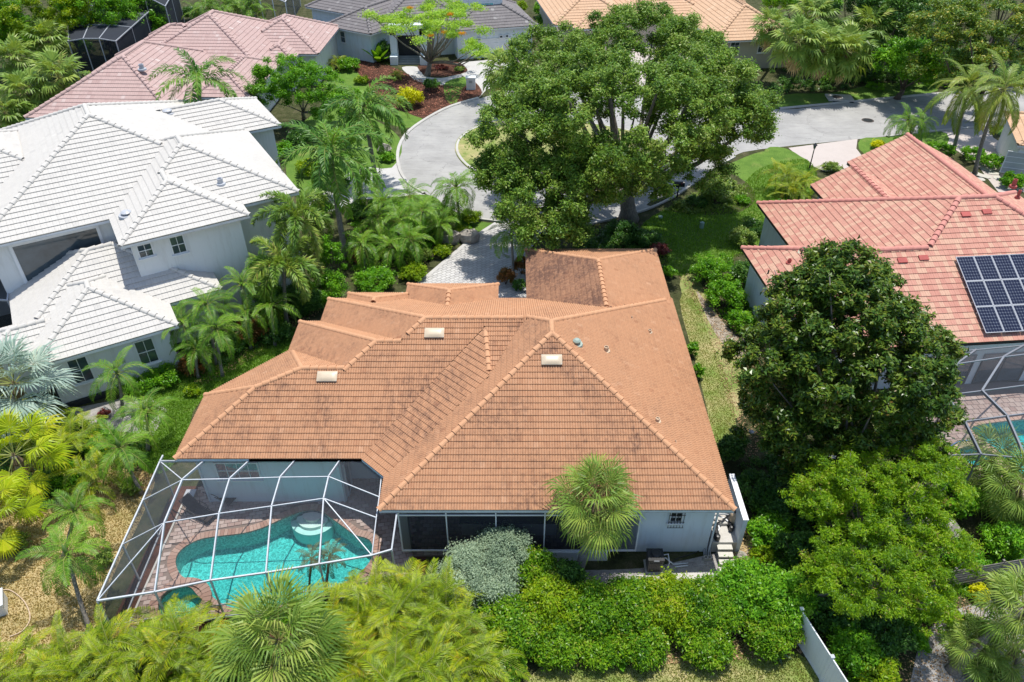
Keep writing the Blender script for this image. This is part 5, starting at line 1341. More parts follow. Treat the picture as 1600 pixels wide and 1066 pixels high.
def protos(kind):
    if kind not in PROTO:
        if kind == 'palm': PROTO[kind] = [pinnate('palm', 2.6, 26, .052, .66, 1.5 + .2 * k, .30, .8, 10 + k, fwd=.42) for k in range(5)]
        if kind == 'palmfar': PROTO[kind] = [pinnate('palm', 2.6, 22, .066, .70, 1.5 + .2 * k, .30, .8, 10 + k, fwd=.4) for k in range(5)]
        if kind == 'royal': PROTO[kind] = [pinnate('royal', 3.9, 44, .088, .9, 1.35 + .2 * k, .2, 1.1, 20 + k, plume=.7, fwd=.5) for k in range(5)]
        if kind == 'foxtail': PROTO[kind] = [pinnate('foxtail', 3.2, 84, .075, .68, 1.9 + .15 * k, .3, .35, 30 + k, plume=1.4, fwd=.45) for k in range(5)]
        if kind == 'areca': PROTO[kind] = [pinnate('areca', 2.7, 27, .045, .66, 1.2 + .3 * k, .38, .7, 40 + k, fwd=.45) for k in range(5)]
        if kind == 'arecadry': PROTO[kind] = [pinnate('arecadry', 2.3, 22, .04, .5, 1.9 + .2 * k, .2, 1.1, 45 + k, fwd=.6) for k in range(3)]
        if kind == 'coconut': PROTO[kind] = [pinnate('coconut', 4.2, 44, .062, .95, 1.25 + .15 * k, .15, 1.1, 50 + k) for k in range(5)]
        if kind == 'drypalm': PROTO[kind] = [pinnate('drypalm', 1.3, 18, .03, .30, 1.9, .3, .5, 60 + k) for k in range(3)]
        if kind == 'sabal': PROTO[kind] = [fan('sabal', 1.15, 1.3, 30, 2.15, 70 + k, .8, .55, fold=.2, width=.55) for k in range(5)]
        if kind == 'sabalfar': PROTO[kind] = [fan('sabal', 1.15, 1.3, 20, 2.15, 70 + k, .6, .5, fold=.2, width=.95) for k in range(5)]
        if kind == 'bismarck': PROTO[kind] = [fan('bismarck', 1.5, 1.6, 30, 2.1, 80 + k, .38, .4, width=.72) for k in range(4)]
        if kind == 'licuala': PROTO[kind] = [fan('licuala', 1.5, 1.15, 34, 2.2, 90 + k, .55, .35, width=.9) for k in range(4)]
        if kind == 'thatch': PROTO[kind] = [fan('thatch', .9, 1.1, 16, 1.2, 95 + k, .5, .4) for k in range(3)]
    return PROTO[kind]
def fronds(parent, kind, org, n, size, seed, lo=-25, hi=78, name='frond', az0=None, jit=.25, spread_bias=1.0):
    r = random.Random(seed); pr = protos(kind); a0 = az0 if az0 is not None else r.uniform(0, 2 * PI)
    for k in range(n):
        f = (k + .5) / n; el = math.radians(lo + (hi - lo) * (f ** spread_bias)) + r.uniform(-.12, .12)
        az = a0 + k * 2.39996 + r.uniform(-jit, jit); s = size * (1 - .22 * f) * r.uniform(.9, 1.08)
        o = bpy.data.objects.new(name, pr[r.randrange(len(pr))]); o.parent = parent; o.location = org
        o.rotation_euler = (Matrix.Rotation(az, 3, 'Z') @ Matrix.Rotation(-el, 3, 'Y') @ Matrix.Rotation(r.uniform(-.25, .25), 3, 'X')).to_euler(); o.scale = (s, s, s); COL.objects.link(o)
def trunk(parent, top, r0, r1, mat, bend=0.0, seed=0, name='trunk', base=(0, 0, 0), bulge=0.0):
    r = random.Random(seed); b = Vector(base); t = Vector(top); d = Vector((r.uniform(-1, 1), r.uniform(-1, 1), 0)) * bend; n = 9
    pts = [b.lerp(t, i / n) + d * math.sin(PI * i / n) + Vector((0, 0, 0)) for i in range(n + 1)]
    pts[0].z -= .05
    rad = [r0 * 1.35 if i == 0 else r0 + (r1 - r0) * i / n + bulge * math.sin(PI * i / n) for i in range(n + 1)]
    m = MB(); m.tube(pts, rad, 9); org = wloc(parent); m.v = [v + org for v in m.v]
    return m.build(name, mat, parent, smooth=True)
def palm(kind, label, base, crown, n, size, group=None, lo=-25, hi=78, tr=(.11, .075), seed=None, cat='palm tree', mat=None, shaft=None, dead=0, name=None, bend=.08):
    """base: foot on the ground, crown: where the fronds start"""
    seed = seed if seed is not None else int(crown.x * 31 + crown.y * 17) & 1023
    t = thing(name or {'palm': 'feather_palm', 'palmfar': 'feather_palm', 'royal': 'royal_palm', 'foxtail': 'foxtail_palm', 'coconut': 'coconut_palm', 'sabal': 'fan_palm', 'sabalfar': 'fan_palm', 'bismarck': 'silver_fan_palm', 'licuala': 'fan_palm', 'drypalm': 'date_palm'}.get(kind, 'palm'), label, cat, base, group)
    top = crown - base
    trunk(t, top, tr[0], tr[1], mat or M['bark_palm'], bend, seed)
    if kind in ('royal', 'foxtail', 'palm', 'palmfar') and (shaft is None or shaft):
        m = MB(); m.tube([crown - Vector((0, 0, .1)), crown + Vector((0, 0, .35 * size)), crown + Vector((0, 0, .75 * size))], [tr[1] * 1.25, tr[1] * 1.3, .03], 8); m.build('crownshaft', M['crownshaft'], t, smooth=True)
    if kind in ('sabal', 'sabalfar', 'licuala', 'bismarck'):
        m = MB(); m.tube([crown - Vector((0, 0, .9)), crown - Vector((0, 0, .4)), crown + Vector((0, 0, .2))], [tr[1] * 1.1, tr[1] * 1.9, .05], 9); m.build('leaf_bases', M['boot'], t)
    fronds(t, kind, top, n, size, seed, lo, hi, name='frond' if kind not in ('sabal', 'sabalfar', 'licuala', 'bismarck') else 'fan_leaf')
    if dead: fronds(t, 'thatch', top - Vector((0, 0, .25)), dead, size * 1.12, seed + 1, -82, -38, 'dry_leaf')
    return t
def clump_palm(label, base, stems, spread, height, size, group=None, seed=1, kind='areca', nf=7, cat='palm', hi=80, lo=0):
    r = random.Random(seed); t = thing('areca_palm' if kind == 'areca' else 'clumping_palm', label, cat, base, group)
    for k in range(stems):
        a = k * 2.39996 + r.uniform(-.3, .3); q = spread * math.sqrt((k + .4) / stems)
        foot = Vector((math.cos(a) * q * .45, math.sin(a) * q * .45, 0)); tp = Vector((math.cos(a) * q, math.sin(a) * q, height * r.uniform(.6, 1.05) * (1 - .35 * (q / spread))))
        m = MB(); b_ = wloc(t); m.tube([foot + b_, foot.lerp(tp, .5) + b_ + Vector((0, 0, .15)), tp + b_], [.05, .045, .04], 6); m.build('stem', M['crownshaft'], t)
        fronds(t, kind, tp, nf, size * r.uniform(.85, 1.1), seed * 7 + k, lo, hi, az0=a)
        if kind == 'areca' and k % 2: fronds(t, 'arecadry', tp, 1, size * r.uniform(.8, 1.0), seed * 9 + k, 10, 45, 'dry_frond')
    return t

LEAF_N = 0.68      # share of the full leaf count
def leaf_cloud(name, clumps, leaf, mat, seed, parent=None, density=1.0, up=.35, inner=.3, kind=None, wide=.55, tone=.5, tip=None):
    """leaf-sized faces spread through the outer part of many clumps; clumps = (x, y, z, rx, ry, rz)"""
    rng = np.random.RandomState(seed); C, D, R = [], [], []; density *= LEAF_N; leaf *= 1.0
    for (x, y, z, rx, ry, rz) in clumps:
        area = 4 * PI * ((rx * ry) ** 1.6 / 3 + (rx * rz) ** 1.6 / 3 + (ry * rz) ** 1.6 / 3) ** (1 / 1.6)
        n = max(12, int(area * density * 1.7 / (leaf * leaf * wide * .5)))
        d = rng.normal(size=(n, 3)); d[:, 2] += .25; d /= np.linalg.norm(d, axis=1)[:, None]
        rad = (np.abs(rng.normal(0, .34, n)) + inner)[:, None]; rad = np.minimum(rad, 1.55 - .3 * rng.rand(n)[:, None])
        c = np.array((x, y, z)) + d * rad * np.array((rx, ry, rz)); C.append(c); D.append(d)
        R.append(np.clip(rng.normal(tone + rng.normal(0, .12), .2, n), 0, 1))
    C, D, R = np.concatenate(C), np.concatenate(D), np.concatenate(R)
    k = C[:, 2] > .03; C, D, R = C[k], D[k], R[k]; n = len(C)
    nm = D * .40 + rng.normal(size=(n, 3)) * .50 + np.array((0, 0, up * 1.6)); nm /= np.linalg.norm(nm, axis=1)[:, None]
    a = rng.normal(size=(n, 3)) + D * .4; t = a - nm * (a * nm).sum(1)[:, None]; t /= np.linalg.norm(t, axis=1)[:, None]; s = np.cross(nm, t)
    L = (leaf * rng.uniform(.7, 1.25, n))[:, None]; W = L * wide
    bend = nm * L * .12
    V = np.stack([C - t * L * .42 - bend + s * W * .12, C + s * W * .62 + t * L * .05, C + t * L * .55 - bend - s * W * .45], 1).reshape(-1, 3)
    org = np.array(wloc(parent)) if parent else np.zeros(3)
    F = np.arange(3 * n).reshape(n, 3)
    me = np_mesh(name, V - org, F, mat, R)
    return link(name, me, parent, kind=kind)
def make_clumps(lobes, n, rmin, rmax, seed, flat=.75, top_bias=.3, shell=.72):
    """small leaf clumps over the outside of large lobes"""
    r = np.random.RandomState(seed); out = []; tot = sum(l[3] * l[4] for l in lobes)
    for (x, y, z, rx, rz) in lobes:
        m = max(4, int(round(n * rx * rz / tot))); k = 0; tries = 0
        while k < m and tries < m * 12:
            tries += 1; d = r.normal(size=3); d /= np.linalg.norm(d)
            if d[2] < -.55: continue
            if r.rand() > .55 + top_bias * d[2] + .2: continue
            q = shell + (1 - shell) * r.rand(); cr = r.uniform(rmin, rmax)
            c = np.array((x + d[0] * rx * q, y + d[1] * rx * q, z + d[2] * rz * q))
            if any((c[0] - o[0]) ** 2 + (c[1] - o[1]) ** 2 + (c[2] - o[2]) ** 2 < (cr * .62) ** 2 for o in out[-90:]): continue
            out.append((*c, cr, cr, cr * flat)); k += 1
    return out
def lobe(px, py, z, rpx, rz):
    c = P(px, py, z); return (c.x, c.y, c.z, rpx / pxm(c), rz)
def tree(name, label, cat, base, lobes, ncl, rcl, leaf, mat, seed, group=None, bark='bark_grey', tr=.25, density=1.0, limbs=14, fork=.35, flat=.75, wide=.55, inner=.30, tone=.5, up=.45, shell=.72):
    t = thing(name, label, cat, base, group)
    cl = make_clumps(lobes, ncl, rcl[0], rcl[1], seed, flat, shell=shell)
    leaf_cloud('crown', cl, leaf, LF[mat], seed, t, density, up, inner, wide=wide, tone=tone)
    rng = random.Random(seed); m = MB(); b = Vector(base)
    cx = sum(l[0] for l in lobes) / len(lobes); cy = sum(l[1] for l in lobes) / len(lobes); zt = min(l[2] for l in lobes)
    fk = b + (Vector((cx, cy, 0)) - Vector((b.x, b.y, 0))) * .25; fk.z = max(.4, zt * fork)
    m.tube([b - Vector((0, 0, .1)), b.lerp(fk, .3), b.lerp(fk, .7) + Vector((rng.uniform(-.1, .1), rng.uniform(-.1, .1), 0)), fk], [tr * 1.6, tr * 1.1, tr, tr * .95], 9)
    m.build('trunk', M[bark], t, smooth=True)
    m = MB(); pick = sorted(cl, key=lambda c: rng.random())[:limbs]
    for c in pick:
        e = Vector(c[:3]); mid = fk.lerp(e, .5) + Vector((rng.uniform(-.5, .5), rng.uniform(-.5, .5), -.08 * (e - fk).length)) * min(1, (e - fk).length / 5); rr = tr * rng.uniform(.34, .6)
        m.tube([fk - Vector((0, 0, .1)), fk.lerp(mid, .5) + Vector((0, 0, .1)), mid, mid.lerp(e, .6), e + (e - mid) * .1], [rr, rr * .8, rr * .6, rr * .38, rr * .15], 6)
    if m.v: m.build('limbs', M[bark], t, smooth=True)
    return t
def shrub(label, px, py, rpx, h, leaf, mat, seed, group=None, ncl=10, name='shrub', cat='shrub', density=1.0, tone=.5, wide=.6, ry=None, flat=.85):
    """px, py: the middle of the bush as it shows in the picture, h: its height"""
    c = P(px, py, h * .5); r = rpx / pxm(c); t = thing(name, label, cat, (c.x, c.y, 0), group)
    rc = max(.13, min(r * .32, h * .34))
    lobes = [(c.x, c.y, h * .52, max(.1, r - rc * .6), max(.08, h * .5 - rc * .45))]
    cl = make_clumps(lobes, ncl, rc * .75, rc * 1.15, seed, flat, .2, .55)
    leaf_cloud('foliage', cl, leaf, LF[mat], seed, t, density, .45, .3, wide=wide, tone=tone)
    m = MB(); rr = random.Random(seed)
    for k in range(4):
        a = rr.uniform(0, 2 * PI); m.tube([(c.x, c.y, -.02), (c.x + math.cos(a) * r * .3, c.y + math.sin(a) * r * .3, h * .35), (c.x + math.cos(a) * r * .6, c.y + math.sin(a) * r * .6, h * .75)], [.035, .025, .01], 5)
    m.build('stems', M['bark_dark'], t)
    return t
# ================================================================== trees
tree('oak_tree', 'huge spreading oak with grey limbs standing beside the cul-de-sac', 'tree', P(982, 343), [lobe(970, 180, 11, 165, 4.6), lobe(820, 215, 9.5, 92, 3.8), lobe(1105, 165, 10, 100, 4.0), lobe(1000, 75, 12, 110, 3.6), lobe(880, 110, 11, 110, 3.6), lobe(850, 322, 6.2, 84, 3.0), lobe(800, 270, 7.5, 60, 2.4), lobe(905, 285, 7.2, 72, 2.4), lobe(870, 350, 4.4, 56, 2.0), lobe(1010, 290, 6.2, 40, 1.6), lobe(1150, 190, 8.5, 62, 3.4), lobe(1095, 260, 6.0, 50, 2.2), lobe(940, 260, 9, 60, 2.2), lobe(1075, 95, 10.5, 75, 3)],
     960, (.6, 1.15), .235, 'oak', 3, tr=.62, limbs=40, fork=.72, density=.70, flat=.72, wide=.62, shell=.6, tone=.56)
tree('magnolia_tree', 'dense dark magnolia with white blossoms between the orange and the red tiled houses', 'tree', P(1335, 742), [lobe(1318, 450, 11.0, 84, 2.0), lobe(1310, 500, 9.8, 122, 2.6), lobe(1350, 555, 8.6, 140, 3.2), lobe(1255, 580, 7.2, 118, 3.0), lobe(1370, 640, 5.6, 120, 2.8), lobe(1240, 670, 4.0, 95, 2.4), lobe(1330, 700, 3.6, 130, 2.6)],
     820, (.36, .68), .26, 'magnolia', 4, bark='bark_grey', tr=.3, density=1.05, limbs=24, wide=.5, tone=.52, up=.5, shell=.66)
mg = [o for o in COL.objects if o.name == 'magnolia_tree'][0]
rg = np.random.RandomState(8)
for k, (px, py, z) in enumerate([(1215, 492, 8), (1222, 505, 8), (1265, 420, 11.5), (1240, 500, 9.5), (1232, 574, 7.6), (1212, 569, 7.6), (1185, 608, 5.4), (1280, 622, 7), (1312, 566, 9), (1340, 577, 9.2), (1242, 663, 5), (1197, 672, 4), (1262, 553, 8.5), (1461, 524, 8.5), (1300, 715, 5), (1328, 710, 5), (1195, 656, 4.2), (1157, 634, 3.6), (1174, 676, 3.2), (1468, 630, 6), (1390, 500, 9.7)]):
    c = P(px, py, z); b_ = MB(); b_.rv = .5
    for q in range(6):
        a = q * PI / 3; d = Vector((math.cos(a), math.sin(a), .55)); s = Vector((-math.sin(a), math.cos(a), 0)) * .07
        b_.add([c, c + d * .10 + s, c + d * .19, c + d * .10 - s], [(0, 1, 2, 3)])
    b_.build('blossom', LF['white_flower'], mg)
pt_ = tree('flame_tree', 'open flame tree with pale forked trunk and orange blossoms before the grey roofed house', 'tree', P(668, 118), [lobe(680, 45, 7.2, 85, 1.2), lobe(615, 30, 7.2, 45, 1.1), lobe(742, 78, 5.6, 30, 1.1), lobe(700, 15, 7.6, 62, 1.1)],
     70, (.9, 1.5), .26, 'poinciana', 5, tr=.3, limbs=26, fork=.35, density=.42, flat=.42, shell=.3)
leaf_cloud('blossoms', [(q.x, q.y, q.z, .6, .6, .2) for q in (P(703, 22, 8.2), P(683, 46, 7.4), P(694, 50, 7.2), P(722, 52, 7.2), P(672, 55, 7.1), P(640, 12, 8.4))], .16, LF['flame'], 6, pt_, .5, kind='stuff')
tree('round_tree', 'dense round green tree between the white house and the front gardens', 'tree', P(475, 185), [lobe(445, 128, 5.0, 48, 2.6), lobe(490, 138, 4.4, 50, 2.6), lobe(420, 140, 4.2, 30, 2.2), lobe(520, 165, 3.0, 32, 1.8)], 150, (.5, .85), .22, 'green', 7, tr=.2, density=.65, limbs=8)
tree('feathery_tree', 'feathery bright green tree below the dark magnolia at the right', 'tree', P(1345, 880), [lobe(1345, 760, 5.2, 92, 1.5), lobe(1440, 745, 5.6, 85, 1.4), lobe(1275, 785, 4.4, 50, 1.3), lobe(1395, 800, 4.6, 90, 1.4)], 300, (.28, .55), .17, 'feather', 8, bark='bark_grey', tr=.14, density=.42, limbs=40, flat=.5, wide=.34, shell=.4)
tree('feathery_tree', 'feathery green tree with brown pods spreading over the grey slatted fence', 'tree', P(1400, 955), [lobe(1370, 885, 4.2, 105, 1.3), lobe(1470, 860, 4.4, 62, 1.2), lobe(1300, 905, 3.4, 58, 1.2), lobe(1440, 930, 3.2, 70, 1.1)], 300, (.26, .5), .16, 'feather', 9, bark='bark_grey', tr=.12, density=.42, limbs=40, flat=.5, wide=.34, tone=.45, shell=.4)
tree('shade_tree', 'tall dark tree with yellow topped branches at the top right corner', 'tree', P(1530, 190), [lobe(1530, 60, 9.5, 75, 3.6), lobe(1590, 50, 9.5, 70, 3.4), lobe(1480, 45, 9, 60, 3.2), lobe(1555, 110, 6.5, 70, 3), lobe(1470, 105, 5.5, 55, 2.6)], 190, (.7, 1.3), .32, 'cassia', 10, bark='bark_dark', tr=.35, density=.6, limbs=10, flat=.55, tone=.62)
for k, (px, py, z, r, lab, mt_) in enumerate([(1395, 30, 7, 62, 'dark broad tree behind the fan palms left of the yellow topped tree', 'dark'), (1345, 5, 8, 60, 'dark tree at the top edge behind the cluster of fan palms', 'dark'), (1420, 95, 4.5, 55, 'low shaded tree beyond the road kerb, right of the storm drain', 'green'), (1250, -10, 7, 55, 'bright leafy tree at the top edge right of the tan roof', 'green'), (1450, -20, 9, 70, 'dark tree crown cut by the top edge beside the yellow topped tree', 'dark'), (1580, -30, 9, 80, 'dark tree crown cut by the top right corner', 'dark')]):
    tree('broad_tree', lab, 'tree', Vector((P(px, py, z).x, P(px, py, z).y, 0)), [lobe(px, py, z, r, z * .5), lobe(px + r * .5, py + 15, z * .7, r * .6, z * .4)], 90, (.7, 1.2), .34, mt_, 20 + k, 'trees beyond the road', 'bark_dark', .3, .6, 5)
for k, (px, py, z, r, lab, mt_) in enumerate([(60, 22, 7, 70, 'bright green leafy tree in the top left corner', 'lime'), (150, 10, 7, 50, 'tall green tree above the dark cage at the top left', 'green'), (-5, 40, 6, 50, 'green tree at the left edge above the fan palms', 'green'), (210, 12, 5, 40, 'leafy tree touching the grey domed screen cage', 'green')]):
    tree('broad_tree', lab, 'tree', Vector((P(px, py, z).x, P(px, py, z).y, 0)), [lobe(px, py, z, r, z * .5), lobe(px + r * .6, py + 20, z * .7, r * .7, z * .4)], 90, (.7, 1.2), .34, mt_, 40 + k, 'trees at the top left', 'bark_dark', .25, .6, 5)
# ================================================================== palms
def pl(kind, label, bx, by, cx, cy, z, n, size, **kw):
    if kind == 'palm' and by < 480: kind = 'palmfar'; n += 3; size *= 1.1
    return palm(kind, label, P(bx, by), P(cx, cy, z), n, size, **kw)
G1 = 'feather palms between the houses'
pl('palm', 'feather palm with a leaning grey trunk on the dry lawn', 141, 985, 106, 868, 3.4, 15, 1.0, group=G1, lo=-35)
pl('palm', 'feather palm at the upper edge of the dry lawn behind the leaning palm', 96, 880, 118, 800, 3.0, 14, .95, group=G1, lo=-30)
pl('palm', 'feather palm just left of the upper corner of the white pool cage', 222, 772, 187, 700, 3.0, 14, 1.0, group=G1)
pl('palm', 'feather palm above the white cage corner beside the green lawn', 231, 704, 228, 645, 2.8, 14, 1.0, group=G1)
pl('palm', 'feather palm against the wall of the white house wing, under its left window', 192, 650, 183, 583, 3.0, 13, 1.05, group=G1, lo=-35)
pl('palm', 'tallest of three feather palms by the corner of the white house wing', 338, 570, 322, 478, 4.2, 14, 1.0, group=G1)
pl('palm', 'feather palm leaning left in the group by the white house wing', 330, 582, 285, 505, 3.4, 13, .95, group=G1)
pl('palm', 'feather palm with twin pale trunks in front of its group by the white house wing', 348, 588, 338, 515, 3.4, 14, 1.0, group=G1)
pl('palm', 'feather palm left of the foxtail palms against the white house wall', 380, 530, 378, 445, 4.2, 13, 1.0, group=G1)
pl('palm', 'low feather palm under the left foxtail palm', 392, 545, 385, 490, 2.8, 12, .95, group=G1)
pl('foxtail', 'upper foxtail palm with drooping bushy fronds by the white house', 470, 480, 462, 335, 7.2, 15, 1.3, tr=(.16, .11), lo=-30)
pl('foxtail', 'lower foxtail palm with drooping bushy fronds by the white house', 448, 505, 444, 415, 5.0, 15, 1.3, tr=(.15, .11), lo=-30)
pl('royal', 'tall royal palm with a smooth pale trunk left of the turning circle', 540, 402, 517, 240, 8.2, 20, 1.5, tr=(.26, .17), lo=-30)
pl('royal', 'royal palm behind the tall one, its fronds reaching the front lawn', 590, 300, 568, 168, 7.5, 20, 1.5, tr=(.24, .16), lo=-30)
pl('royal', 'royal palm rising behind the white roof ridge', 315, 215, 310, 128, 9.5, 13, 1.35, tr=(.2, .15), lo=-10)
pl('palm', 'feather palm with curled fronds at the lower edge of the turning circle', 720, 357, 713, 294, 3.8, 18, 1.15, group=G1, lo=-40)
pl('palm', 'slender palm beside the corner of the orange garage roof', 803, 434, 799, 366, 3.4, 13, 1.0, group=G1, lo=-40)
for k, (bx, by, cx, cy, z, s_, lab) in enumerate([(405, 500, 410, 412, 3.8, 1.15, 'feather palm between the foxtail palms and the white wall'), (430, 540, 425, 478, 2.8, 1.0, 'feather palm at the foot of the lower foxtail palm'), (310, 590, 308, 545, 2.2, .9, 'small feather palm at the right corner of the white wing'), (500, 360, 498, 300, 4.0, 1.1, 'feather palm under the tall royal palm, left of its trunk'), (560, 330, 566, 282, 3.2, 1.05, 'feather palm beside the pale drive')]):
    pl('palm', lab, bx, by, cx, cy, z, 14, s_, group=G1, lo=-35)
for k, (bx, by, cx, cy, z, lab) in enumerate([(588, 385, 590, 340, 3, 'leftmost feather palm in the bed left of the paver drive'), (625, 380, 622, 345, 2.6, 'second feather palm from the left in the bed left of the paver drive'), (662, 385, 660, 330, 3.2, 'feather palm with yellow fronds in the bed left of the paver drive'), (655, 398, 640, 375, 2.2, 'low feather palm at the front of the bed left of the paver drive'), (680, 345, 690, 330, 2.0, 'small feather palm next to the boulders by the drive'), (615, 405, 612, 385, 1.8, 'smallest feather palm behind the clipped shrubs by the drive')]):
    pl('palm', lab, bx, by, cx, cy, z, 12, .95, group='palms in the front bed', shaft=False)
pl('palm', 'small palm pair behind the red gable, next to the street', 1430, 235, 1418, 190, 3.4, 13, 1.0, group=G1, lo=-35)
pl('palm', 'smaller palm of the pair behind the red gable', 1440, 232, 1440, 192, 3.2, 11, .9, group=G1, lo=-35)
pl('coconut', 'tall coconut palm with a leaning trunk in front of the street at the right', 1523, 272, 1568, 140, 9.5, 22, 1.2, tr=(.2, .13), lo=-45, bend=.5)
pl('coconut', 'shorter coconut palm left of the tall one at the right', 1489, 238, 1512, 135, 7.6, 20, 1.15, tr=(.19, .13), lo=-45, bend=.4)
for k, (bx, by, cx, cy, z, lab) in enumerate([(1215, 300, 1215, 268, 2.6, 'palm with broad lime fronds right of the oak, near the lamp post'), (1245, 310, 1242, 282, 2.4, 'palm with broad lime fronds against the red gable'), (1230, 320, 1195, 285, 2.2, 'palm bending over the lawn by the oak')]):
    clump_palm(lab, P(bx, by), 4, .9, z, .95, 'lime palms beside the red gable', 60 + k, nf=6)
G2 = 'fan palms'
pl('sabal', 'shaggy fan palm standing against the porch of the orange roofed house', 903, 900, 931, 782, 5.2, 34, 1.22, group=G2, tr=(.24, .2), lo=-58, hi=84, dead=26)
pl('sabal', 'large yellow green fan palm at the bottom edge, below the pool', 436, 1110, 436, 1002, 3.4, 34, 1.45, group=G2, tr=(.22, .18), lo=-40, hi=84, dead=4)
for k, (bx, by, cx, cy, z, lab, s) in enumerate([(93, 172, 92, 122, 5.2, 'fan palm with hanging dry leaves at the edge of the pink roof', 1.7), (72, 105, 74, 62, 5.0, 'fan palm between the dark cage and the left edge', 1.6), (28, 130, 25, 92, 4.8, 'fan palm at the left edge below the bright tree', 1.6), (40, 180, 38, 145, 4.0, 'fan palm at the left edge just above the white roof', 1.6), (10, 195, 8, 178, 3.0, 'lowest fan palm at the left edge above the white roof', 1.5),
        (1242, 122, 1247, 62, 7.0, 'fan palm with a leaning pale trunk at the left of the roadside cluster', 1.75), (1282, 110, 1285, 75, 5.8, 'second fan palm of the roadside cluster', 1.75), (1318, 115, 1322, 80, 5.4, 'front fan palm of the roadside cluster above the storm drain', 1.75), (1355, 90, 1358, 45, 6.5, 'right fan palm of the roadside cluster', 1.75), (1270, 75, 1272, 25, 7.0, 'rear fan palm of the roadside cluster', 1.75), (1215, 90, 1205, 40, 7.0, 'fan palm overlapping the tan hip roof', 1.3), (785, 150, 782, 108, 5.5, 'fan palm at the left side of the oak crown', 1.3),
        (1555, 745, 1550, 722, 2.2, 'grey green fan palm beside the spa of the red house', 1.15), (1590, 790, 1592, 760, 2.6, 'fan palm at the right edge below the blue pool', 1.1)]):
    pl('sabalfar' if k < 12 else 'sabal', lab, bx, by, cx, cy, z, 28, s, group=G2, tr=(.2, .17), lo=-50, dead=5 if k < 12 else 0)
pl('sabal', 'fan palm leaning out of the bottom right corner over white shell', 1488, 1048, 1600, 950, 3.8, 30, 1.0, group=G2, tr=(.24, .15), lo=-50)
pl('sabal', 'low branch of fan leaves on the leaning trunk at the bottom right', 1494, 1052, 1528, 1010, 1.6, 18, .72, group=G2, tr=(.20, .12), lo=-45)
pl('sabal', 'small fan palm at the bottom right edge under the leaning palm', 1590, 1040, 1588, 1012, 1.6, 20, .8, group=G2, tr=(.14, .12), lo=-40)
pl('bismarck', 'silver blue fan palm beside the corner of the white house wing', 28, 690, 22, 600, 4.0, 22, 1.3, tr=(.26, .22), lo=-35)
pl('licuala', 'fan palm with big yellow green leaves at the left edge', 50, 800, 22, 712, 3.6, 18, 1.25, group=G2, tr=(.2, .16), lo=-40)
pl('licuala', 'second yellow green fan palm, cut by the left edge', -10, 860, -18, 800, 3.0, 16, 1.1, group=G2, tr=(.2, .16), lo=-40)
pl('drypalm', 'thin dark date palm inside the cage at the outer edge of the pool', 510, 946, 515, 868, 2.2, 16, 1.0, tr=(.07, .06), lo=-35, mat=M['bark_dark'], cat='palm')
pl('drypalm', 'thin dark date palm left of its twin inside the cage', 484, 950, 487, 872, 2.2, 14, .95, tr=(.06, .05), lo=-35, mat=M['bark_dark'], cat='palm')
# yellow green clumping palms along the pool cage
for k, (px, py, st, sp, h, s, lab) in enumerate([(30, 1078, 6, 1.3, 1.9, .85, 'yellow areca palm in the bottom left corner'), (120, 1062, 6, 1.2, 1.9, .85, 'yellow areca palm along the bottom edge, second from the left corner'), (205, 1050, 6, 1.2, 2.2, .9, 'areca palm below the corner post of the white cage'), (290, 1040, 7, 1.3, 2.6, .95, 'areca palm in front of the round spa'), (350, 1075, 5, 1.0, 2.0, .9, 'areca palm left of the large fan palm at the bottom'),
        (560, 1010, 7, 1.2, 2.8, 1.0, 'areca palm right of the large fan palm, by the pool'), (630, 985, 8, 1.4, 3.3, 1.05, 'tall areca palm at the outer corner of the white cage'), (690, 1000, 8, 1.4, 3.2, 1.05, 'areca palm beside the silver bush'), (640, 1075, 8, 1.5, 3.0, 1.05, 'broad areca palm at the bottom edge below the tall one'), (560, 1090, 6, 1.2, 2.4, .95, 'areca palm at the bottom edge right of the large fan palm'), (725, 1060, 6, 1.1, 2.6, 1.0, 'areca palm with golden fronds left of the hedge')]):
    clump_palm(lab, P(px, py), st, sp, h, s, 'areca palms along the pool', 80 + k, nf=8, lo=-5)
for k, (px, py, lab) in enumerate([(330, 42, 'leftmost dark areca palm behind the pink roof ridge'), (362, 40, 'middle dark areca palm behind the pink roof ridge'), (395, 42, 'areca palm next to the pale framed cage at the top')]):
    clump_palm(lab, P(px, py), 7, 2.0, 4.2, 1.5, 'areca palms behind the pink roof', 100 + k, nf=6, kind='palm')
clump_palm('cycad like palm shrub with golden leaves by the front steps', P(620, 122), 3, .5, .5, .55, None, 110, nf=9)
clump_palm('yellow green palm shrub above the green tree, by the front wall', P(525, 108), 4, .8, 1.2, .8, None, 111, nf=8)
for k, (px, py, st, sp, h, s, lab) in enumerate([(75, 700, 5, 1.0, 1.9, .85, 'yellow green palm clump under the silver fan palm'), (120, 720, 5, 1.1, 2.0, .9, 'palm clump between the silver fan palm and the dry lawn'), (150, 765, 4, .9, 1.4, .8, 'low palm clump at the top of the dry lawn')]):
    clump_palm(lab, P(px, py), st, sp, h, s, 'palm clumps by the white house path', 120 + k, nf=7)
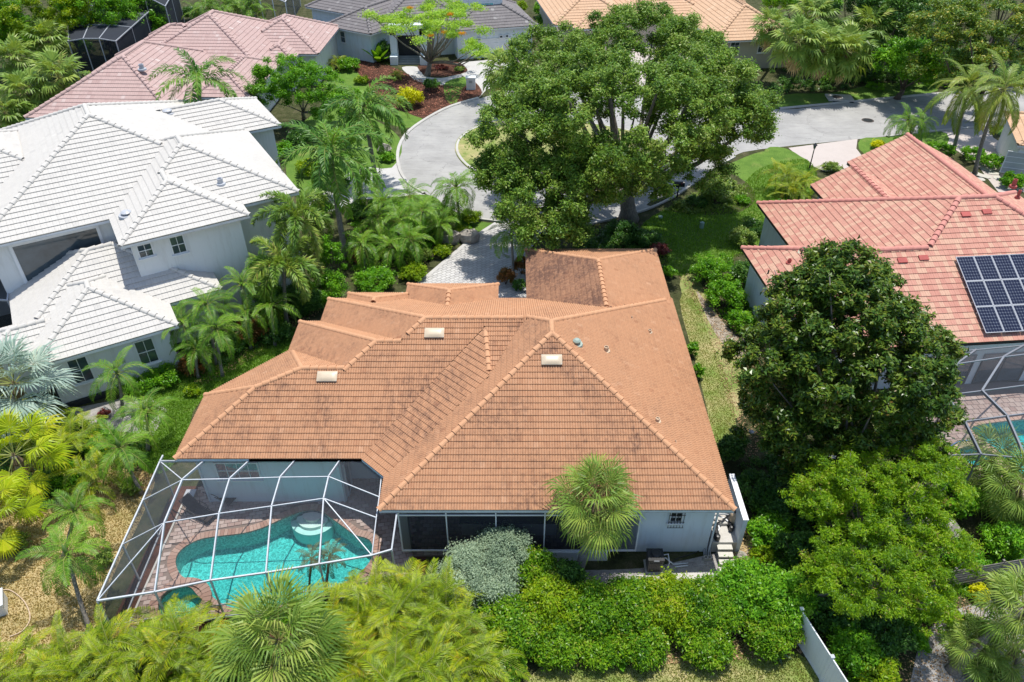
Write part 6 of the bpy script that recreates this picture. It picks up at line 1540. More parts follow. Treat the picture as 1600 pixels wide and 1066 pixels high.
# ================================================================== hedges and shrubs
HG = 'bushes of the garden hedge'
for k, (px, py, r, h, mt_, lab) in enumerate([(770, 955, 42, 2.2, 'hedge', 'hedge bush directly below the large silver bush'), (780, 1030, 44, 1.7, 'hedge', 'hedge bush at the bottom left end, beside the golden areca fronds'), (748, 905, 60, 3.0, 'silver', 'silver leaved bush between the areca palms and the hedge'), (785, 868, 48, 2.8, 'silver', 'silver leaved bush touching the porch screens'), (722, 1035, 38, 1.6, 'silver', 'low silver bush at the bottom of the hedge'),
        (835, 895, 36, 2.2, 'hedge', 'dark green bush right of the silver one'), (800, 985, 48, 2.2, 'hedge', 'green bush at the left end of the hedge, below the silver bush'), (860, 945, 46, 2.4, 'lime', 'yellow green bush in the hedge left of the fan palm trunk'), (880, 905, 34, 1.8, 'dark', 'dark bush at the foot of the shaggy fan palm'), (925, 955, 48, 2.2, 'hedge', 'hedge bush below the porch knee wall'), (985, 950, 50, 2.1, 'hedge', 'hedge bush left of the pool heater'), (1045, 945, 50, 2.1, 'lime', 'light green hedge bush below the pool heater'), (1105, 950, 50, 2.1, 'hedge', 'hedge bush below the concrete steps'), (1165, 925, 52, 2.5, 'green', 'bushy right end of the hedge beside the steps'), (1220, 935, 50, 2.6, 'green', 'tall bush behind the end of the white fence'), (1205, 985, 42, 1.8, 'hedge', 'hedge bush against the white fence'), (870, 1000, 44, 1.6, 'hedge', 'low hedge bush above the bottom lawn'), (1000, 1000, 44, 1.5, 'hedge', 'low hedge bush above the lawn, middle'), (1100, 1000, 44, 1.5, 'hedge', 'low hedge bush above the lawn, right'), (940, 1010, 38, 1.2, 'hedge', 'low hedge bush behind the big leaved plant')]):
    shrub(lab, px, py, r * 1.15, h, .15 if mt_ != 'silver' else .10, mt_, 200 + k, HG, 60, 'hedge_bush', 'bush', .62, tone=.55)
FB = 'shrubs of the front beds'
for k, (px, py, r, h, mt_, lab) in enumerate([(585, 437, 36, 1.5, 'green', 'glossy clipped shrub behind the orange roof, left of the drive'), (646, 425, 24, 1.2, 'lime', 'light green rounded shrub at the edge of the drive'), (518, 405, 26, 4.0, 'green', 'tall glossy shrub beside the foxtail palms'), (512, 450, 34, 2.6, 'green', 'broad glossy shrub behind the orange roof corner'), (690, 392, 18, .9, 'lime', 'small yellow tinged shrub on the drive edge'), (660, 398, 18, .9, 'olive', 'olive shrub behind the light green rounded one'), (718, 362, 20, .9, 'lime', 'yellow green shrub below the curled palm'), (735, 338, 20, 1.2, 'lime', 'lime bush between the curled palm and the road'), (790, 432, 18, 1.5, 'croton', 'red and green croton at the garage corner, left'), (815, 415, 16, 1.6, 'croton', 'croton against the garage corner'), (812, 445, 14, 1.0, 'dark', 'dark shrub beneath the slender palm'), (562, 400, 16, 1.3, 'redleaf', 'dark red leaved shrub at the foot of the royal palm'), (560, 330, 22, 1.4, 'dark', 'dark shrub by the pale drive'), (590, 322, 20, 1.1, 'green', 'green shrub at the lower edge of the pale drive'), (640, 360, 40, 1.4, 'green', 'wide fern like shrub under the front bed palms'), (590, 372, 34, 1.3, 'olive', 'olive undergrowth shrub left of the front bed palms'), (605, 245, 14, .9, 'green', 'round shrub beside the upper end of the pale drive'), (675, 365, 26, .8, 'dark', 'low dark shrub beneath the yellow fronds palm'),
        (640, 152, 25, 2.2, 'yellow', 'bright yellow shrub in the red mulch bed'), (675, 132, 15, 1.5, 'dark', 'clipped round dark shrub in the red mulch bed'), (600, 78, 20, 2.6, 'dark', 'broad leaved plant at the corner of the white entrance'), (718, 108, 10, .6, 'olive', 'low shrub in the raised bed by the garage'), (690, 105, 12, .5, 'redleaf', 'low reddish plants in the raised bed'), (565, 125, 14, .9, 'lime', 'yellow green shrub left of the red mulch bed'), (545, 100, 20, 1.6, 'green', 'shrub by the white side wall'), (855, 32, 19, 2.4, 'green', 'long clipped hedge beside the garden wall, near end'), (845, 15, 16, 2.4, 'green', 'long clipped hedge beside the garden wall, far end'), (815, 12, 14, 2.2, 'lime', 'yellow green clipped hedge at the top, left of the long one'), (1195, 88, 8, .9, 'flame', 'red flowering shrub under the tan eave'), (1215, 95, 16, 1.0, 'green', 'green shrub under the tan eave')]):
    shrub(lab, px, py, r, h, .16 if py > 300 else .24, mt_, 240 + k, FB, 30, density=.65)
SB = 'shrubs on the right side'
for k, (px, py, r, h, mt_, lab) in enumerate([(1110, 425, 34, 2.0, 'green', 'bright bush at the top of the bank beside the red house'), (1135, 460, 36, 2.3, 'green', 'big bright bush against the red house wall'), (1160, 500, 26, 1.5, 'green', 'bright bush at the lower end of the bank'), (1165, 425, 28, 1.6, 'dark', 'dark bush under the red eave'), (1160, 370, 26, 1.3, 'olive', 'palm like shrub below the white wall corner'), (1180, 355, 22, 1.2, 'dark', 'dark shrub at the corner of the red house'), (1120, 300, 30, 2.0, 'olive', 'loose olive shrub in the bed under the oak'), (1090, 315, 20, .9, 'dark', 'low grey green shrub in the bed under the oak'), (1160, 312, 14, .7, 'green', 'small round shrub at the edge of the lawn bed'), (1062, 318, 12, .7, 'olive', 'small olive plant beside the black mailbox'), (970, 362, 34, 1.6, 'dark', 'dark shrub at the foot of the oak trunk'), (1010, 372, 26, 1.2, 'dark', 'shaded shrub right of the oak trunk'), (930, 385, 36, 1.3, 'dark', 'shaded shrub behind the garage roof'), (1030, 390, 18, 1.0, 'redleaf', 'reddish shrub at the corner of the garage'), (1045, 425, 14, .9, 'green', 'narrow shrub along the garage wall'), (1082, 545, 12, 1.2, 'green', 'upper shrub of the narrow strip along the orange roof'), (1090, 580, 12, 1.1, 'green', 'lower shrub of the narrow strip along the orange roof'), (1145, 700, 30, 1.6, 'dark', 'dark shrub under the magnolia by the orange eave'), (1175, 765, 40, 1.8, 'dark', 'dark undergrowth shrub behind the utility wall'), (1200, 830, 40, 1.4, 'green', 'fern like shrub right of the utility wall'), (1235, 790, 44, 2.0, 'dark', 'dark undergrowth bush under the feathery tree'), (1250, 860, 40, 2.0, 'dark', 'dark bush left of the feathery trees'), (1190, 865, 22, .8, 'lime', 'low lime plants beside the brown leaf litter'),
        (1300, 960, 44, 1.6, 'dark', 'dark bush behind the white fence'), (1330, 1010, 48, 1.5, 'green', 'leafy bush right of the white fence'), (1385, 990, 46, 1.5, 'dark', 'dark bush at the edge of the white shell ground'), (1370, 1050, 40, 1.0, 'lime', 'light green plants at the bottom edge right of the fence'), (1430, 1000, 26, 1.0, 'green', 'green bush at the edge of the shell ground'), (1515, 990, 40, 1.0, 'olive', 'spiky low shrub behind the leaning palm trunk'), (1555, 1055, 44, 1.0, 'olive', 'spiky low shrub below the leaning palm trunk'), (1530, 925, 18, .8, 'yellow', 'yellow leaved plant beside the grey slatted fence'), (1575, 920, 26, 1.1, 'lime', 'lime shrub at the right edge by the fence'), (1570, 840, 40, 1.8, 'green', 'green bush above the slatted fence at the right edge'), (1500, 780, 44, 2.0, 'green', 'green bush below the cream coped spa'), (1580, 800, 40, 1.6, 'olive', 'olive bush at the right edge below the fan palms'), (1500, 870, 36, 1.4, 'green', 'leafy bush behind the slatted fence'),
        (1290, 115, 34, 1.3, 'green', 'leafy bank under the roadside fan palms, left'), (1340, 118, 28, 1.2, 'dark', 'dark bank under the roadside fan palms, right'), (1245, 130, 26, .9, 'dark', 'low dark plants left of the storm drain'), (1370, 135, 20, .8, 'green', 'grass like plant right of the storm drain'), (1400, 118, 40, 2.2, 'dark', 'deep green bush beyond the road verge'), (1520, 240, 24, 1.2, 'green', 'clipped bush at the foot of the coconut palms, left'), (1550, 252, 20, 1.5, 'green', 'round clipped bush at the foot of the tall coconut palm'), (1470, 232, 26, 1.1, 'green', 'leafy groundcover bush behind the red gable'), (1585, 282, 22, 1.4, 'green', 'hedge at the right edge by the grey garage'), (1372, 226, 12, .8, 'yellow', 'yellow bush on the verge by the red gable'), (1300, 262, 18, .9, 'olive', 'grey green shrub between the lamp post and the red gable')]):
    shrub(lab, px, py, r, h, .17 if py > 300 else .26, mt_, 280 + k, SB, 30, density=.6)
LB = 'shrubs on the left side'
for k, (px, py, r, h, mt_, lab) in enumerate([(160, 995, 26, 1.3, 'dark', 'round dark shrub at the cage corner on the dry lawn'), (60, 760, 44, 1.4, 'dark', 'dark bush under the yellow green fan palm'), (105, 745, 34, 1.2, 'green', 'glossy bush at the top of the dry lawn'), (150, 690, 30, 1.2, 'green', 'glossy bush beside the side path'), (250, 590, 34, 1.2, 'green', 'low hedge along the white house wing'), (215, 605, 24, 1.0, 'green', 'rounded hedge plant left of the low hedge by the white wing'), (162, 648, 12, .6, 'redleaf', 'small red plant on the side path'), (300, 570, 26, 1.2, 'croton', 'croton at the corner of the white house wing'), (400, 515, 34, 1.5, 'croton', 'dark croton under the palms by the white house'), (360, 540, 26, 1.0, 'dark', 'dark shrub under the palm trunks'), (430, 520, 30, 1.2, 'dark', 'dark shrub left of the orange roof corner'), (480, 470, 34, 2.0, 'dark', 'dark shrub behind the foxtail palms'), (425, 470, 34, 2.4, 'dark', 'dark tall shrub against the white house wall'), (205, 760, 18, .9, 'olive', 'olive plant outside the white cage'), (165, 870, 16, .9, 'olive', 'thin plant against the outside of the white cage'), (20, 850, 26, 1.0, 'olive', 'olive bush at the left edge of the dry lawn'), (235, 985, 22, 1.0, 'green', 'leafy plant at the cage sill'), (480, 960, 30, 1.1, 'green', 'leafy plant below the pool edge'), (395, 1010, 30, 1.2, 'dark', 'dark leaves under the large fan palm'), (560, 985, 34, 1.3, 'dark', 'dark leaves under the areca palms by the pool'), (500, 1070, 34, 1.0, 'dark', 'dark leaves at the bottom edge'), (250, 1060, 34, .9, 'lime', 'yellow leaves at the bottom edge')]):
    shrub(lab, px, py, r, h, .15, mt_, 340 + k, LB, 30, density=.6)

FAR = 'shrubs behind the far gardens'
rg_ = random.Random(77)
for k, (px, py, r, h, mt_, lab) in enumerate([(545, 150, 26, 1.4, 'green', 'green shrub between the round tree and the front lawn'), (470, 215, 26, 1.5, 'dark', 'dark shrub below the round green tree'), (440, 235, 22, 1.6, 'green', 'green shrub by the corner of the white upper roof'), (480, 262, 24, 1.4, 'lime', 'lime shrub left of the tall royal palm'), (500, 330, 26, 1.6, 'green', 'green shrub at the foot of the white side wall'), (555, 205, 20, 1.2, 'olive', 'olive shrub by the front lawn'), (530, 285, 20, 1.1, 'dark', 'dark shrub at the trunk of the rear royal palm'), (300, 20, 20, 2.2, 'dark', 'dark hedge behind the grey domed cage'), (440, 70, 22, 1.6, 'green', 'green shrub at the right end of the pink roof'), (480, 85, 18, 1.4, 'dark', 'dark shrub before the white side wall'), (1225, 40, 26, 2.4, 'dark', 'dark bush behind the fan palm by the tan roof'), (1300, 45, 30, 2.6, 'dark', 'dark bush deep in the roadside cluster'), (1380, 75, 30, 2.6, 'dark', 'dark bush right of the roadside cluster'), (1440, 120, 30, 2.0, 'green', 'green bush under the yellow topped tree, left'), (1500, 125, 34, 2.0, 'dark', 'dark bush under the yellow topped tree'), (1560, 122, 34, 2.0, 'dark', 'dark bush behind the coconut palms'), (1600, 115, 30, 2.0, 'dark', 'dark bush at the right edge beyond the road'), (1340, 60, 26, 2.0, 'green', 'green bush behind the front fan palm'), (1170, 105, 20, 1.2, 'green', 'green shrub below the tan wall'), (780, 20, 18, 1.5, 'green', 'green shrub at the top by the teal window'), (1130, 285, 22, 1.2, 'olive', 'olive shrub on the bed near the street'), (1215, 320, 18, 1.0, 'green', 'green shrub beside the white gable wall'), (0, 220, 30, 2.2, 'green', 'green bush at the left edge above the white roof'), (50, 190, 28, 2.4, 'dark', 'dark bush beneath the left fan palms'), (130, 75, 20, 2.2, 'green', 'green bush against the dark cage wall'), (230, 640, 16, .8, 'olive', 'olive plant on the narrow green lawn'), (300, 610, 14, .6, 'lime', 'low lime plant beside the narrow green lawn')]):
    shrub(lab, px, py, r, h, .26 if py < 330 else .16, mt_, 420 + k, FAR, 30, density=.6)

# low plants covering the soil between the shrubs: too many and too small to count
def ground_cover(label, px, n, mat, seed, leaf=.16, r=(.25, .5)):
    rng = np.random.RandomState(seed); poly = pxs(px); xs = [q.x for q in poly]; ys = [q.y for q in poly]; X, Y = rng.uniform(min(xs), max(xs), n * 3), rng.uniform(min(ys), max(ys), n * 3); k = inside(poly, X, Y); X, Y = X[k][:n], Y[k][:n]
    cl = [(x, y, .12, q, q, q * .6) for x, y, q in zip(X, Y, rng.uniform(*r, len(X)))]
    o = leaf_cloud('ground_cover', cl, leaf, LF[mat], seed, None, .33, .5, .3, kind='stuff'); return o
ground_cover('', [(540, 330), (620, 318), (700, 330), (750, 350), (730, 372), (690, 405), (640, 440), (560, 450), (530, 420)], 230, 'green', 1, .2)
ground_cover('', [(540, 340), (700, 335), (730, 372), (640, 435), (550, 440)], 90, 'olive', 2, .2)
ground_cover('', [(300, 560), (420, 470), (500, 420), (540, 440), (500, 480), (440, 520), (330, 585)], 200, 'dark', 3, .2)
ground_cover('', [(-20, 640), (110, 650), (240, 690), (230, 735), (120, 715), (60, 700), (-20, 760)], 200, 'dark', 4)
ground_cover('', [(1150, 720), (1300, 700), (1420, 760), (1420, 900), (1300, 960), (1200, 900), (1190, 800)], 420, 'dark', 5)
ground_cover('', [(1160, 740), (1230, 780), (1250, 900), (1200, 880)], 90, 'green', 6)
ground_cover('', [(1280, 960), (1420, 900), (1600, 860), (1600, 900), (1470, 940), (1400, 1020), (1380, 1080), (1330, 1080)], 300, 'green', 7)
ground_cover('', [(1205, 150), (1300, 140), (1440, 128), (1600, 120), (1600, 60), (1200, 60)], 420, 'dark', 8, .34, (.5, 1.1))
ground_cover('', [(1035, 330), (1070, 312), (1130, 275), (1170, 300), (1150, 325), (1090, 335)], 130, 'olive', 9, .2)
ground_cover('', [(900, 370), (960, 355), (1040, 365), (1030, 395), (900, 395)], 140, 'dark', 10, .2)
ground_cover('', [(0, 180), (60, 140), (130, 165), (60, 195), (0, 230)], 100, 'dark', 11, .3, (.5, .9))
ground_cover('', [(1085, 400), (1150, 400), (1190, 460), (1190, 540), (1150, 520), (1120, 480)], 160, 'green', 12, .18)
ground_cover('', [(460, 940), (600, 900), (760, 930), (840, 1000), (760, 1080), (200, 1080), (200, 1010), (330, 1000)], 260, 'green', 13, .15)
for o in [o for o in COL.objects if o.name.startswith('ground_cover')]: o['label'] = 'low leafy plants covering the soil between the shrubs'; o['group'] = 'ground cover'; o['category'] = 'ground cover'
for k, (bx, by, cx, cy, z, s_, lab) in enumerate([(640, 345, 640, 308, 2.4, 1.0, 'feather palm at the top of the front bed by the verge'), (600, 352, 598, 318, 2.4, 1.0, 'feather palm at the upper left of the front bed'), (690, 375, 688, 350, 1.8, .9, 'feather palm in the front bed nearest the left boulder'), (570, 420, 566, 380, 2.2, .9, 'feather palm beside the dark red croton')]):
    pl('palm', lab, bx, by, cx, cy, z, 14, s_, group='palms in the front bed', shaft=False)
# ================================================================== pool machinery beside the house
def part(t, name, mat, fn, smooth=False):
    m = MB(); fn(m); return m.build(name, M[mat] if isinstance(mat, str) else mat, t, smooth=smooth)
c = P(1021, 886); t = thing('pool_heater', 'black boxy pool heater standing on the gravel by the house wall', 'heater', c)
part(t, 'cabinet', 'grey_cab', lambda m: m.box(c + Vector((0, 0, .46)), (.72, .66, .86)))
for k in range(7): part(t, 'louver', 'black', lambda m: m.box(c + Vector((-.27 + .09 * k, -.335, .42)), (.05, .03, .62)))
part(t, 'lid', 'black', lambda m: m.prism([(c.x - .40, c.y - .37), (c.x + .40, c.y - .37), (c.x + .40, c.y + .37), (c.x - .40, c.y + .37)], .895, .99))
part(t, 'vent_hood', 'black', lambda m: m.lathe(c + Vector((.02, .06, .99)), [(.24, 0), (.25, .05), (.2, .09), (.02, .10)], 12))
part(t, 'control_panel', 'steel', lambda m: m.box(c + Vector((0, -.385, .95)), (.26, .02, .07)))
part(t, 'base_pad', 'concrete', lambda m: m.box(c + Vector((0, 0, .0)), (.9, .85, .06)))
t = thing('pipework', 'white plastic pipes running from the heater along the gravel', 'pipe', P(1045, 880))
for a in (((1034, 868, .55), (1044, 866, .55), (1046, 880, .3), (1042, 888, .06)), ((1034, 872, .35), (1040, 872, .35), (1052, 882, .05), (1075, 880, .05)), ((1055, 886, .04), (1075, 884, .04))):
    part(t, 'pipe', 'white', lambda m: m.tube([P(*q) for q in a], .035, 7), True)
t = thing('pipework', 'grey pipes dropping down the side of the concrete pump platform', 'pipe', P(1103, 866))
for k in range(4):
    part(t, 'pipe', 'pipe_grey', lambda m: m.tube([P(1108 + k * 3, 836, .75), P(1105 + k * 3, 838, .7), P(1100 + k * 3.2, 862, .12), P(1100 + k * 3.2, 870, 0)], .035, 7), True)
t = thing('hose', 'black hose coiled along the wall on the gravel', 'hose', P(1070, 866))
part(t, 'hose_run', 'black', lambda m: m.tube(smooth([P(1046, 882, .04), P(1060, 872, .04), P(1080, 866, .04), P(1095, 858, .1), P(1103, 838, .7)], 4, False), .022, 6), True)
t = thing('concrete_block', 'hollow concrete block beside the pump platform', 'block', P(1105, 872)); c = P(1105, 874)
for sx in (-.18, 0, .18): part(t, 'web', 'concrete', lambda m: m.box(c + Vector((sx, 0, .1)), (.04, .2, .2)))
for sy in (-.085, .085): part(t, 'face_shell', 'concrete', lambda m: m.box(c + Vector((0, sy, .1)), (.396, .028, .2)))
# platform, steps, screen wall
x0, x1 = P(1111, 851, .4).x, P(1153, 851, .4).x; yf = P(1130, 862, 0).y; yb = 27.0
t = thing('pump_platform', 'raised concrete platform holding the pool pumps beside the house', 'platform', ((x0 + x1) / 2, yf, 0))
part(t, 'slab', 'concrete', lambda m: m.prism([(x0, yf), (x1, yf), (x1, yb), (x0, yb)], -.05, .74))
part(t, 'upper_ledge', 'concrete', lambda m: m.prism([(x0 + .02, yf + 1.05), (x1, yf + 1.05), (x1, yf + 1.2), (x0 + .02, yf + 1.2)], .744, .92))
t = thing('steps', 'weathered concrete steps leading up to the pump platform', 'steps', ((x0 + x1) / 2, yf - .5, 0))
sx0, sx1 = P(1121, 862, .4).x, P(1144, 862, .4).x
for k in range(4):
    y1_ = yf - .02 - .33 * k; zt = .60 - .165 * k
    part(t, 'tread', 'step_cream', lambda m: m.prism([(sx0 - (.06 if k == 3 else 0), y1_ - .30), (sx1 + (.06 if k == 3 else 0), y1_ - .30), (sx1 + (.06 if k == 3 else 0), y1_), (sx0 - (.06 if k == 3 else 0), y1_)], max(zt - .07, -.02), zt))
    if zt > .12: part(t, 'riser', 'concrete', lambda m: m.prism([(sx0 + .05, y1_ - .24), (sx1 - .05, y1_ - .24), (sx1 - .05, y1_ - .01), (sx0 + .05, y1_ - .01)], -.02, zt - .072))
xw = P(1160, 812, 2.5).x; a = P(1166, 812, 2.5); b = P(1146, 741, 2.5)
t = thing('screen_wall', 'free standing pale wall screening the pool pumps at the corner of the house', 'wall', ((a.x + b.x) / 2, (a.y + b.y) / 2, 0))
part(t, 'wall_face', 'stucco_blue', lambda m: m.prism([(a.x - .12, a.y), (a.x + .10, a.y), (a.x + .10, b.y), (a.x - .12, b.y)], -.05, 2.42))
part(t, 'wall_cap', 'white', lambda m: m.prism([(a.x - .15, a.y - .03), (a.x + .13, a.y - .03), (a.x + .13, b.y + .03), (a.x - .15, b.y + .03)], 2.424, 2.5))
def pump(px, py, z, lab, r=.14, col='black'):
    c = P(px, py, z); t = thing('pool_pump', lab, 'pump', c, 'machines on the pump platform')
    part(t, 'motor', col, lambda m: m.tube([c + Vector((0, .02, .2)), c + Vector((0, .42, .2))], r, 10)); part(t, 'strainer', 'black', lambda m: m.lathe(c + Vector((0, -.15, 0)), [(r * .8, 0), (r * 1.05, .1), (r * 1.05, .3), (r * .9, .36), (.02, .38)], 12))
    part(t, 'base', 'black', lambda m: m.box(c + Vector((0, .15, .02)), (.26, .5, .04)))
pump(1119, 840, .75, 'black pool pump at the front left of the platform'); pump(1141, 826, .75, 'black pool pump at the right of the platform', .12)
c = P(1146, 815, .95); t = thing('pool_filter', 'pale round pool filter at the back of the pump platform', 'filter', c)
part(t, 'tank', 'vent_cream', lambda m: m.lathe(c, [(.2, 0), (.24, .1), (.24, .55), (.18, .68), (.03, .72)], 14), True); part(t, 'valve', 'black', lambda m: m.box(c + Vector((0, 0, .78)), (.16, .16, .12)))
t = thing('pipework', 'tangle of white and black pipes behind the pumps', 'pipe', P(1128, 812, .75))
for k, a in enumerate((((1113, 812, .95), (1122, 806, 1.0), (1132, 810, 1.0), (1144, 820, .95)), ((1116, 820, .9), (1128, 814, 1.1), (1138, 806, 1.0)), ((1112, 806, 1.0), (1130, 803, 1.2), (1146, 806, 1.0)), ((1120, 812, .9), (1124, 826, .8), (1120, 834, .8)))):
    part(t, 'pipe', ('white', 'black', 'pipe_grey', 'white')[k], lambda m: m.tube([P(*q) for q in a], .045, 7), True)
# ================================================================== fences
a, b = P(1253, 952, 2.0), P(1326, 1066, 2.0); d = (b - a); d.z = 0; L = d.length; d.normalize(); nrm = Vector((-d.y, d.x, 0)); L += 3.0
t = thing('vinyl_fence', 'white vinyl privacy fence with weathered boards at the bottom lawn', 'fence', (a.x, a.y, 0)); a0 = Vector((a.x, a.y, 0))
nb_ = int(L / .17); ang = math.atan2(d.y, d.x)
pk = MB(); pk.box((0, 0, .93), (.166, .035, 1.74)); bm_me = mesh_of('fence_board', pk.v, pk.f, M['vinyl'], rnd=[.5] * 6)
for k in range(nb_):
    o = bpy.data.objects.new('fence_board', bm_me); o.location = d * (.17 * (k + .5)); o.rotation_euler = (0, 0, ang); o.parent = t; COL.objects.link(o)
for z, h in ((.12, .14), (1.88, .12)): part(t, 'fence_rail', 'vinyl', lambda m: m.beam(a0 + Vector((0, 0, z)), a0 + d * L + Vector((0, 0, z)), .055, h))
for k in range(4):
    q = a0 + d * (2.35 * k)
    part(t, 'fence_post', 'vinyl', lambda m: m.box(q + Vector((0, 0, 1.02)), (.13, .13, 2.06), ang)); part(t, 'post_cap', 'white', lambda m: m.add([q + Vector((x, y, 2.05)) for x, y in ((-.085, -.085), (.085, -.085), (.085, .085), (-.085, .085))] + [q + Vector((0, 0, 2.15))], [(0, 1, 4), (1, 2, 4), (2, 3, 4), (3, 0, 4), (3, 2, 1, 0)]))
a, b = P(1262, 930, 1.5), P(1640, 865, 1.5); d = b - a; d.z = 0; L = d.length; d.normalize(); a0 = Vector((a.x, a.y, 0))
t = thing('slatted_fence', 'weathered grey fence of horizontal slats running under the feathery trees', 'fence', a0)
nbay = max(1, int(L / 2.4)); rg = random.Random(3)
for k in range(nbay + 1):
    q = a0 + d * (L * k / nbay); part(t, 'fence_post', 'wood_grey', lambda m: m.box(q + Vector((0, 0, .8)), (.1, .1, 1.64), math.atan2(d.y, d.x)))
    if k < nbay:
        for j in range(8):
            z = .12 + .19 * j; p1 = a0 + d * (L * k / nbay + .02) + Vector((d.y * .07, -d.x * .07, z + rg.uniform(-.015, .015))); p2 = a0 + d * (L * (k + 1) / nbay - .02) + Vector((d.y * .07, -d.x * .07, z + rg.uniform(-.015, .015)))
            part(t, 'slat', 'wood_grey', lambda m: m.beam(p1, p2, .025, .14))
# ================================================================== street things
c = P(1313, 156); t = thing('storm_drain', 'concrete storm drain inlet set in the kerb below the fan palms', 'drain', c)
part(t, 'inlet_slab', 'concrete', lambda m: m.box(c + Vector((0, .3, .12)), (3.0, 2.2, .16), -.1)); part(t, 'inlet_mouth', 'dark', lambda m: m.box(c + Vector((.05, -.86, .02)), (2.4, .12, .12), -.1)); part(t, 'grate_lid', 'iron', lambda m: m.lathe(c + Vector((-.3, .4, .20)), [(.55, 0), (.55, .02), (.5, .03), (.02, .03)], 16))
c = P(1356, 188); t = thing('manhole_cover', 'round rusty manhole cover in the bleached road', 'manhole', c)
part(t, 'ring', 'iron', lambda m: m.lathe(c, [(.68, -.02), (.68, -.006), (.6, .0), (.02, .0)], 20)); part(t, 'lid', 'black', lambda m: m.lathe(c, [(.54, .0), (.54, .006), (.5, .01), (.02, .01)], 20))
c = P(736, 139); t = thing('mailbox_pier', 'white masonry mailbox pier at the end of the front mulch bed', 'mailbox', c)
part(t, 'pier', 'white', lambda m: m.prism([(c.x - .55, c.y - .4), (c.x + .55, c.y - .4), (c.x + .55, c.y + .4), (c.x - .55, c.y + .4)], -.02, 1.35)); part(t, 'pier_cap', 'white', lambda m: m.prism([(c.x - .62, c.y - .47), (c.x + .62, c.y - .47), (c.x + .62, c.y + .47), (c.x - .62, c.y + .47)], 1.354, 1.5)); part(t, 'mail_door', 'steel', lambda m: m.box(c + Vector((0, -.415, 1.0)), (.4, .03, .3)))
c = P(1058, 308); t = thing('mailbox', 'black mailbox on a post at the road edge under the oak', 'mailbox', c)
part(t, 'post', 'black', lambda m: m.beam(c, c + Vector((0, 0, 1.1)), .12, .12)); part(t, 'box', 'black', lambda m: m.prism([(c.x - .5, c.y - .22), (c.x + .5, c.y - .22), (c.x + .5, c.y + .22), (c.x - .5, c.y + .22)], 1.104, 1.35))
part(t, 'box_top', 'black', lambda m: m.tube([c + Vector((-.5, 0, 1.35)), c + Vector((.5, 0, 1.35))], .218, 12)); part(t, 'flag', 'red_vent', lambda m: m.box(c + Vector((.2, -.25, 1.5)), (.05, .02, .2)))
c = P(1265, 262); t = thing('street_lamp', 'black post lamp on the verge beside the pink drive', 'lamp', c)
part(t, 'post', 'black', lambda m: m.tube([c, c + Vector((0, 0, .5)), c + Vector((0, 0, 2.0))], [.09, .06, .05], 8)); part(t, 'lantern', 'glass', lambda m: m.lathe(c + Vector((0, 0, 2.0)), [(.10, 0), (.17, .30), (.17, .34)], 6)); part(t, 'lamp_roof', 'black', lambda m: m.lathe(c + Vector((0, 0, 2.35)), [(.24, 0), (.10, .14), (.02, .24)], 6))
for k, (px, py, lab) in enumerate([(1096, 356, 'pale green utility box on the shaded lawn under the oak'), (1032, 340, 'low round utility lid on the shaded lawn near the oak trunk')]):
    c = P(px, py); t = thing('utility_box', lab, 'utility box', c)
    part(t, 'cover', 'pale_green', lambda m: m.lathe(c, [(.2, 0), (.2, .5 if k == 0 else .12), (.12, .56 if k == 0 else .15), (.02, .57 if k == 0 else .16)], 10))
def rock(name, label, px, py, r, h, seed, group=None, flat=1.0, mat='rock'):
    c = P(px, py); rg = np.random.RandomState(seed); bm = bmesh.new(); bmesh.ops.create_icosphere(bm, subdivisions=2, radius=1)
    o_ = rg.rand(3) * 9
    for v in bm.verts:
        n = 1 + .22 * math.sin(v.co.x * 3 + o_[0]) * math.cos(v.co.y * 2.6 + o_[1]) + .12 * math.sin(v.co.z * 5 + o_[2]) + rg.normal(0, .05)
        v.co = Vector((v.co.x * r * n, v.co.y * r * n * .8, max(-.1, v.co.z * h * n * flat + h * .45)))
    me = bpy.data.meshes.new(name); bm.to_mesh(me); bm.free(); me.materials.append(M[mat]); a_ = me.attributes.new('rnd', 'FLOAT', 'FACE')
    return tag(link(name, me, None, c), label, 'rock', group)
for k, (px, py, r, h, lab) in enumerate([(704, 378, .75, .8, 'pale boulder left of its twin at the edge of the paver drive'), (735, 377, .8, .8, 'pale boulder nearest the paver drive'), (1432, 838, .9, .9, 'tan boulder in the undergrowth behind the slatted fence, left'), (1466, 835, .9, .8, 'tan boulder in the undergrowth behind the slatted fence, right'), (1158, 868, .28, .15, 'flat pale stone on the leaf litter by the screen wall'), (600, 238, .7, .7, 'rounded pink boulder at the upper end of the pale drive')]): rock('boulder', lab, px, py, r, h, k)
for k, (px, py) in enumerate([(1525, 272), (1539, 276), (1552, 271), (1545, 265), (1530, 280), (1560, 278)]):
    o = rock('stepping_stone', ('leftmost', 'lower middle', 'right', 'upper middle', 'lower left', 'rightmost')[k] + ' flat stepping stone beneath the tall coconut palm', px, py, .55, .05, 20 + k, 'stepping stones by the coconut palms', mat='step_cream')
# white bin at the left edge and its hose
c = P(-8, 955); t = thing('storage_box', 'white plastic storage box cut by the left edge on the dry lawn', 'box', c)
part(t, 'box_body', 'white', lambda m: m.box(c + Vector((0, 0, .35)), (1.1, 1.0, .7), .5)); part(t, 'box_lid', 'stucco', lambda m: m.box(c + Vector((0, 0, .745)), (1.18, 1.08, .08), .5))
hs = MB(); hs.tube(smooth([P(-5, 925, .03), P(15, 922, .03), P(38, 940, .03), P(47, 965, .03), P(36, 985, .03), P(15, 995, .03)], 5, False), .03, 6); tag(hs.build('garden_hose', M['vent_cream'], smooth=True), 'pale garden hose curving over the dry lawn', 'hose')
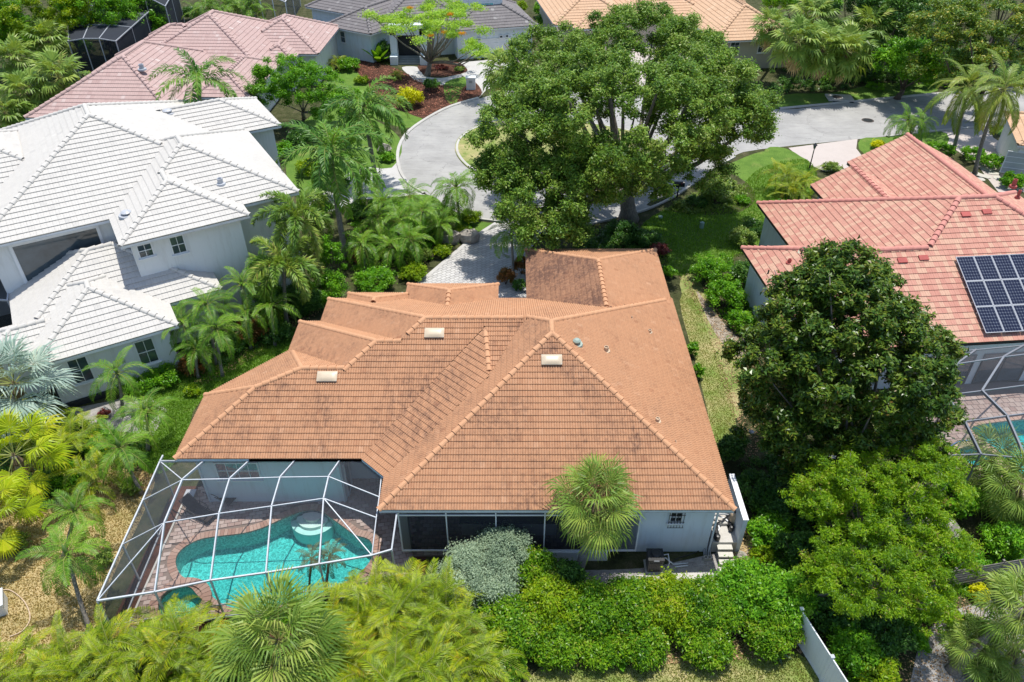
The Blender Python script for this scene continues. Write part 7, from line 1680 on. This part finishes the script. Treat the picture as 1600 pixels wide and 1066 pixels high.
# agave, big leaved plant on the bottom lawn
def rosette(name, label, px, py, n, L, w, mat, el, seed, cat):
    c = P(px, py); t = thing(name, label, cat, c); r = random.Random(seed)
    for k in range(n):
        az = k * 2.39996; e = math.radians(el[0] + (el[1] - el[0]) * k / n); d = Vector((math.cos(az) * math.cos(e), math.sin(az) * math.cos(e), math.sin(e))); s = Vector((-math.sin(az), math.cos(az), 0)); l = L * r.uniform(.8, 1.1)
        m = MB(); m.rv = r.random(); pts = [(0, .35), (.3, .9), (.6, 1.0), (.85, .6), (1, .05)]; vs = []
        for q, ww in pts:
            p = c + d * l * q + Vector((0, 0, .05 - .25 * l * q * q)); hw = s * w * ww; vs += [p + hw + Vector((0, 0, .03)), p, p - hw + Vector((0, 0, .03))]
        m.add(vs, [(3 * i + a, 3 * i + a + 1, 3 * i + a + 4, 3 * i + a + 3) for i in range(4) for a in (0, 1)]); m.build('leaf', LF[mat], t)
    return t
rosette('broadleaf_plant', 'plant with broad glossy paddle leaves on the bottom lawn below the hedge', 968, 1030, 11, .85, .17, 'green', (15, 70), 1, 'plant')
rosette('broadleaf_plant', 'small broad leaved plant right of the bigger one below the hedge', 1104, 1014, 8, .45, .10, 'green', (15, 70), 2, 'plant')
rosette('agave', 'spiky blue green agave on the bottom lawn beside the white fence', 1214, 1022, 16, .62, .055, 'silver', (5, 70), 3, 'agave')
rosette('potted_plant', 'small leafy plant against the house wall inside the cage', 438, 773, 12, .5, .10, 'green', (20, 80), 4, 'plant')
rosette('banana_plant', 'tall broad leaved banana plant at the white entrance corner', 592, 98, 12, 3.2, .45, 'green', (35, 85), 5, 'plant')
# ================================================================== grass blades and fallen leaves
def blades(name, poly_px, n, h, mat, seed, keep=None, lean=.6):
    rng = np.random.RandomState(seed); poly = smooth(pxs(poly_px), 3); xs = [p.x for p in poly]; ys = [p.y for p in poly]
    X, Y = rng.uniform(min(xs), max(xs), n * 2), rng.uniform(min(ys), max(ys), n * 2); k = inside(poly, X, Y); X, Y = X[k][:n], Y[k][:n]; m = len(X)
    a = rng.uniform(0, 2 * PI, m); l = h * rng.uniform(.5, 1.3, m); w = .018 + .02 * rng.rand(m); ln = l * lean * rng.rand(m)
    c, s = np.cos(a), np.sin(a); z0 = np.full(m, -.012)
    V = np.stack([np.stack([X - s * w, Y + c * w, z0], 1), np.stack([X + s * w, Y - c * w, z0], 1), np.stack([X + c * ln + s * w * .3, Y + s * ln - c * w * .3, z0 + l], 1), np.stack([X + c * ln - s * w * .3, Y + s * ln + c * w * .3, z0 + l], 1)], 1).reshape(-1, 3)
    o = link(name, np_mesh(name, V, np.arange(4 * m).reshape(m, 4), mat, np.clip(rng.normal(.5, .25, m), 0, 1)), kind='stuff'); return o
blades('grass', [(820, 1075), (860, 1035), (960, 1015), (1090, 1000), (1230, 1010), (1290, 1080), (1250, 1110), (820, 1110)], 18000, .07, LF['turf_mix'], 1)
blades('grass', [(-20, 745), (60, 700), (180, 735), (240, 740), (225, 800), (170, 915), (160, 1000), (120, 1060), (60, 1100), (-20, 1100)], 36000, .07, LF['turf_dry'], 2)
blades('grass', [(240, 605), (310, 570), (370, 545), (430, 525), (462, 512), (455, 545), (320, 618), (290, 690), (262, 735), (225, 735), (215, 690)], 26000, .10, LF['turf'], 3)
blades('grass', [(1062, 470), (1085, 455), (1105, 520), (1140, 600), (1150, 700), (1120, 720), (1105, 640), (1085, 560)], 9000, .06, LF['turf_mix'], 4)
blades('grass', [(1010, 345), (1060, 320), (1110, 325), (1150, 300), (1190, 262), (1262, 250), (1275, 300), (1200, 350), (1190, 385), (1100, 420), (1050, 430), (1000, 372)], 30000, .13, LF['turf'], 5)
def litter(name, poly_px, n, s, mat, seed):
    rng = np.random.RandomState(seed); poly = smooth(pxs(poly_px), 3); xs = [p.x for p in poly]; ys = [p.y for p in poly]
    X, Y = rng.uniform(min(xs), max(xs), n * 2), rng.uniform(min(ys), max(ys), n * 2); k = inside(poly, X, Y); X, Y = X[k][:n], Y[k][:n]; m = len(X)
    C = np.stack([X, Y, np.full(m, .012) + .03 * rng.rand(m)], 1); a = rng.uniform(0, 2 * PI, m); t = np.stack([np.cos(a), np.sin(a), rng.normal(0, .25, m)], 1); u = np.stack([-np.sin(a), np.cos(a), rng.normal(0, .25, m)], 1); L = (s * rng.uniform(.6, 1.3, m))[:, None]
    V = np.stack([C - t * L * .5, C + u * L * .28, C + t * L * .5, C - u * L * .28], 1).reshape(-1, 3)
    return link(name, np_mesh(name, V, np.arange(4 * m).reshape(m, 4), mat, rng.rand(m)), kind='stuff')
litter('leaf_litter', [(1150, 840), (1200, 820), (1230, 880), (1200, 910), (1150, 905)], 2500, .12, LF['thatch'], 1)
litter('leaf_litter', [(840, 1010), (1000, 985), (1240, 975), (1260, 1020), (1000, 1040), (860, 1040)], 4000, .11, LF['litter'], 2)
litter('leaf_litter', [(1060, 430), (1120, 460), (1210, 560), (1180, 720), (1140, 640), (1100, 500)], 4000, .10, LF['litter'], 3)
litter('leaf_litter', [(300, 560), (420, 500), (500, 440), (520, 470), (440, 530), (320, 600)], 3000, .12, LF['litter'], 4)
litter('leaf_litter', [(-20, 700), (120, 690), (230, 740), (200, 780), (60, 760), (-20, 800)], 3000, .12, LF['litter'], 5)
litter('leaf_litter', [(1380, 1080), (1400, 980), (1480, 940), (1600, 930), (1640, 1080)], 2500, .10, LF['litter'], 6)
litter('mulch_chips', [(545, 95), (592, 98), (630, 112), (680, 132), (752, 140), (706, 163), (668, 182), (600, 160)], 5000, .2, LF['redchip'], 7)
